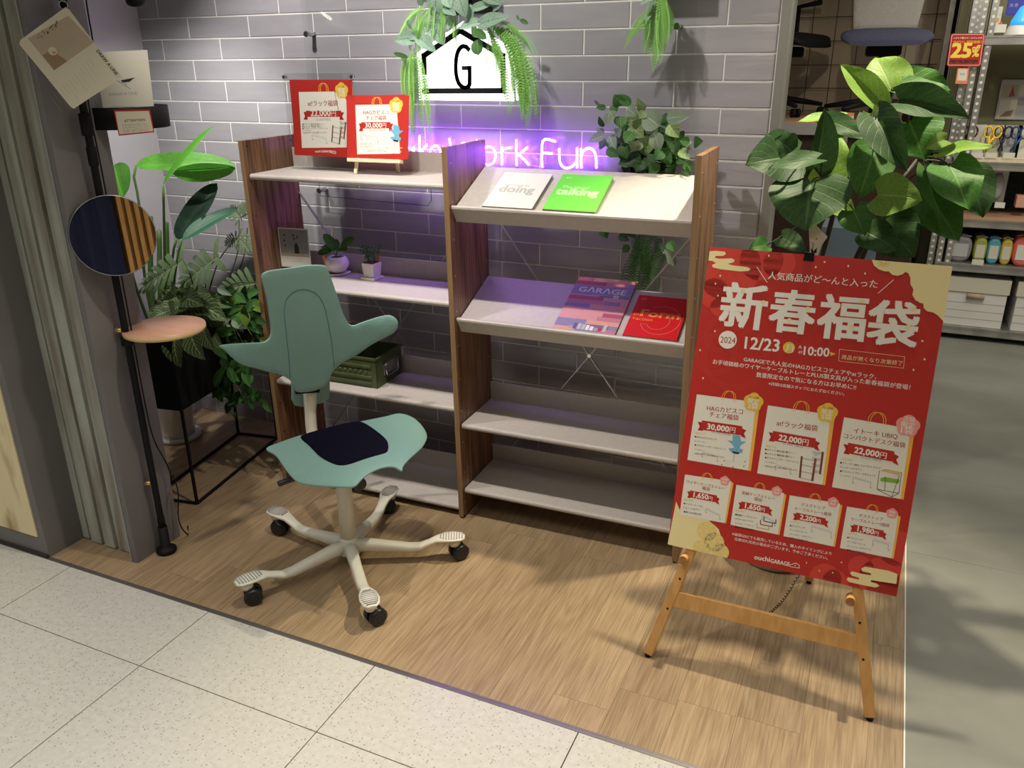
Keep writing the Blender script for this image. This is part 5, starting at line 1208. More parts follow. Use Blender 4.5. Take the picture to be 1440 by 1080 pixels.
# =================================================================== ACRYLIC WALL PANEL AND NEON LETTERS
NY = -0.052
ap = empty('acrylic_panel', (1.3, 0, 1.03), 'clear acrylic panel on chrome standoffs carrying the neon lettering', 'panel')
ax0, ax1, az0, az1 = 0.585, 2.033, 1.035, 1.95
child(MB().box(ax0, -0.040, az0, ax1, -0.035, az1).build('acrylic_sheet', MT['acrylic'], bevel=.0005), ap)
for px_, py_ in ((432, 48), (450, 268), (952, 37), (952, 268)):
    p = AY(px_, py_, -0.045)
    if px_ == 952 and py_ == 268: p = Vector((ax1-.045, -.045, az0+.055))
    s_ = MB().tube([(p.x, -.0046, p.z), (p.x, -.050, p.z)], .0085, 18).build('standoff', MT['chrome'], bevel=.001); child(s_, ap)
    d_ = MB().tube([(p.x, -.050, p.z), (p.x, -.054, p.z)], [.0105, .0100], 18).build('standoff_cap', MT['chrome']); child(d_, ap)
neon = empty('neon_sign', (1.4, -0.04, 1.2), 'white and violet neon lettering on the acrylic panel above the shelves', 'neon sign')
def nz_(px, py): p = AY(px, py, NY); return Vector((p.x, NY, p.z))
def letter(strk, name='neon_letter'):
    mb = MB(); ends = []
    for st_ in strk:
        pts = [nz_(*p) for p in st_]
        if len(pts) > 2: pts = resample(pts, max(8, len(pts)*4), False)
        mb.tube(pts, .0036, 8); ends += [pts[0], pts[-1]]
    o = mb.build(name, MT['neon']); child(o, neon)
    for e_ in ends: o2 = MB().tube([e_, e_ + Vector((0, .010, 0))], .0046, 8).build('end_cap', MT['neonend']); o2.parent = o
def arcpx(cx, cy, rx, ry, a0, a1, n=10): return [(cx+rx*cos(RD(a0+(a1-a0)*k/n)), cy-ry*sin(RD(a0+(a1-a0)*k/n))) for k in range(n+1)]
letter([[(541, 226), (541, 193), (552, 213), (563, 193), (563, 226)]])                 # M
letter([arcpx(575, 217, 7, 9, 40, 340), [(582, 206), (582, 227)]])                       # a
letter([[(590, 191), (590, 227)], [(601, 203), (590.5, 215)], [(593, 212), (602, 227)]])    # k
letter([[(605, 216), (619, 216)] + arcpx(612, 216, 7.5, 11, 10, 320)])                      # e
letter([[(632, 195), (641, 230), (651.5, 198), (661, 231), (671, 197)]])                 # W
letter([arcpx(687, 219, 10, 13, 90, 449, 16)])                                          # o
letter([[(705.5, 206), (706, 232)], [(706, 215), (710, 209), (720, 207.5)]])              # r
letter([[(726, 197), (726.5, 233)], [(742, 207), (727.5, 219)], [(730, 217), (744, 232)]])  # k
letter([[(762.5, 235), (763.5, 198), (781, 199)], [(764, 215), (777, 216)]])             # F
letter([[(786.5, 209), (787, 226), (791, 234), (798, 236.5), (806, 233), (811, 226)], [(811.5, 208), (811.5, 236)]])  # u
letter([[(817, 209), (817.5, 236)], [(817, 222), (820, 213), (827, 208.5), (834, 211), (838, 220), (838.5, 236)]])  # n
child(MB().tube([nz_(740, 232) + Vector((0, .006, 0)), nz_(760, 235) + Vector((0, .006, 0))], .0015, 6).build('neon_wire', MT['neonend']), neon)
child(MB().tube([(1.10, -.046, 1.20), (1.10, -.046, 1.08), (1.085, -.046, 1.06), (0.60, -.046, 1.07), (.597, -.046, 1.3)], .0012, 6).build('supply_wire', MT['black']), neon)

# =================================================================== TENSION POLE WITH TRAY, MIRROR, TABLE
PX, PY = 0.5545, -1.0115
pole = empty('tension_pole', (PX, PY, 0), 'black floor-to-ceiling tension pole beside the grey pillar', 'pole')
def pc(o): return child(o, pole)
pc(MB().lathe([(0.030, 0), (0.033, 0.004), (0.033, 0.013), (0.026, 0.018), (0.016, 0.024), (0.0150, 0.10)], (PX, PY, 0), 28).build('foot', MT['black']))
pc(MB().lathe([(0.0120, 0.10), (0.0120, 0.135), (0.0105, 0.145), (0.0105, 2.62), (0.014, 2.64), (0.03, 2.70), (0.03, 2.72)], (PX, PY, 0), 20).build('tube', MT['black']))
for z_ in (1.285,): pc(MB().lathe([(0.0115, 0), (0.0135, 0.004), (0.0135, 0.05), (0.0115, 0.055)], (PX, PY, z_), 20).build('sleeve', MT['black']))
for z_ in (0.265, 0.795): pc(MB().tube([(PX-.008, PY-.004, z_), (PX-.026, PY-.012, z_)], .008, 14).build('brass_knob', MT['brass'], bevel=.001))
# table
tcx, tcy, tz = 0.6340, -0.9450, 0.790
TBc = (AZ(172, 463, tz) + AZ(289, 455, tz)) / 2
tb = empty('side_table', (TBc.x, TBc.y, tz-.014), 'round pinkish wooden tray table clamped to the black pole', 'table')
rT = (AZ(172, 463, tz) - AZ(289, 455, tz)).length/2
MB().lathe([(rT-.002, 0.0), (rT, .001), (rT, .0125)], (0, 0, 0), 48).build('table_edge', MT['plyedge'], tb)
MB().lathe([(rT-.0005, .0120), (rT-.0005, .0140), (0.001, .0141)], (0, 0, 0), 48).build('table_top', MT['pinktable'], tb)
br_ = MB(); br_.bar((PX-TBc.x, PY-TBc.y, -.006), (0, 0, -.006), .02, .010); br_.build('bracket', MT['black'], tb)
MB().lathe([(0.0112, -.03), (0.018, -.028), (0.018, .0), (0.0112, .0)], (PX-TBc.x, PY-TBc.y, -.001), 20).build('clamp', MT['black'], tb)
# round mirror
mcp = AY(160, 331, PY-0.03); mn = Vector((0.815, -0.565, 0.125)).normalized()
mcp = Vector((PX, PY, 1.083)) + mn*0.034; k_ = (Vector((PX, PY, 1.083)) + mn*0.034)
mcp = AP(159.5, 331.5, k_, mn)
mr_ = empty('round_mirror', mcp, 'round mirror with a thin black rim clamped to the pole', 'mirror')
q = mn.to_track_quat('Z', 'Y').to_matrix()
def disc(r, z0, z1, n=64): 
    mb = MB().lathe([(r, z0), (r, z1)], (0, 0, 0), n, smooth=False); mb.v = [tuple(mcp + q @ Vector(v)) for v in mb.v]; return mb
RM = 0.1145
child(disc(RM+.0025, -.008, .0022).build('mirror_rim', MT['black']), mr_)
mb = MB().lathe([(RM+.0015, 0.0022), (RM+.0015, 0.0034), (RM, 0.0034)], (0, 0, 0), 64, cap=False); mb.v = [tuple(mcp + q @ Vector(v)) for v in mb.v]; child(mb.build('rim_highlight', MT['steel']), mr_)
child(disc(RM, .0022, .0030).build('mirror_glass', MT['mirror']), mr_)
child(MB().bar(mcp - mn*.010, Vector((PX, PY, mcp.z)), .02, .03).build('bracket', MT['black']), mr_)
# tray with leaflets
tz0, tz1 = 1.378, 1.440
TR = (AY(108, 165, PY) + Vector((0, 0, 0)))
tray_c = Vector((0.600, -0.955, tz0)); 
tl_ = AZ(110, 182, tz0); tr2 = AZ(238, 176, tz0); tray_c = (tl_ + tr2)/2; tray_c.z = tz0; rr = (tl_ - tr2).length/2
tr_o = empty('pole_tray', tray_c, 'black round tray clamped high on the pole holding leaflets', 'tray')
MB().lathe([(rr-.002, 0), (rr, .002), (rr, tz1-tz0), (rr-.003, tz1-tz0), (rr-.003, .004), (.001, .0045)], (0, 0, 0), 48).build('tray_bowl', MT['black'], tr_o)
MB().lathe([(0.0112, -.01), (0.017, -.008), (0.017, .05), (0.0112, .052)], (PX-tray_c.x, PY-tray_c.y, 0), 20).build('clamp', MT['black'], tr_o)
vd = (tray_c - CC).normalized(); hd = Vector((vd.x, vd.y, 0)).normalized(); HU = Vector((-hd.y, hd.x, 0)) * -1
HU = Vector((hd.y, -hd.x, 0))   # to the right as seen from the front
def face(P0, tilt=0.0, yaw=0.0):
    U = (Matrix.Rotation(yaw, 3, 'Z') @ HU).normalized(); nb = Z.cross(U); V = (Z*cos(tilt) + nb*sin(tilt)).normalized(); return (Vector(P0), U, V, U.cross(V).normalized())
# white booklet in tray
bo_ = tray_c + hd*(-0.02); bo_.z = tz0 + .006
fr = face(bo_, 0.08, 0.0); f = uvpx(fr)
qd = [f(135, 156), f(216, 153), f(207, 71), f(128, 85)]
bl_o = empty('booklet', bo_, 'cream booklet standing upright in the black pole tray', 'booklet')
def sheet(fr, pts, th, mt, par, name):
    O, U, V, NN = fr; mb = MB(); n = len(pts); vs = [O+U*a+V*b for a, b in pts] + [O+U*a+V*b-NN*th for a, b in pts]
    mb.add(vs, [tuple(range(n)), tuple(range(2*n-1, n-1, -1))] + [(i, n+i, n+(i+1)%n, (i+1)%n) for i in range(n)]); o = mb.build(name, mt); child(o, par); return o
sheet(fr, [f(135, 157), f(217, 154), f(207, 70), f(125, 74)], .003, PR['ivory'], bl_o, 'cover')
P = Print(fr, f, 0.0001); P.text('DRAW A LINE', (154, 135), (193, 133), 'grey', 1); P.poly([f(170, 113), f(190, 109), f(182, 115), f(172, 116)], 'black', 1)
P.line([f(165, 113), f(183, 125)], .0012, 'black', 1); P.line([f(172, 112), f(178, 120)], .0012, 'black', 1); P.line([f(154, 154), f(157, 150), f(188, 150), f(192, 153)], .0012, 'grey', 1); P.build('cover_print', bl_o)
# attention card on the tray front
fa = face(tray_c - hd*(rr+.004) + Z*.03, 0.0, 0.0); f = uvpx(fa)
at = empty('notice_card', fa[0], 'small red-edged attention card hanging on the black tray', 'card')
ac = [f(160, 155), f(211, 154), f(217, 186), f(167, 191)]
sheet(fa, ac, .001, PR['red'], at, 'card')
P = Print(fa, f, 0.0001); P.P4([(162, 157), (209.5, 156), (215.5, 184.5), (168, 189)], 'ivory', 1)
P.text('ATTENTION', (175, 172), (204, 170), 'brown', 2, .02); 
for k, t_ in enumerate(['お客様各位の皆さまに', '商品の展示品でございます', '引っ張ったり揺らさないよう', 'お願い申し上げます']): P.text(t_, (172+k*.6, 177.2+3.2*k), (208+k*.8, 175.6+3.2*k), 'grey', 2)
P.build('card_print', at)
# hanging card on a ring
fh = face(Vector((PX, PY, 1.56)) - hd*.085, 0.0, 0.0); f = uvpx(fh)
hc = empty('hanging_card', fh[0], 'large cream info card hanging tilted from a metal ring on the pole', 'card')
hp_ = [(92, 10), (97, 13), (131, 58), (172, 108), (108, 150), (104, 153), (99, 150), (64, 107), (27, 62), (29, 56)]
sheet(fh, [f(*p_) for p_ in hp_], .0012, PR['ivory'], hc, 'card')
P = Print(fh, f, 0.0001)
P.P4([(39, 54), (96, 22), (132, 60), (76, 99)], 'tan', 1); P.P4([(76, 99), (60, 78), (72, 70), (95, 86)], 'tandark', 2); P.circ(f(74, 72), .010, 'ivory', 3); P.circ(f(76, 74), .004, 'salmon', 4, 10)
rnd = random.Random(2)
for k in range(26): 
    t = rnd.random(); x_ = 54+27*t; y_ = 54-22*t+rnd.uniform(-4, 4); P.line([f(x_, y_), f(x_+rnd.uniform(-3, 3), y_+rnd.uniform(-3, 3))], .0014, 'black', 3)
for k in range(6): P.line([f(87+3*k, 62-2.2*k), f(92+3*k, 72-2.2*k)], .0012, 'grey', 2)
P.text('DRAW A LINE', (135, 72), (163, 106), 'black', 2, .02)
for k in range(14): x_ = 84+5.2*k*.5; P.line([f(124-4*k, 82+4.2*k), f(124-4*k+9+(k % 3)*5, 82+4.2*k+12+(k % 3)*7)], .0005, 'grey', 2)
P.build('card_print', hc)
rc_ = AP(89, 7, fh[0], fh[3]); mb = MB(); mb.tube([rc_ + fh[1]*.010*cos(a) + fh[2]*.010*sin(a) for a in [2*pi*k/20 for k in range(21)]], .0009, 6); child(mb.build('ring', MT['chrome']), hc)
child(MB().tube([(PX, PY-.0, rc_.z+.012), rc_ + fh[2]*.009], .0025, 6).build('ring_hook', MT['black']), hc)
# lamp on the pole
lp = empty('pole_lamp', (PX, PY, 1.80), 'black cone lamp on an arm of the tension pole', 'lamp')
lt = AY(190, 6, -0.80); ld = Vector((-0.30, 0.50, -0.80)).normalized()
lt = AY(191, 2, -0.55); 
mb = MB(); q_ = (-ld).to_track_quat('Z', 'Y').to_matrix(); mb.lathe([(.030, 0), (.030, .012), (.022, .045), (.010, .07), (.006, .075)], (0, 0, 0), 24); mb.v = [tuple(lt + q_ @ Vector(v)) for v in mb.v]; child(mb.build('lamp_shade', MT['black']), lp)
mb = MB(); mb.lathe([(.027, -.001), (.027, .002)], (0, 0, 0), 24); mb.v = [tuple(lt + q_ @ Vector(v)) for v in mb.v]; child(mb.build('lens', MT['led']), lp)
child(MB().tube([lt - ld*.07, (PX, PY, 1.80)], .005, 10).build('arm', MT['black']), lp); child(MB().lathe([(.0112, -.02), (.016, -.018), (.016, .02), (.0112, .02)], (PX, PY, 1.80), 18).build('clamp', MT['black']), lp)
l_ = bpy.data.lights.new('lamp_light', 'SPOT'); l_.energy = 16; l_.spot_size = RD(110); l_.spot_blend = .7; l_.color = (1, .96, .88); l_.shadow_soft_size = .02
lo = bpy.data.objects.new('lamp_light', l_); COL.objects.link(lo); lo.location = lt + ld*.012; lo.rotation_euler = ld.to_track_quat('-Z', 'Y').to_euler()
cb_ = [AY(x, y, y_) for x, y, y_ in [(118, -20, -.93), (124, 20, -.93), (131, 70, -.94)]] + [Vector((PX+.010, PY+.014, z_)) for z_ in (1.5, 1.25, 1.0, .8, .55)] + [Z*z_ + Vector((x_, y_, 0)) for x_, y_, z_ in ((PX+.012, PY+.02, .42), (.545, -.94, .30), (.575, -.955, .26), (.56, -.95, .235), (.55, -.93, .26), (.575, -.94, .20), (.565, -.95, .09), (.545, -.905, .003), (.50, -.86, .003))]
cbl = MB().tube(resample(cb_, 70, False), .0022, 6).build('power_cable', MT['black']); tag(cbl, 'thin black cable running down beside the tension pole', 'cable')

# what the mirror sees: a timber slat screen and an added navy sheet in place of a dark coat
ss_ = empty('slat_screen', (4.4, -2.4, 0), 'timber slat screen, seen only in the round mirror', 'screen')
child(MB().box(4.43, -3.6, 0.0, 4.46, -1.2, 2.5).build('back_board', MT['slatback']), ss_)
y_ = -3.12
while y_ < -1.25: child(MB().box(4.385, y_, 0.0, 4.43, y_+.034, 2.5).build('slat', MT['slat']), ss_); y_ += .064
cu_ = MB(); n = 60; vs = []
for i in range(n+1):
    y_ = -4.6 + 1.45*i/n; x_ = 4.38 + .03*sin(i*1.1); vs += [(x_, y_, .02), (x_, y_, 2.5), (x_+.004, y_, .02), (x_+.004, y_, 2.5)]
fs_ = []
for i in range(n): a = i*4; fs_ += [(a, a+1, a+5, a+4), (a+2, a+6, a+7, a+3)]
cu_.add(vs, fs_, 0, True); tag(cu_.build('coat_standin', MT['navy']), 'added navy sheet standing in for a dark coat, seen only in the round mirror', 'coat_standin')

# =================================================================== GREENERY ON THE WALL
def VZ(ox, oy, s): return lambda x, y: (ox + x/s, oy + y/s)
LP = {}
def proto(key, mt, **k):
    if key not in LP: LP[key] = leaf_proto(key + '_leaf', MT[mt], **k)
    return LP[key]
silver = proto('silver', 'leaf_silver', shape='cord', aspect=1.0, fold=.22, curl=.35, seed=1)
lightr = proto('lightr', 'leaf_ivy', shape='round', aspect=1.0, fold=.15, curl=.3, seed=3)
def leaves(par, conv, lst, y0, rnd, px2m, nrm=(0.05, -1, .25), jit=.25, me=None):
    for it in lst:
        (bx_, by_), (tx_, ty_), w_ = it[0], it[1], it[2]; mesh = it[3] if len(it) > 3 else me; dy = it[4] if len(it) > 4 else rnd.uniform(-.03, .01)
        b = AY(*conv(bx_, by_), y0 + dy); t = AY(*conv(tx_, ty_), y0 + dy - rnd.uniform(0, .03))
        n = Vector(nrm) + Vector((rnd.uniform(-jit, jit), 0, rnd.uniform(-jit, jit)))
        place_leaf(mesh, b, t, n, par, w_*px2m)
rnd = random.Random(21)
gar = empty('wall_garland', (1.26, -.02, 1.62), 'garland of silver-spotted leaves and hanging ferns draped over the glowing house sign', 'plant')
cv = VZ(540, 0, 6)
leaves(gar, cv, [((340, 20), (290, -50), 110), ((520, 60), (600, 120), 100), ((470, 130), (400, 60), 100), ((700, 10), (640, -40), 120), ((920, 60), (1010, -20), 100), ((560, 170), (530, 250), 80), ((440, -20), (430, 118), 160), ((230, 250), (215, 178), 150), ((245, 325), (80, 335), 125), ((285, 300), (432, 432), 120), ((395, 180), (505, 372), 170), ((300, 290), (205, 330), 80),
    ((640, -10), (682, 142), 140), ((745, 50), (712, 205), 80), ((765, 66), (930, 18), 75), ((825, 195), (1045, 128), 130), ((785, 185), (625, 235), 90), ((530, -30), (560, 60), 120), ((860, -20), (1000, 30), 90)], -0.12, rnd, .00037, me=silver)
leaves(gar, cv, [((788, 335), (790, 460), 130), ((770, 255), (858, 322), 80), ((760, 215), (765, 312), 60), ((200, 485), (80, 448), 45), ((160, 470), (170, 515), 50), ((1150, 165), (1215, 200), 40), ((1120, 130), (1140, 170), 25)], -0.135, rnd, .00037, me=lightr)
fm = MB()
for (x, y, dx, dz, ln, w_, dr) in [(330, 60, -1, -.1, .16, .016, .06), (360, 90, -.8, -.5, .15, .014, .10), (420, 60, -.5, -.8, .13, .014, .1), (250, 430, -.25, -1, .24, .016, .1), (230, 450, -.1, -1, .26, .016, .1), (265, 440, .1, -1, .27, .015, .1), (215, 480, -.5, -1, .18, .016, .12), (270, 470, .2, -1, .28, .015, .1), (240, 500, -.05, -1, .27, .014, .1), (200, 470, -.7, -.9, .16, .014, .15),
    (560, 60, .2, -.8, .10, .014, .1), (520, 40, -.4, -.8, .12, .014, .1), (600, 150, .1, -1, .08, .012, .1), (300, 120, -.2, -1, .12, .014, .1), (280, 200, -.6, -.4, .10, .012, .1),
    (900, 225, .9, -.3, .30, .022, .10), (930, 230, 1, -.1, .34, .022, .10), (880, 240, .6, -.7, .28, .020, .08), (950, 250, 1, -.5, .30, .020, .10), (900, 260, .35, -1, .14, .012, .06), (1000, 240, 1, .1, .16, .014, .05), (1010, 260, 1, -.4, .28, .020, .12), (1060, 330, .5, -1, .24, .020, .08), (1100, 420, .3, -1, .22, .020, .07), (1120, 400, .6, -1, .24, .020, .08), (1080, 500, -.05, -1, .17, .018, .04), (1150, 520, .2, -1, .18, .018, .05), (1040, 300, .8, -.9, .30, .020, .1), (980, 210, 1, .35, .12, .012, .08), (900, 260, .1, -1, .12, .010, .02)]:
    for q_ in range(3):
        p = AY(*cv(x+rnd.uniform(-22, 22)*(q_ > 0), y+rnd.uniform(-25, 25)*(q_ > 0)), -.125 + rnd.uniform(-.02, .02)); fern_frond(fm, p, (dx+rnd.uniform(-.45, .45)*(q_ > 0), rnd.uniform(-.12, .05), dz), ln*(1 if q_ == 0 else rnd.uniform(.6, 1)), w_*.78, dr, n=30)
o = fm.build('fern_fronds', MT['fern']); o['kind'] = 'stuff'; child(o, gar)
pots = MB(); pots.box(1.16, -.110, 1.70, 1.38, -.0415, 1.78); child(pots.build('plant_holder', MT['black'], bevel=.004), gar)
# hanging fern
hf = empty('hanging_fern', (1.93, -.02, 1.76), 'hanging fern at the top of the tiled wall right of the glowing sign', 'plant')
cv = VZ(760, 0, 7.2); fm = MB()
for (x, y, dx, dz, ln, w_, dr) in [(1180, -60, 0, -1, .22, .024, .05), (1200, -80, .15, -1, .20, .022, .05), (1150, -60, -.2, -1, .17, .022, .05), (1230, -60, .35, -1, .14, .02, .05), (1190, 40, .05, -1, .17, .024, .05), (1210, 100, 0, -1, .14, .022, .05), (1120, 120, -1, -.6, .13, .014, .04), (1100, 200, -1, -.45, .09, .012, .02), (1250, 0, .5, -1, .10, .02, .05), (1270, 60, .5, -1, .08, .02, .05), (1140, 20, -.3, -1, .14, .02, .05)]:
    for q_ in range(2):
        p = AY(*cv(x+rnd.uniform(-22, 22)*q_, y+rnd.uniform(-25, 25)*q_), -.11 + rnd.uniform(-.02, .02)); fern_frond(fm, p, (dx+rnd.uniform(-.15, .15)*q_, rnd.uniform(-.1, .05), dz), ln*(1-.2*q_), w_*.8, dr, n=28)
o = fm.build('fern_fronds', MT['fern']); o['kind'] = 'stuff'; child(o, hf)
leaves(hf, cv, [((1100, -20), (1010, 50), 60), ((1150, 20), (1100, 150), 50), ((1120, 130), (1060, 230), 45), ((1080, 180), (980, 215), 40)], -.11, rnd, .00031, me=silver)
child(MB().box(1.86, -.105, 1.765, 2.02, -.0415, 1.84).build('plant_holder', MT['black'], bevel=.004), hf)
# bushy wall plant
zebra = proto('zebra', 'leaf_zebra', shape='ovate', aspect=1.0, fold=.25, curl=.35, seed=5); aglo = proto('aglo', 'leaf_aglo', shape='ovate', aspect=1.0, fold=.2, curl=.4, seed=6)
ivy = proto('ivy', 'leaf_ivy', shape='ovate', aspect=1.0, fold=.2, curl=.3, seed=7); darkl = proto('darkl', 'leaf_dark', shape='ovate', aspect=1.0, fold=.2, curl=.4, seed=8)
wp = empty('wall_plant', (1.92, -.02, 1.25), 'bushy cluster of white-veined and green leaves on the wall above the right shelves', 'plant')
cv = VZ(820, 120, 8)
lst = [((860, 460), (690, 330), 200, zebra), ((830, 470), (700, 420), 170, zebra), ((930, 370), (1150, 350), 120, zebra), ((960, 440), (1060, 560), 130, aglo), ((800, 520), (850, 720), 130, zebra), ((330, 320), (260, 420), 110, zebra), ((350, 360), (300, 300), 90, zebra), ((290, 560), (350, 710), 120, zebra),
    ((440, 230), (360, 130), 120, ivy), ((540, 220), (400, 120), 90, ivy), ((330, 210), (370, 290), 90, ivy), ((500, 250), (580, 330), 110, zebra), ((420, 340), (420, 460), 120, ivy), ((640, 380), (490, 400), 150, aglo), ((520, 440), (650, 560), 180, aglo), ((680, 300), (620, 170), 80, aglo), ((700, 290), (640, 360), 90, aglo), ((720, 560), (690, 770), 170, aglo), ((620, 620), (560, 720), 140, aglo), ((560, 520), (480, 620), 130, ivy),
    ((260, 250), (160, 250), 55, ivy), ((190, 230), (130, 170), 28, zebra), ((230, 470), (180, 370), 60, darkl), ((250, 560), (80, 620), 90, zebra), ((240, 540), (160, 500), 60, zebra), ((250, 600), (190, 710), 70, zebra), ((260, 720), (380, 790), 90, ivy), ((370, 560), (420, 500), 90, zebra),
    ((880, 860), (960, 730), 190, ivy), ((1000, 560), (1060, 700), 150, darkl), ((1050, 640), (960, 620), 160, darkl), ((1160, 700), (1210, 640), 80, zebra), ((1080, 720), (1180, 810), 90, aglo), ((1240, 650), (1320, 630), 100, darkl), ((1200, 640), (1100, 620), 80, ivy), ((1150, 860), (1210, 950), 90, ivy), ((1060, 820), (1130, 860), 90, ivy), ((960, 900), (1010, 990), 110, darkl), ((860, 880), (750, 990), 90, ivy), ((1090, 990), (1100, 1060), 90, ivy), ((690, 850), (600, 950), 120, darkl), ((780, 830), (690, 930), 130, darkl), ((560, 880), (410, 880), 70, darkl), ((680, 920), (560, 900), 70, darkl), ((450, 650), (480, 800), 130, darkl), ((420, 700), (470, 840), 100, darkl), ((520, 760), (620, 900), 150, darkl), ((900, 740), (820, 820), 120, ivy), ((1120, 940), (1190, 1000), 70, darkl), ((640, 960), (700, 1040), 90, darkl), ((900, 960), (860, 1050), 110, darkl), ((820, 780), (760, 860), 130, darkl)]
rr_ = random.Random(31)
leaves(wp, cv, [(b_, (b_[0]+(t_[0]-b_[0])*1.15, b_[1]+(t_[1]-b_[1])*1.15), w_*1.2, m_) for b_, t_, w_, m_ in lst], -.095, rr_, .00030)
for k in range(95):
    a = rr_.uniform(0, 2*pi); q = sqrt(rr_.random()); cx_ = 740 + 360*q*cos(a); cy_ = 640 + 340*q*sin(a)
    leaves(wp, cv, [((cx_, cy_), (cx_+rr_.uniform(-110, 110), cy_+rr_.uniform(20, 130)), rr_.uniform(110, 180), rr_.choice([darkl, darkl, ivy, zebra]), .03)], -.095, rr_, .00030)
child(MB().box(1.86, -.090, 1.20, 1.98, -.0415, 1.27).build('plant_holder', MT['black'], bevel=.004), wp)
hv_ = empty('hanging_fern', (1.93, -.03, 1.2), 'dark fern and ivy trailing down the wall behind the right shelves', 'plant'); fm = MB()
for k in range(26):
    x = rr_.uniform(888, 928); y = rr_.uniform(300, 375); p = AY(x, y, -.08 + rr_.uniform(-.03, .03)); fern_frond(fm, p, (rr_.uniform(-.35, .35), rr_.uniform(-.15, .1), -1), rr_.uniform(.08, .15), .020, .04, n=14)
o = fm.build('fern_fronds', MT['ferndark']); o['kind'] = 'stuff'; child(o, hv_)
idt = lambda x, y: (x, y)
leaves(hv_, idt, [((845, 324), (850, 334), 8, ivy), ((852, 322), (853, 336), 8, ivy), ((870, 330), (884, 338), 12, ivy), ((880, 322), (895, 333), 13, ivy), ((935, 350), (950, 375), 16, zebra), ((940, 340), (948, 352), 14, ivy), ((905, 322), (915, 330), 14, ivy), ((925, 322), (935, 335), 14, zebra), ((885, 345), (875, 355), 11, ivy)], -.085, rr_, .00245)
child(MB().tube(resample([AY(842, 324, -.08), AY(870, 326, -.08), AY(905, 320, -.08), AY(915, 300, -.07)], 16, False), .0012, 5).build('vine', MT['stem']), hv_)

# =================================================================== PLANTER BOX AND TALL PLANTS AT LEFT
PA = Vector((.413, -.723, 0)); PB = Vector((.310, -.131, 0)); PC = Vector((.127, -.177, 0)); la = (PB-PA); Ln = la.length; la.normalize(); wa = Vector((-la.y, la.x, 0)); Wd = .195
pb = empty('planter_box', PA + la*Ln/2 + wa*Wd/2, 'black planter box raised on a thin black wire frame', 'planter')
def pq(a, b, z): return PA + la*a + wa*b + Z*z
def pbx(a0, b0, z0, a1, b1, z1, mb): mb.hexa([pq(a0, b0, z0), pq(a1, b0, z0), pq(a1, b1, z0), pq(a0, b1, z0)], [pq(a0, b0, z1), pq(a1, b0, z1), pq(a1, b1, z1), pq(a0, b1, z1)])
zb0, zb1 = .385, .655; t_ = .006
mb = MB(); pbx(0, 0, zb0, Ln, Wd, zb0+t_, mb); pbx(0, 0, zb0, Ln, t_, zb1, mb); pbx(0, Wd-t_, zb0, Ln, Wd, zb1, mb); pbx(0, 0, zb0, t_, Wd, zb1, mb); pbx(Ln-t_, 0, zb0, Ln, Wd, zb1, mb)
child(mb.build('box', MT['black'], bevel=.0008), pb)
mb = MB(); pbx(t_, t_, zb1-.05, Ln-t_, Wd-t_, zb1-.025, mb); child(mb.build('soil', MT['soil']), pb)
fr_ = MB(); w_ = .009
for z_ in (.0055,):
    for a, b in (((0, 0), (Ln, 0)), ((Ln, 0), (Ln, Wd)), ((Ln, Wd), (0, Wd)), ((0, Wd), (0, 0))): fr_.bar(pq(*a, z_), pq(*b, z_), w_, w_)
for a, b in ((0, 0), (Ln, 0), (Ln, Wd), (0, Wd)): child(MB().bar(pq(a, b, .006), pq(a, b, zb0+.01), w_, w_, (1, 0, 0)).build('leg', MT['black']), pb)
child(fr_.build('base_frame', MT['black']), pb)
# white pot with the bird-of-paradise plant
wc = Vector((-.115, -.285, 0))
bp_ = empty('bird_of_paradise_plant', wc, 'tall bird-of-paradise plant with big bright leaves in a white pot behind the planter', 'plant')
MB().lathe([(.092, 0), (.098, .006), (.100, .016), (.094, .020), (.075, .016)], (0, 0, 0), 40).build('saucer', MT['ceramic'], bp_)
MB().lathe([(.070, .012), (.072, .05), (.076, .34), (.078, .345), (.074, .345), (.072, .30)], (0, 0, 0), 40).build('pot', MT['ceramic'], bp_)
MB().lathe([(.073, .31), (.04, .325), (.002, .33)], (0, 0, 0), 24).build('soil', MT['soil'], bp_)
cv = VZ(150, 170, 6.545)
big = proto('bird', 'leaf_bird', shape='paddle', aspect=1.0, nu=14, nv=6, fold=.30, curl=.12, wave=.03, seed=9)
thin = proto('birdthin', 'leaf_bird', shape='lance', aspect=1.0, nu=12, nv=4, fold=.5, curl=-.1, wave=.02, seed=10)
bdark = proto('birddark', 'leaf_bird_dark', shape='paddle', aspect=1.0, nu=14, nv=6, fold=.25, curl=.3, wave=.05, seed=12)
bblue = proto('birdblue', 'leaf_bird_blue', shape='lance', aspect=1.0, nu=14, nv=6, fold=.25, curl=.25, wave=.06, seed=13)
def PL(mesh, b, t, w, n, par, conv=cv, yb=-.35, yt=-.35, wy=None):
    return place_leaf(mesh, AY(*conv(*b), yb), AY(*conv(*t), yt), Vector(n), par, w)
PL(big, (262, 408), (1185, 400), .100, (.15, -.75, .9), bp_, yb=-.40, yt=-.22)
PL(big, (600, 480), (1190, 440), .075, (.1, -1.0, -.30), bp_, yb=-.37, yt=-.22)
PL(thin, (520, 590), (985, 48), .042, (-.4, -1, .3), bp_, yb=-.42, yt=-.33)
PL(big, (150, 700), (60, 400), .150, (.3, -.9, .1), bp_, yb=-.5, yt=-.45)
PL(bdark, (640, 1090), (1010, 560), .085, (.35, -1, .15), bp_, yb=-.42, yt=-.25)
PL(bblue, (690, 1090), (1205, 782), .070, (-.1, -1, .4), bp_, yb=-.44, yt=-.24)
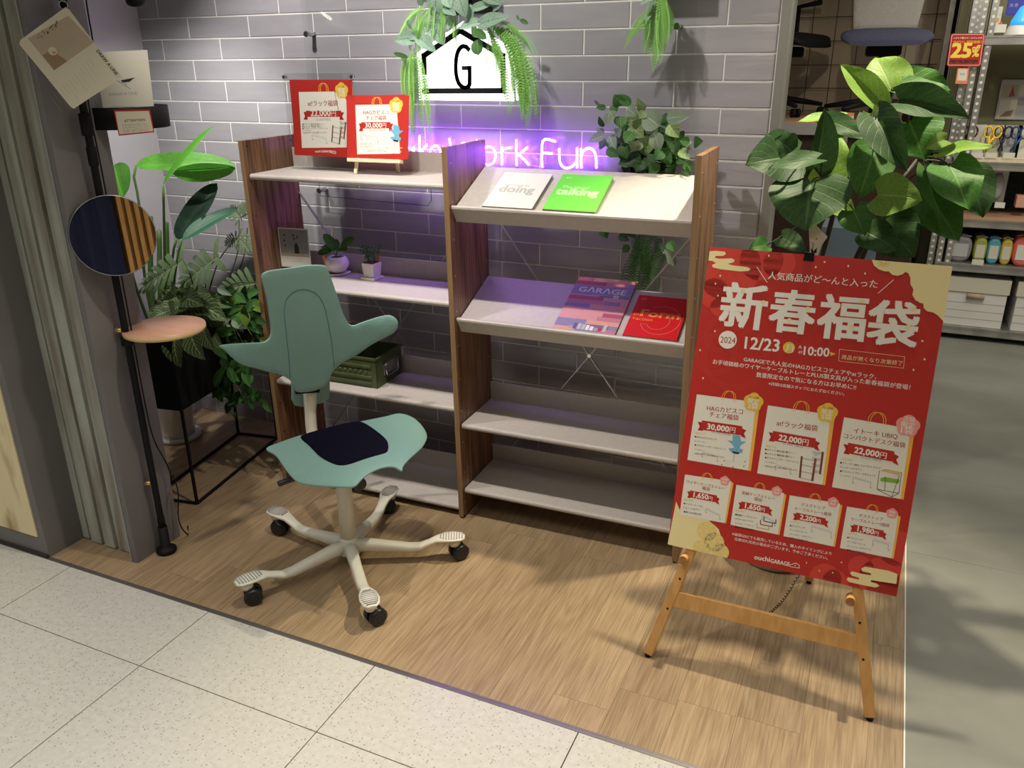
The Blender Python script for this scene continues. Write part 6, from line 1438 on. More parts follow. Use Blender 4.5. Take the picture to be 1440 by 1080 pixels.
def stem(pts, r, mt, par, name='stem'):
    o = MB().tube(resample(pts, 18, False), [r*1.3 - r*.5*i/17 for i in range(18)], 8).build(name, MT[mt]); child(o, par); return o
base = wc + Z*.32
stem([base, AY(232, 400, -.38), AY(231, 330, -.40), AY(229.5, 261, -.42)], .0055, 'stem', bp_)
stem([base+Vector((-.02, 0, 0)), AY(205, 400, -.36), AY(196, 290, -.39), AY(187, 242, -.40), AY(191, 233, -.40)], .0055, 'stem', bp_)
stem([base+Vector((.02, 0, 0)), AY(240, 400, -.40), AY(245, 345, -.42), AY(248, 336, -.42)], .0055, 'stem', bp_)
stem([base+Vector((.01, .02, 0)), AY(244, 410, -.42), AY(252, 350, -.44), AY(255, 337, -.44)], .0055, 'stem', bp_)
stem([base+Vector((-.03, .02, 0)), AY(190, 400, -.42), AY(176, 320, -.47), AY(171, 278, -.5)], .0055, 'stem', bp_)
for px_, yy in ((226, -.33), (236, -.32), (214, -.34)): stem([base, AY(px_, 420, yy), AY(px_-2, 300+rr_.random()*30, yy)], .011, 'stem', bp_, 'stalk')
# philodendron with split leaves
ph = empty('split_leaf_plant', pq(Ln*.55, Wd/2, zb1-.03), 'sage green split-leaf plant rising from the black planter', 'plant')
spl = proto('split', 'leaf_philo', shape='split', lobes=7, aspect=.85)
cv2 = VZ(180, 330, 6.545)
for b, t, w_, n, yb in [((830, 200), (490, 465), .20, (-.2, -1, .5), -.42), ((505, 240), (145, 470), .17, (-.1, -1, .6), -.50), ((1215, 440), (885, 500), .17, (.1, -1, .4), -.30), ((1010, 20), (1120, 150), .10, (.1, -1, .4), -.25), ((1000, 30), (900, 80), .09, (.1, -1, .8), -.25), ((600, 470), (640, 400), .08, (.1, -1, .3), -.42)]:
    PL(spl, b, t, w_, n, ph, cv2, yb, yb-.02)
    e_ = AY(*cv2(*b), yb); r0 = pq(Ln*.55, Wd/2, zb1-.03); stem([r0, r0.lerp(e_, .5)+Z*.06, e_], .0022, 'stemdark', ph)
PL(spl, (1230, 900), (1140, 800), .09, (.1, -1, .6), ph, cv, -.2, -.2); PL(spl, (1225, 860), (1290, 760), .08, (.1, -1, .6), ph, cv, -.2, -.2)
stem([pq(Ln*.7, Wd/2, zb1-.03), AY(333, 360, -.22), AY(336, 307, -.2)], .002, 'stem', ph); stem([pq(Ln*.7, Wd/2, zb1-.03), AY(340, 370, -.22), AY(348, 320, -.2)], .002, 'stemdark', ph)
# variegated plant
vg = empty('variegated_plant', pq(Ln*.35, Wd/2, zb1-.03), 'cream-veined variegated foliage plant filling the black planter', 'plant')
var = proto('var', 'leaf_varieg', shape='ovate', aspect=1.0, nu=10, nv=4, fold=.25, curl=.6, seed=14)
rv = random.Random(5)
for b, t, w_ in [((470, 700), (210, 690), 22), ((480, 640), (250, 600), 20), ((500, 600), (310, 540), 20), ((520, 580), (640, 620), 20), ((560, 560), (760, 600), 20), ((600, 580), (840, 680), 22), ((640, 620), (860, 760), 22), ((660, 660), (830, 810), 20), ((430, 560), (350, 470), 18), ((560, 640), (700, 700), 20), ((470, 580), (560, 500), 20), ((540, 520), (430, 480), 18), ((360, 640), (180, 700), 16), ((520, 640), (400, 680), 20), ((620, 560), (700, 520), 16), ((590, 700), (780, 790), 18), ((380, 700), (200, 760), 16), ((500, 520), (380, 500), 18), ((500, 660), (300, 650), 20), ((560, 600), (460, 620), 20)]:
    y_ = rv.uniform(-.62, -.42); place_leaf(var, AY(*cv2(*b), y_+.04), AY(*cv2(*t), y_-.03), Vector((rv.uniform(-.3, .3), -.8, .7)), vg, w_*.0042)
for k in range(34):
    a = rv.uniform(0, 2*pi); bx_ = 262 + rv.uniform(-25, 25); by_ = 432 + rv.uniform(-12, 14); L_ = rv.uniform(22, 40); y_ = rv.uniform(-.60, -.35)
    place_leaf(var, AY(bx_, by_, y_+.03), AY(bx_+L_*1.3*cos(a), by_-abs(L_*sin(a))*.6+10, y_-.03), Vector((rv.uniform(-.4, .4), -.8, .7)), vg, rv.uniform(.055, .085))
for b, t, w_, y_ in [((245, 470), (247, 518), 34, -.70), ((266, 465), (281, 506), 32, -.68), ((285, 462), (296, 492), 24, -.62), ((232, 470), (230, 505), 18, -.70), ((300, 470), (310, 490), 18, -.6)]:
    place_leaf(var, AY(b[0], b[1], y_), AY(t[0], t[1], y_-.035), Vector((.1, -1, .25)), vg, w_*.0026)
rd = pq(Ln*.35, Wd/2, zb1-.03)
for k in range(10): e_ = AY(rv.uniform(225, 290), rv.uniform(415, 440), -.55); stem([rd, rd.lerp(e_, .5)+Z*.03, e_], .002, 'stemdark', vg)
# trailing plant with round leaves
tp = empty('trailing_plant', pq(Ln*.8, Wd/2, zb1-.03), 'bushy green plant with small oval leaves trailing over the planter beside the rack', 'plant')
rl1 = proto('rl1', 'leaf_ivy', shape='ovate', aspect=1.0, fold=.18, curl=.3, seed=15); rl2 = proto('rl2', 'leaf_dark', shape='ovate', aspect=1.0, fold=.18, curl=.3, seed=16); rl3 = proto('rl3', 'leaf_light', shape='ovate', aspect=1.0, fold=.18, curl=.3, seed=17)
poly = [(298, 432), (310, 408), (335, 405), (352, 415), (366, 440), (372, 478), (365, 500), (352, 520), (372, 560), (355, 578), (345, 560), (335, 575), (318, 560), (302, 545), (296, 520), (300, 495), (290, 470)]
cnt = 0
while cnt < 170:
    x, y = rv.uniform(286, 374), rv.uniform(400, 580)
    if not pip(x, y, poly): continue
    y_ = rv.uniform(-.50, -.18) if y < 500 else rv.uniform(-.50, -.40)
    L_ = rv.uniform(14, 24); a = rv.uniform(-2.6, -.5) if y > 470 else rv.uniform(-pi, pi); m_ = rv.choice([rl1, rl1, rl2, rl2, rl2, rl3]) if y < 520 else rv.choice([rl1, rl2])
    place_leaf(m_, AY(x, y, y_), AY(x+L_*cos(a), y-L_*sin(a), y_-.02), Vector((rv.uniform(-.4, .4), -1, rv.uniform(0, .7))), tp, L_*rv.uniform(.0016, .0021)); cnt += 1
for b, t, w_, m_, y_ in [((318, 440), (358, 432), 18, rl3, -.45), ((350, 425), (375, 440), 15, rl3, -.4), ((346, 452), (372, 470), 16, rl1, -.4), ((330, 600-20), (331, 601-15), 11, rl1, -.46), ((300, 478), (318, 505), 22, rl1, -.52), ((322, 515), (330, 540), 16, rl1, -.5), ((300, 545), (318, 512), 18, rl1, -.52), ((341, 520), (352, 545), 14, rl1, -.5), ((305, 462), (322, 448), 16, zebra, -.5), ((325, 450), (345, 462), 16, zebra, -.48), ((305, 405), (325, 415), 12, zebra, -.45)]:
    place_leaf(m_, AY(*b, y_), AY(*t, y_-.02), Vector((.1, -1, .4)), tp, w_*.0022)
rd = pq(Ln*.8, Wd/2, zb1-.03)
for k in range(12): e_ = AY(rv.uniform(305, 365), rv.uniform(430, 500), -.4); stem([rd, rd.lerp(e_, .5)+Z*.04, e_], .0016, 'stem', tp)
for k in range(4): e_ = AY(310+12*k, rv.uniform(555, 580), -.47); m_ = AY(312+12*k, 500, -.45); stem([rd, m_, e_], .0012, 'stem', tp)

# =================================================================== BIG-LEAVED PLANT BEHIND THE POSTER
uc = Vector((2.455, -.195, 0))
um = empty('big_leaf_plant', uc, 'large plant with broad heart-shaped green leaves in a beige pot behind the red poster', 'plant')
MB().lathe([(.100, 0), (.118, .004), (.128, .03), (.145, .26), (.150, .28), (.142, .28), (.138, .25)], (0, 0, 0), 40).build('pot', MT['potbeige'], um)
MB().lathe([(.139, .245), (.08, .255), (.002, .26)], (0, 0, 0), 24).build('soil', MT['soil'], um)
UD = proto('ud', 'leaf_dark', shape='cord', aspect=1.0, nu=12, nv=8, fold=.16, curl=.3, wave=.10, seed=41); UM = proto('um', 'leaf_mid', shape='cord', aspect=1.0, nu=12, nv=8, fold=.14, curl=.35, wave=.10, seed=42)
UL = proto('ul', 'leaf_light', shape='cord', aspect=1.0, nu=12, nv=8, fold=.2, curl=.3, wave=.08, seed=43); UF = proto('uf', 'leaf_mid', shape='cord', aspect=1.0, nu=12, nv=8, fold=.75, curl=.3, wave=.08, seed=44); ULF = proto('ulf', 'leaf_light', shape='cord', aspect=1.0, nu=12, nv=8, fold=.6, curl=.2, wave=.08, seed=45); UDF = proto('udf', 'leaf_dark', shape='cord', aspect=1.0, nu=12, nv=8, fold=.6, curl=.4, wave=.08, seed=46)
cv3 = VZ(1040, 0, 3.6)
hubs = [AY(1172, 300, -.2), AY(1160, 255, -.22), AY(1232, 215, -.15), AY(1255, 130, -.12), AY(1290, 225, -.1), AY(1245, 290, -.18)]
tp0 = uc + Z*.26
stem([tp0, Vector((2.44, -.2, .7)), hubs[0], hubs[1]], .008, 'stemdark', um, 'trunk'); stem([tp0, Vector((2.50, -.2, .7)), AY(1215, 340, -.2), hubs[5], hubs[2], hubs[3]], .008, 'stemdark', um, 'trunk'); stem([tp0+Vector((.02, .02, 0)), Vector((2.55, -.15, .8)), AY(1240, 300, -.15), hubs[4]], .007, 'stemdark', um, 'trunk')
K = 2.62/1152
for b, t, w_, m_, yb, yt, n in [
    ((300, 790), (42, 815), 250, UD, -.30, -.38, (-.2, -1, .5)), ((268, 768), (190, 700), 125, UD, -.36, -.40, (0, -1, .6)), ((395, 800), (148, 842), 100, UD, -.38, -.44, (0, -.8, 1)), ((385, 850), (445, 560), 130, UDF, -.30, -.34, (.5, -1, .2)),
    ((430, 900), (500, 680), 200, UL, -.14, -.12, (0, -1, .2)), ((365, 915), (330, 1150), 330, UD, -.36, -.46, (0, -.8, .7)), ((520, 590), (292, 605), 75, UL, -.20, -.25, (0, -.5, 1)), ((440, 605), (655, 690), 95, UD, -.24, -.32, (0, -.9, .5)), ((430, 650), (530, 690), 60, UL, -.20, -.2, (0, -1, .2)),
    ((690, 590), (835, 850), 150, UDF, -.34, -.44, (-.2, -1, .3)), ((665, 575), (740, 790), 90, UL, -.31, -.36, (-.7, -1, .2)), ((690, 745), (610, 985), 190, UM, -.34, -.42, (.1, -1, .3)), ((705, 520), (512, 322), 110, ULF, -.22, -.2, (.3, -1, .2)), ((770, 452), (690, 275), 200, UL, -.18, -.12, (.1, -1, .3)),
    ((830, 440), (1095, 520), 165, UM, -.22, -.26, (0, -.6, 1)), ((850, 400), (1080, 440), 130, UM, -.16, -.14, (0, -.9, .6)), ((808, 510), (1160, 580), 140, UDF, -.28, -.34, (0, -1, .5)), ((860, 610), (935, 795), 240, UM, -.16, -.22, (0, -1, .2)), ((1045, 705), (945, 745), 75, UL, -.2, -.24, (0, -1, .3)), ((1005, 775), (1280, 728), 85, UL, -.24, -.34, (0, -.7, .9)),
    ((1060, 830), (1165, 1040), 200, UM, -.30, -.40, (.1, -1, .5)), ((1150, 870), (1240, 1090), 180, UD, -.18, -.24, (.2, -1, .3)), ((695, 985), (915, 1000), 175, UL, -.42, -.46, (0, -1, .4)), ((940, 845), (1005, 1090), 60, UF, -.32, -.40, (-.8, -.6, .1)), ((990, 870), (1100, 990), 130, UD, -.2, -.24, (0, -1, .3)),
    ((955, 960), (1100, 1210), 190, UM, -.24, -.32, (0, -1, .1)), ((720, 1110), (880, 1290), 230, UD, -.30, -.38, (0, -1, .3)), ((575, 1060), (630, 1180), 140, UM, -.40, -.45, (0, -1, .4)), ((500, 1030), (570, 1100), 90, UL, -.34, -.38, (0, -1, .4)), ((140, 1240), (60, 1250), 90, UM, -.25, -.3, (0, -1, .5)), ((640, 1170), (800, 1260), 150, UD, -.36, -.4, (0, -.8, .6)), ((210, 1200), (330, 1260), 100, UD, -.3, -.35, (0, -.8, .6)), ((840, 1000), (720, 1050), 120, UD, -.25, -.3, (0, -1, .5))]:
    B_3 = AY(*cv3(*b), yb); T_3 = AY(*cv3(*t), yt); place_leaf(m_, B_3, T_3, Vector(n), um, w_/3.6*K)
    h_ = min(hubs, key=lambda q: (q-B_3).length + (.15 if q.z > B_3.z+.05 else 0)); stem([h_, h_.lerp(B_3, .5)+Vector((0, .01, .01)), B_3], .0022, 'stemdark', um, 'petiole')
ctg = AY(1150, 328, -.40); ct_o = empty('care_tag', ctg, 'white care tag hanging in front of the big-leaved plant above the poster', 'tag')
ft_ = (ctg, Vector((1, 0, 0)), Z.copy(), Vector((0, -1, 0))); f = uvpx(ft_)
sheet(ft_, [f(1137, 314), f(1144, 313), f(1164, 333), f(1156, 344), f(1150, 360), f(1139, 358)], .0008, PR['white'], ct_o, 'card')
P = Print(ft_, f, .0001); P.P4([(1140, 349), (1144, 353), (1149, 348), (1148, 356), (1141, 356)], 'black', 1); P.circ(f(1148, 336), .003, 'grey', 1, 8); P.build('card_print', ct_o)
child(MB().tube([AY(1141, 316, -.40), AY(1145, 305, -.38)], .0008, 5).build('string', MT['white']), ct_o)

# =================================================================== BACKGROUND: PLATFORM WITH OFFICE CHAIRS
PFY = 2.35; zt = AY(1150, 172, PFY).z; zbm = AY(1150, 190, PFY).z
pf_ = empty('display_platform', (2.2, PFY+.45, 0), 'high display platform with a grey edge behind the tiled wall', 'platform')
child(MB().box(1.3, PFY, zbm, gxr, GWY-.04, zt-.006).build('platform_edge', MT['platformedge']), pf_)
child(MB().box(1.3, PFY+.015, zt-.006, gxr, GWY-.04, zt).build('platform_top', MT['platformtop']), pf_)
child(MB().box(1.3, PFY+.03, 0, gxr-.01, GWY-.05, zbm).build('cabinet_body', MT['darkbrown']), pf_)
child(MB().box(2.36, PFY+.0, 0, 2.385, PFY+.029, zbm).build('cabinet_post', MT['steel']), pf_)
crate = MB().box(2.36, 1.55, .0, 2.62, 1.80, .80).build('tall_box', noisy('blue_grey_box', (.14, .19, .24), (.17, .22, .28), (3, 3, 3)), bevel=.004); tag(crate, 'tall blue grey box standing behind the big-leaved plant', 'box')
CYY = 2.85
def offchair(cx, rot, name, label, seatm, backm, mesh_back):
    e = empty(name, (cx, CYY, zt), label, 'chair', 'display office chairs', rz=rot)
    sw = .235
    # five-star base, column, casters (local coords, z from platform)
    for k in range(5):
        a = 2*pi*k/5 + .3; d = Vector((cos(a), sin(a), 0))
        MB().tube([d*.03 + Z*.10, d*.16 + Z*.085, d*.29 + Z*.065], [.022, .018, .012], 10).build('base_leg', MT['black'], e)
        cst = MB()
        for sg in (-1, 1): s_ = Vector((-d.y, d.x, 0)); cst.tube([d*.29 + s_*sg*.006 + Z*.026, d*.29 + s_*sg*.024 + Z*.026], .026, 14)
        cst.build('caster', MT['black'], e)
    MB().lathe([(.03, .07), (.03, .2), (.02, .2), (.02, .36)], (0, 0, 0), 16).build('column', MT['black'], e)
    MB().box(-.09, -.12, .34, .09, .12, .40).build('mechanism', MT['black'], e, bevel=.01)
    mb = MB(); loft(mb, [(Vector((0, -.24+.48*t, .445 + (.012 if 0 < t < 1 else -.01) - .03*(1-t)**4)), Vector((1, 0, 0)), Z, sw*(.80 if t in (0, 1) else 1), .035*(.4 if t in (0, 1) else 1)) for t in (0, .06, .3, .6, .9, 1)], 20); mb.build('seat', seatm, e)
    # backrest
    if mesh_back:
        mb = MB(); loft(mb, [(Vector((0, .225+.06*t-.03*sin(pi*t), .47+.62*t)), Vector((1, 0, 0)), Vector((0, 1, 0)), .215*(.80+.32*t if t < .85 else 1.02) * (1 if t < .97 else .6), .014) for t in (0, .08, .2, .4, .6, .85, 1)], 22); mb.build('backrest', backm, e)
        MB().tube([(0, .10, .38), (0, .27, .42), (0, .31, .6), (0, .30, .85)], .02, 10).build('back_support', MT['black'], e)
    else:
        pts = resample([Vector(p) for p in [(-.17, .22, .48), (-.22, .26, .75), (-.21, .27, 1.0), (0, .28, 1.06), (.21, .27, 1.0), (.22, .26, .75), (.17, .22, .48), (0, .22, .46)]], 40)
        MB().tube(pts + [pts[0]], .020, 8).build('back_frame', MT['black'], e)
        mb = MB(); mb.add([(p.x*.97, p.y, .76+(p.z-.76)*.97) for p in pts], [tuple(range(40))], 0); mb.build('back_mesh', MT['charcoal'], e)
        MB().tube([(-.2, .25, .78), (0, .30, .74), (.2, .25, .78)], .018, 8).build('lumbar_support', MT['black'], e)
        MB().tube([(0, .10, .38), (0, .30, .42), (0, .32, .6), (0, .30, .74)], .022, 10).build('back_support', MT['black'], e)
        for sg in (-1, 1): MB().tube([(sg*.20, .05, .42), (sg*.29, .05, .46), (sg*.29, .05, .64), (sg*.28, -.1, .66)], .016, 8).build('armrest', MT['black'], e)
    return e
CYY = 2.72; cA = AY(1242, 70, CYY)
offchair(cA.x, RD(4), 'office_chair', 'office chair with pale grey mesh back and navy seat on the platform', MT['navyfabric'], MT['greymesh'], True).location = (cA.x, CYY, zt)
CYY = 2.98; cB = AY(1112, 60, CYY)
offchair(cB.x-.06, RD(70), 'office_chair', 'all black mesh office chair at the left end of the platform', MT['black'], MT['charcoal'], False)
s1 = AY(1193, 163, 2.42); pt_ = tag(MB().box(s1.x-.03, 2.40, zt, s1.x+.03, 2.403, zt+.05).build('price_card', PR['paper']), 'small orange and white price card on the platform edge', 'card')
MB().box(s1.x-.03, 2.3985, zt+.035, s1.x+.03, 2.3998, zt+.05).build('card_band', PR['orangetag'], pt_)

# =================================================================== BACKGROUND: STOCK SHELVES
SY = 2.6; SYB = 3.05; SX0 = 2.985; SX1 = 4.35
su = empty('stock_shelving', (3.6, 2.8, 0), 'galvanised slotted-angle stock shelving with merchandise at the right', 'shelf')
def post(x, y, sg):
    mb = MB(); mb.box(x, y, 0, x+.035, y+.003, 2.4); mb.box(x if sg < 0 else x+.032, y, 0, x+.003 if sg < 0 else x+.035, y+.04, 2.4); o = mb.build('upright', MT['steel']); child(o, su)
    hl = MB()
    for k in range(64): hl.tube([(x+.018, y-.0006, .03+k*.036), (x+.018, y+.0002, .03+k*.036)], .008, 8)
    h_ = hl.build('slot_glint', MT['white']); h_.parent = o; h_['kind'] = 'stuff'  # white discs paint the bright glints at the holes into the colour
post(SX0-.09, SY+.02, -1); post(SX0-.045, SY, 1); post(SX0+.0, SY-.001, -1); post(SX1, SY, -1); post(SX0-.045, SYB, 1); post(SX1, SYB, -1)
ZS = [AY(1400, 50, SY).z, AY(1400, 228, SY).z, AY(1400, 310, SY).z, AY(1400, 374, SY).z, AY(1400, 464, SY).z]
for z_ in ZS:
    mb = MB(); mb.box(SX0-.04, SY+.004, z_-.008, SX1+.03, SYB, z_); mb.box(SX0-.04, SY-.006, z_-.045, SX1+.03, SY+.004, z_-.002); mb.box(SX0-.04, SY-.010, z_-.045, SX1+.03, SY-.006, z_-.036); mb.box(SX0-.04, SY-.010, z_-.010, SX1+.03, SY-.006, z_); child(mb.build('shelf', MT['steel']), su)
child(MB().box(SX0-.03, SYB+.002, .02, SX1, SYB+.006, ZS[1]-.05).build('back_panel', MT['charcoal']), su)
for z_ in (ZS[1], ZS[2]): child(MB().box(SX0, SY-.002, z_, SX1, SY+.22, z_+.018).build('display_board', MT['platformtop'] if z_ == ZS[2] else MT['palewood']), su)
def bxp(px0, py0, px1, py1, y, d, name, mt, label, cat, group=None, bev=.003):
    a = AY(px0, py1, y); b = AY(px1, py0, y); o = MB().box(0, 0, 0, b.x-a.x, d, b.z-a.z).build(name, mt, bevel=bev, loc=(a.x, y, a.z)); return tag(o, label, cat, group)
# archive boxes on the lowest shelf
for k, (xa, xb) in enumerate(((SX0+.03, AY(1409, 462, SY+.02).x), (AY(1418, 462, SY+.02).x, AY(1418, 462, SY+.02).x+.36))):
    e = empty('archive_box', ((xa+xb)/2, SY+.02, ZS[4]), ('white lidded archive box with a hand hole, left on the lowest stock shelf', 'white lidded archive box cut off by the right edge of the photo')[k], 'box', 'white archive boxes on the lowest stock shelf')
    h_ = AY(1400, 393, SY+.02).z - ZS[4]; w2 = (xb-xa)/2
    MB().box(-w2+.008, 0, .001, w2-.008, .36, h_-.01).build('box_body', MT['white'], e, bevel=.002)
    MB().box(-w2, -.008, h_*.70, w2, .368, h_).build('lid', PR['ivory'], e, bevel=.002)
    MB().tube([(-.045, -.0085, h_*.63), (.045, -.0085, h_*.63)], .016, 12).build('hand_hole', MT['tanwall'], e); 
    for q_ in range(1, 4): MB().box(-w2+.008, -.0012, h_*.16*q_, w2-.008, -.0002, h_*.16*q_+.003).build('crease', PR['silver'], e)
# soft pouches
zp = ZS[3]
for k, (xa, xb, col) in enumerate(((1329, 1363, (.27, .25, .25)), (1365, 1384, (.36, .42, .08)), (1384, 1403, (.10, .38, .52)), (1403, 1420, (.62, .46, .08)), (1420, 1452, (.75, .16, .13)))):
    a = AY(xa, 372, SY+.03); b = AY(xb, 372, SY+.03); hh = .15 if k < 4 else .17; w_ = b.x-a.x
    e = empty('pouch', ((a.x+b.x)/2, SY+.03, zp), ('grey felt pouch at the left of the pouch row', 'lime green pouch between the grey and the blue pouch', 'sky blue pouch in the middle of the pouch row', 'mustard yellow pouch right of the blue one', 'coral red pouch at the right end of the row')[k], 'pouch', 'coloured pouches on the stock shelf')
    mb = MB(); loft(mb, [(Vector((0, .002+.20*t, hh*.5)), Vector((1, 0, 0)), Z, w_*.5*(.8 if t in (0, 1) else .98), hh*.5*(.8 if t in (0, 1) else .98)) for t in (0, .06, .5, .94, 1)], 20); mb.build('pouch_body', noisy('pouch_fabric_%d' % k, tuple(c*.9 for c in col), col, (60, 60, 60)), e)
    MB().box(-w_*.33, -.001, hh*.22, w_*.33, .0018, hh*.72).build('label_card', PR['paper' if k in (0, 4) else 'ivory'] if k != 0 else PR['silver'], e)
    MB().tube([(-w_*.4, .03, hh*.98), (0, .06, hh*1.01), (w_*.4, .03, hh*.98)], .003, 6).build('zip', MT['grout'], e)
for px_ in (1375, ): bxp(px_-9, 366, px_+9, 372, SY-.012, .002, 'price_card', PR['paper'], 'white price card below the lime pouch', 'card', None, 0)
# middle shelf: small items
zc = ZS[2]+.018
e = bxp(1380, 271, 1397, 281, SY+.01, .03, 'gadget', mat('pale_blue_plastic', (.45, .62, .80), .3), 'pale blue rounded gadget on the middle stock shelf', 'gadget', None, .006)
bxp(1398, 285, 1414, 292, SY-.01, .003, 'price_card', PR['paper'], 'white price card beside the pale blue gadget', 'card', None, 0)
e = bxp(1385, 241, 1420, 284, SY+.09, .02, 'gadget_box', MT['steel'], 'grey blister box with a computer mouse on the middle stock shelf', 'box', None, .002)
aM = AY(1402, 262, SY+.085); mb = MB(); loft(mb, [(Vector((aM.x, aM.y-.002, aM.z-.07+.14*t)), Vector((1, 0, 0)), Vector((0, 1, 0)), .035*sin(pi*(.15+.7*t)), .012) for t in (0, .15, .4, .6, .85, 1)], 14); m_o = mb.build('mouse', MT['platformedge']); child(m_o, e)
m_o.parent = e; m_o.matrix_parent_inverse = e.matrix_basis.inverted()
bxp(1427, 276, 1446, 292, SY+.05, .08, 'gift_box', MT['pinktable'], 'tan box at the right end of the middle stock shelf', 'box')
# scissors row
zs_ = ZS[1]+.018
def scissors(px, col, label, lean):
    b = AY(px, 208, SY+.06); e = empty('scissors', (b.x, SY+.06, zs_), label, 'scissors', 'scissors in clear packs')
    mt = mat('scissor_handle_%d' % px, col, .35)
    for sg in (-1, 1):
        pts = [Vector((lean*.02+sg*.022 + .020*cos(a), -.004*sg, .135+.030*sin(a))) for a in [2*pi*k/14 for k in range(15)]]; MB().tube(pts, .0050, 8).build('handle', mt, e)
        MB().tube([(lean*.02+sg*.012, -.004*sg, .110), (-sg*.010, -.003*sg, .035)], .006, 8).build('shank', mt, e)
        MB().bar((0, -.003*sg, .05), (-sg*.014, -.003*sg, .004), .002, .008).build('blade', MT['chrome'], e)
    return e
scissors(1364, (.09, .035, .03), 'brown handled scissors, leftmost of the packs', -1); scissors(1386, (.90, .60, .02), 'yellow handled scissors between brown and black ones', 1); scissors(1407, (.015, .02, .04), 'black handled scissors right of the yellow ones', 0); scissors(1424, (.03, .07, .18), 'dark blue handled scissors at the right end', 1)
for k, px_ in enumerate((1374, 1394, 1419, 1440)): bxp(px_-9, 215, px_+9, 222, SY-.008, .002, 'price_card', PR['paper'], 'white price card below ' + ('the brown handled scissors', 'the yellow handled scissors', 'the dark blue handled scissors', 'the last clear pack at the right edge')[k], 'card', 'price cards below the scissors', 0)
for k, px_ in enumerate((1372, 1396, 1420, 1440)):
    a = AY(px_, 208, SY+.09); o = MB().box(-.045, 0, 0, .045, .004, .19).build('clear_pack', MT['acrylic'], loc=(a.x, SY+.10, zs_)); tag(o, 'clear hanging pack behind ' + ('the brown scissors, leftmost in the row', 'the yellow and black scissors', 'the dark blue scissors', 'nothing else, rightmost at the photo edge')[k], 'package', 'clear packs on the scissors shelf'); MB().box(-.044, .005, 0, .044, .0065, .17).build('backing_card', PR[('white', 'ivory', 'silver', 'white')[k]], o)
# notice sheet on back wall
a = AY(1415, 168, 3.08); w0 = AY(1398, 170, 3.08); w1 = AY(1460, 170, 3.08); t0 = AY(1415, 112, 3.08).z
nb = tag(MB().box(w0.x, 3.085, a.z, w1.x, 3.09, t0).build('notice_sheet', PR['silver']), 'pale notice sheet with small product pictures on the khaki back wall', 'poster')
frn = (Vector((w0.x, 3.0849, a.z)), Vector((1, 0, 0)), Z.copy(), Vector((0, -1, 0))); P = Print(frn, None, .0002); hN = t0-a.z
P.rect(.01, hN*.55, .09, hN*.88, 'tan', 1); P.poly([(.05, hN*.56), (.08, hN*.60), (.062, hN*.84)], 'mag4', 2); P.rect(.10, hN*.6, .2, hN*.88, 'ivory', 1); P.rect(.10, hN*.35, .2, hN*.55, 'grey', 1); P.rect(.01, hN*.04, .1, hN*.5, 'ivory', 1); P.poly([(.02, hN*.06), (.08, hN*.08), (.09, hN*.25), (.05, hN*.2)], 'tandark', 2); P.build('sheet_print', nb)
# top shelf: two products
e = bxp(1388, 9, 1411, 46, SY+.12, .06, 'alarm_box', PR['paper'], 'white product box with an orange cone picture on the top stock shelf', 'box', None, .001)
f_ = (Vector((0, -.0005, 0)), Vector((1, 0, 0)), Z.copy(), Vector((0, -1, 0))); P = Print(f_, None, .0003); 
a0_ = AY(1388, 46, SY+.12); wB = AY(1411, 46, SY+.12).x-a0_.x; hB = AY(1411, 9, SY+.12).z-a0_.z
P.poly([(wB*.40, .0), (wB*.95, .0), (wB*.90, hB*.30), (wB*.72, hB*.45), (wB*.55, hB*.30)], 'salmon', 1); P.circ((wB*.25, hB*.48), .012, 'orange', 1, 12); P.circ((wB*.45, hB*.48), .012, 'orange', 1, 12); P.text('目覚ましアラーム', (wB*.1, hB*.66), (wB*.9, hB*.66), 'grey', 1, .01); P.text('光', (wB*.2, hB*.8), (wB*.36, hB*.8), 'grey', 1)
pp_ = P.P['x'].build('box_print', [PR[c] for c in P.cols], e)
bxp(1395, 34, 1416, 46, SY+.02, .003, 'price_card', PR['paper'], 'white price card in front of the cone picture box', 'card', None, 0)
lb = AY(1433, 46, SY+.06); le = empty('cone_light', (lb.x, SY+.06, ZS[0]), 'glowing blue cone light on a white base on the top stock shelf', 'lamp')
MB().lathe([(.075, 0), (.075, .004), (.055, .045), (.045, .05)], (0, 0, 0), 24).build('lamp_base', MT['white'], le); MB().lathe([(.050, .05), (.048, .07), (.018, .135), (.004, .145)], (0, 0, 0), 24).build('lamp_cone', MT['bluelamp'], le)
e = bxp(1414, -30, 1460, 21, SY+.16, .02, 'blue_panel', PR['indigo'], 'deep blue printed panel behind the glowing cone light', 'sign', None, .001)
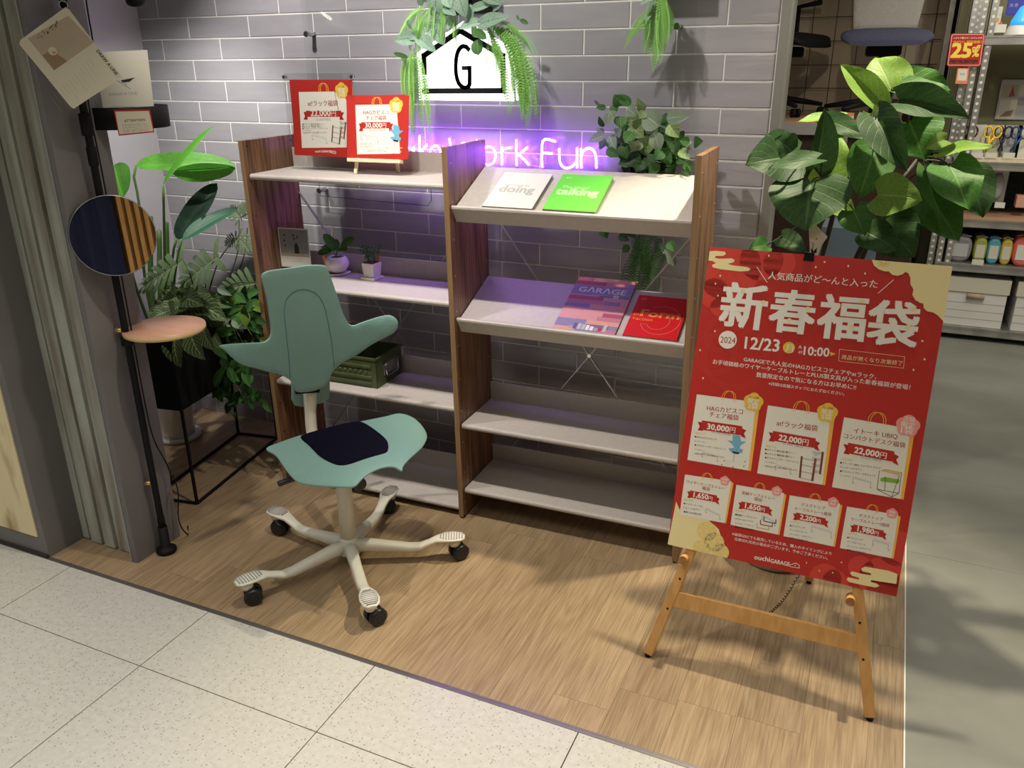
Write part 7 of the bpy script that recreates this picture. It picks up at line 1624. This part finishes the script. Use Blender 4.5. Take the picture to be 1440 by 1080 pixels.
P = Print((Vector((0, -.0005, 0)), Vector((1, 0, 0)), Z.copy(), Vector((0, -1, 0))), None, .0003); P.text('Dreamlight', (.01, .075), (.10, .075), 'silver', 1, .02); P.text('光·音', (.01, .04), (.05, .04), 'silver', 1); P.P['x'].build('panel_print', [PR[c] for c in P.cols], e)
# 25% off tag
fo = (AY(1356, 70, SY-.03), Vector((1, 0, 0)), Z.copy(), Vector((0, -1, 0))); f = uvpx(fo)
sg_ = empty('sale_sign', fo[0], 'red 25% off sale sign clipped to the slotted shelf upright', 'sign')
def cz(x, y): return (1280+x/9, y/9)
q4 = [f(*cz(*c)) for c in ((520, 420), (950, 425), (880, 845), (460, 840))]
u0 = q4[3][0]; u1 = q4[1][0]; 
rb_ = [(515, 440), (535, 422), (930, 420), (948, 440), (895, 820), (870, 842), (480, 840), (460, 822)]
sheet(fo, [f(*cz(*c)) for c in rb_], .002, PR['red'], sg_, 'board'); P = Print(fo, f, .0003)
P.line([f(*cz(*c)) for c in [(528, 452), (545, 438), (922, 436), (932, 450), (880, 812), (862, 826), (492, 824), (478, 810)]], .0022, 'white', 1, True)
P.text('イタリア製スチールラックが', cz(542, 492), cz(908, 490), 'white', 1, .02); P.text('今だけ！特別価格！', cz(542, 548), cz(898, 546), 'orange', 1, .02)
P.text('25', cz(512, 724), cz(752, 724), 'yellow', 1, .04); P.text('off', cz(782, 634), cz(880, 634), 'yellow', 1, .04); P.text('%', cz(776, 716), cz(862, 716), 'yellow', 1, .03); P.text('METALSISTEM', cz(505, 796), cz(845, 796), 'black', 1, .05)
P.build('sign_print', sg_)
f2_ = (AY(1353, 105, SY-.02), Vector((1, 0, 0)), Z.copy(), Vector((0, -1, 0))); f = uvpx(f2_); tg = empty('price_tag', f2_[0], 'orange-edged price tag hanging below the sale sign', 'tag')
sheet(f2_, [f(*cz(*c)) for c in ((600, 860), (748, 862), (722, 1062), (568, 1060))], .0015, PR['orangetag'], tg, 'tag_board'); P = Print(f2_, f, .0003); P.P4([cz(615, 870), cz(728, 872), cz(708, 1022), cz(592, 1018)], 'paper', 1); P.text('特価', cz(625, 950), cz(690, 950), 'grey', 2); P.build('tag_print', tg)
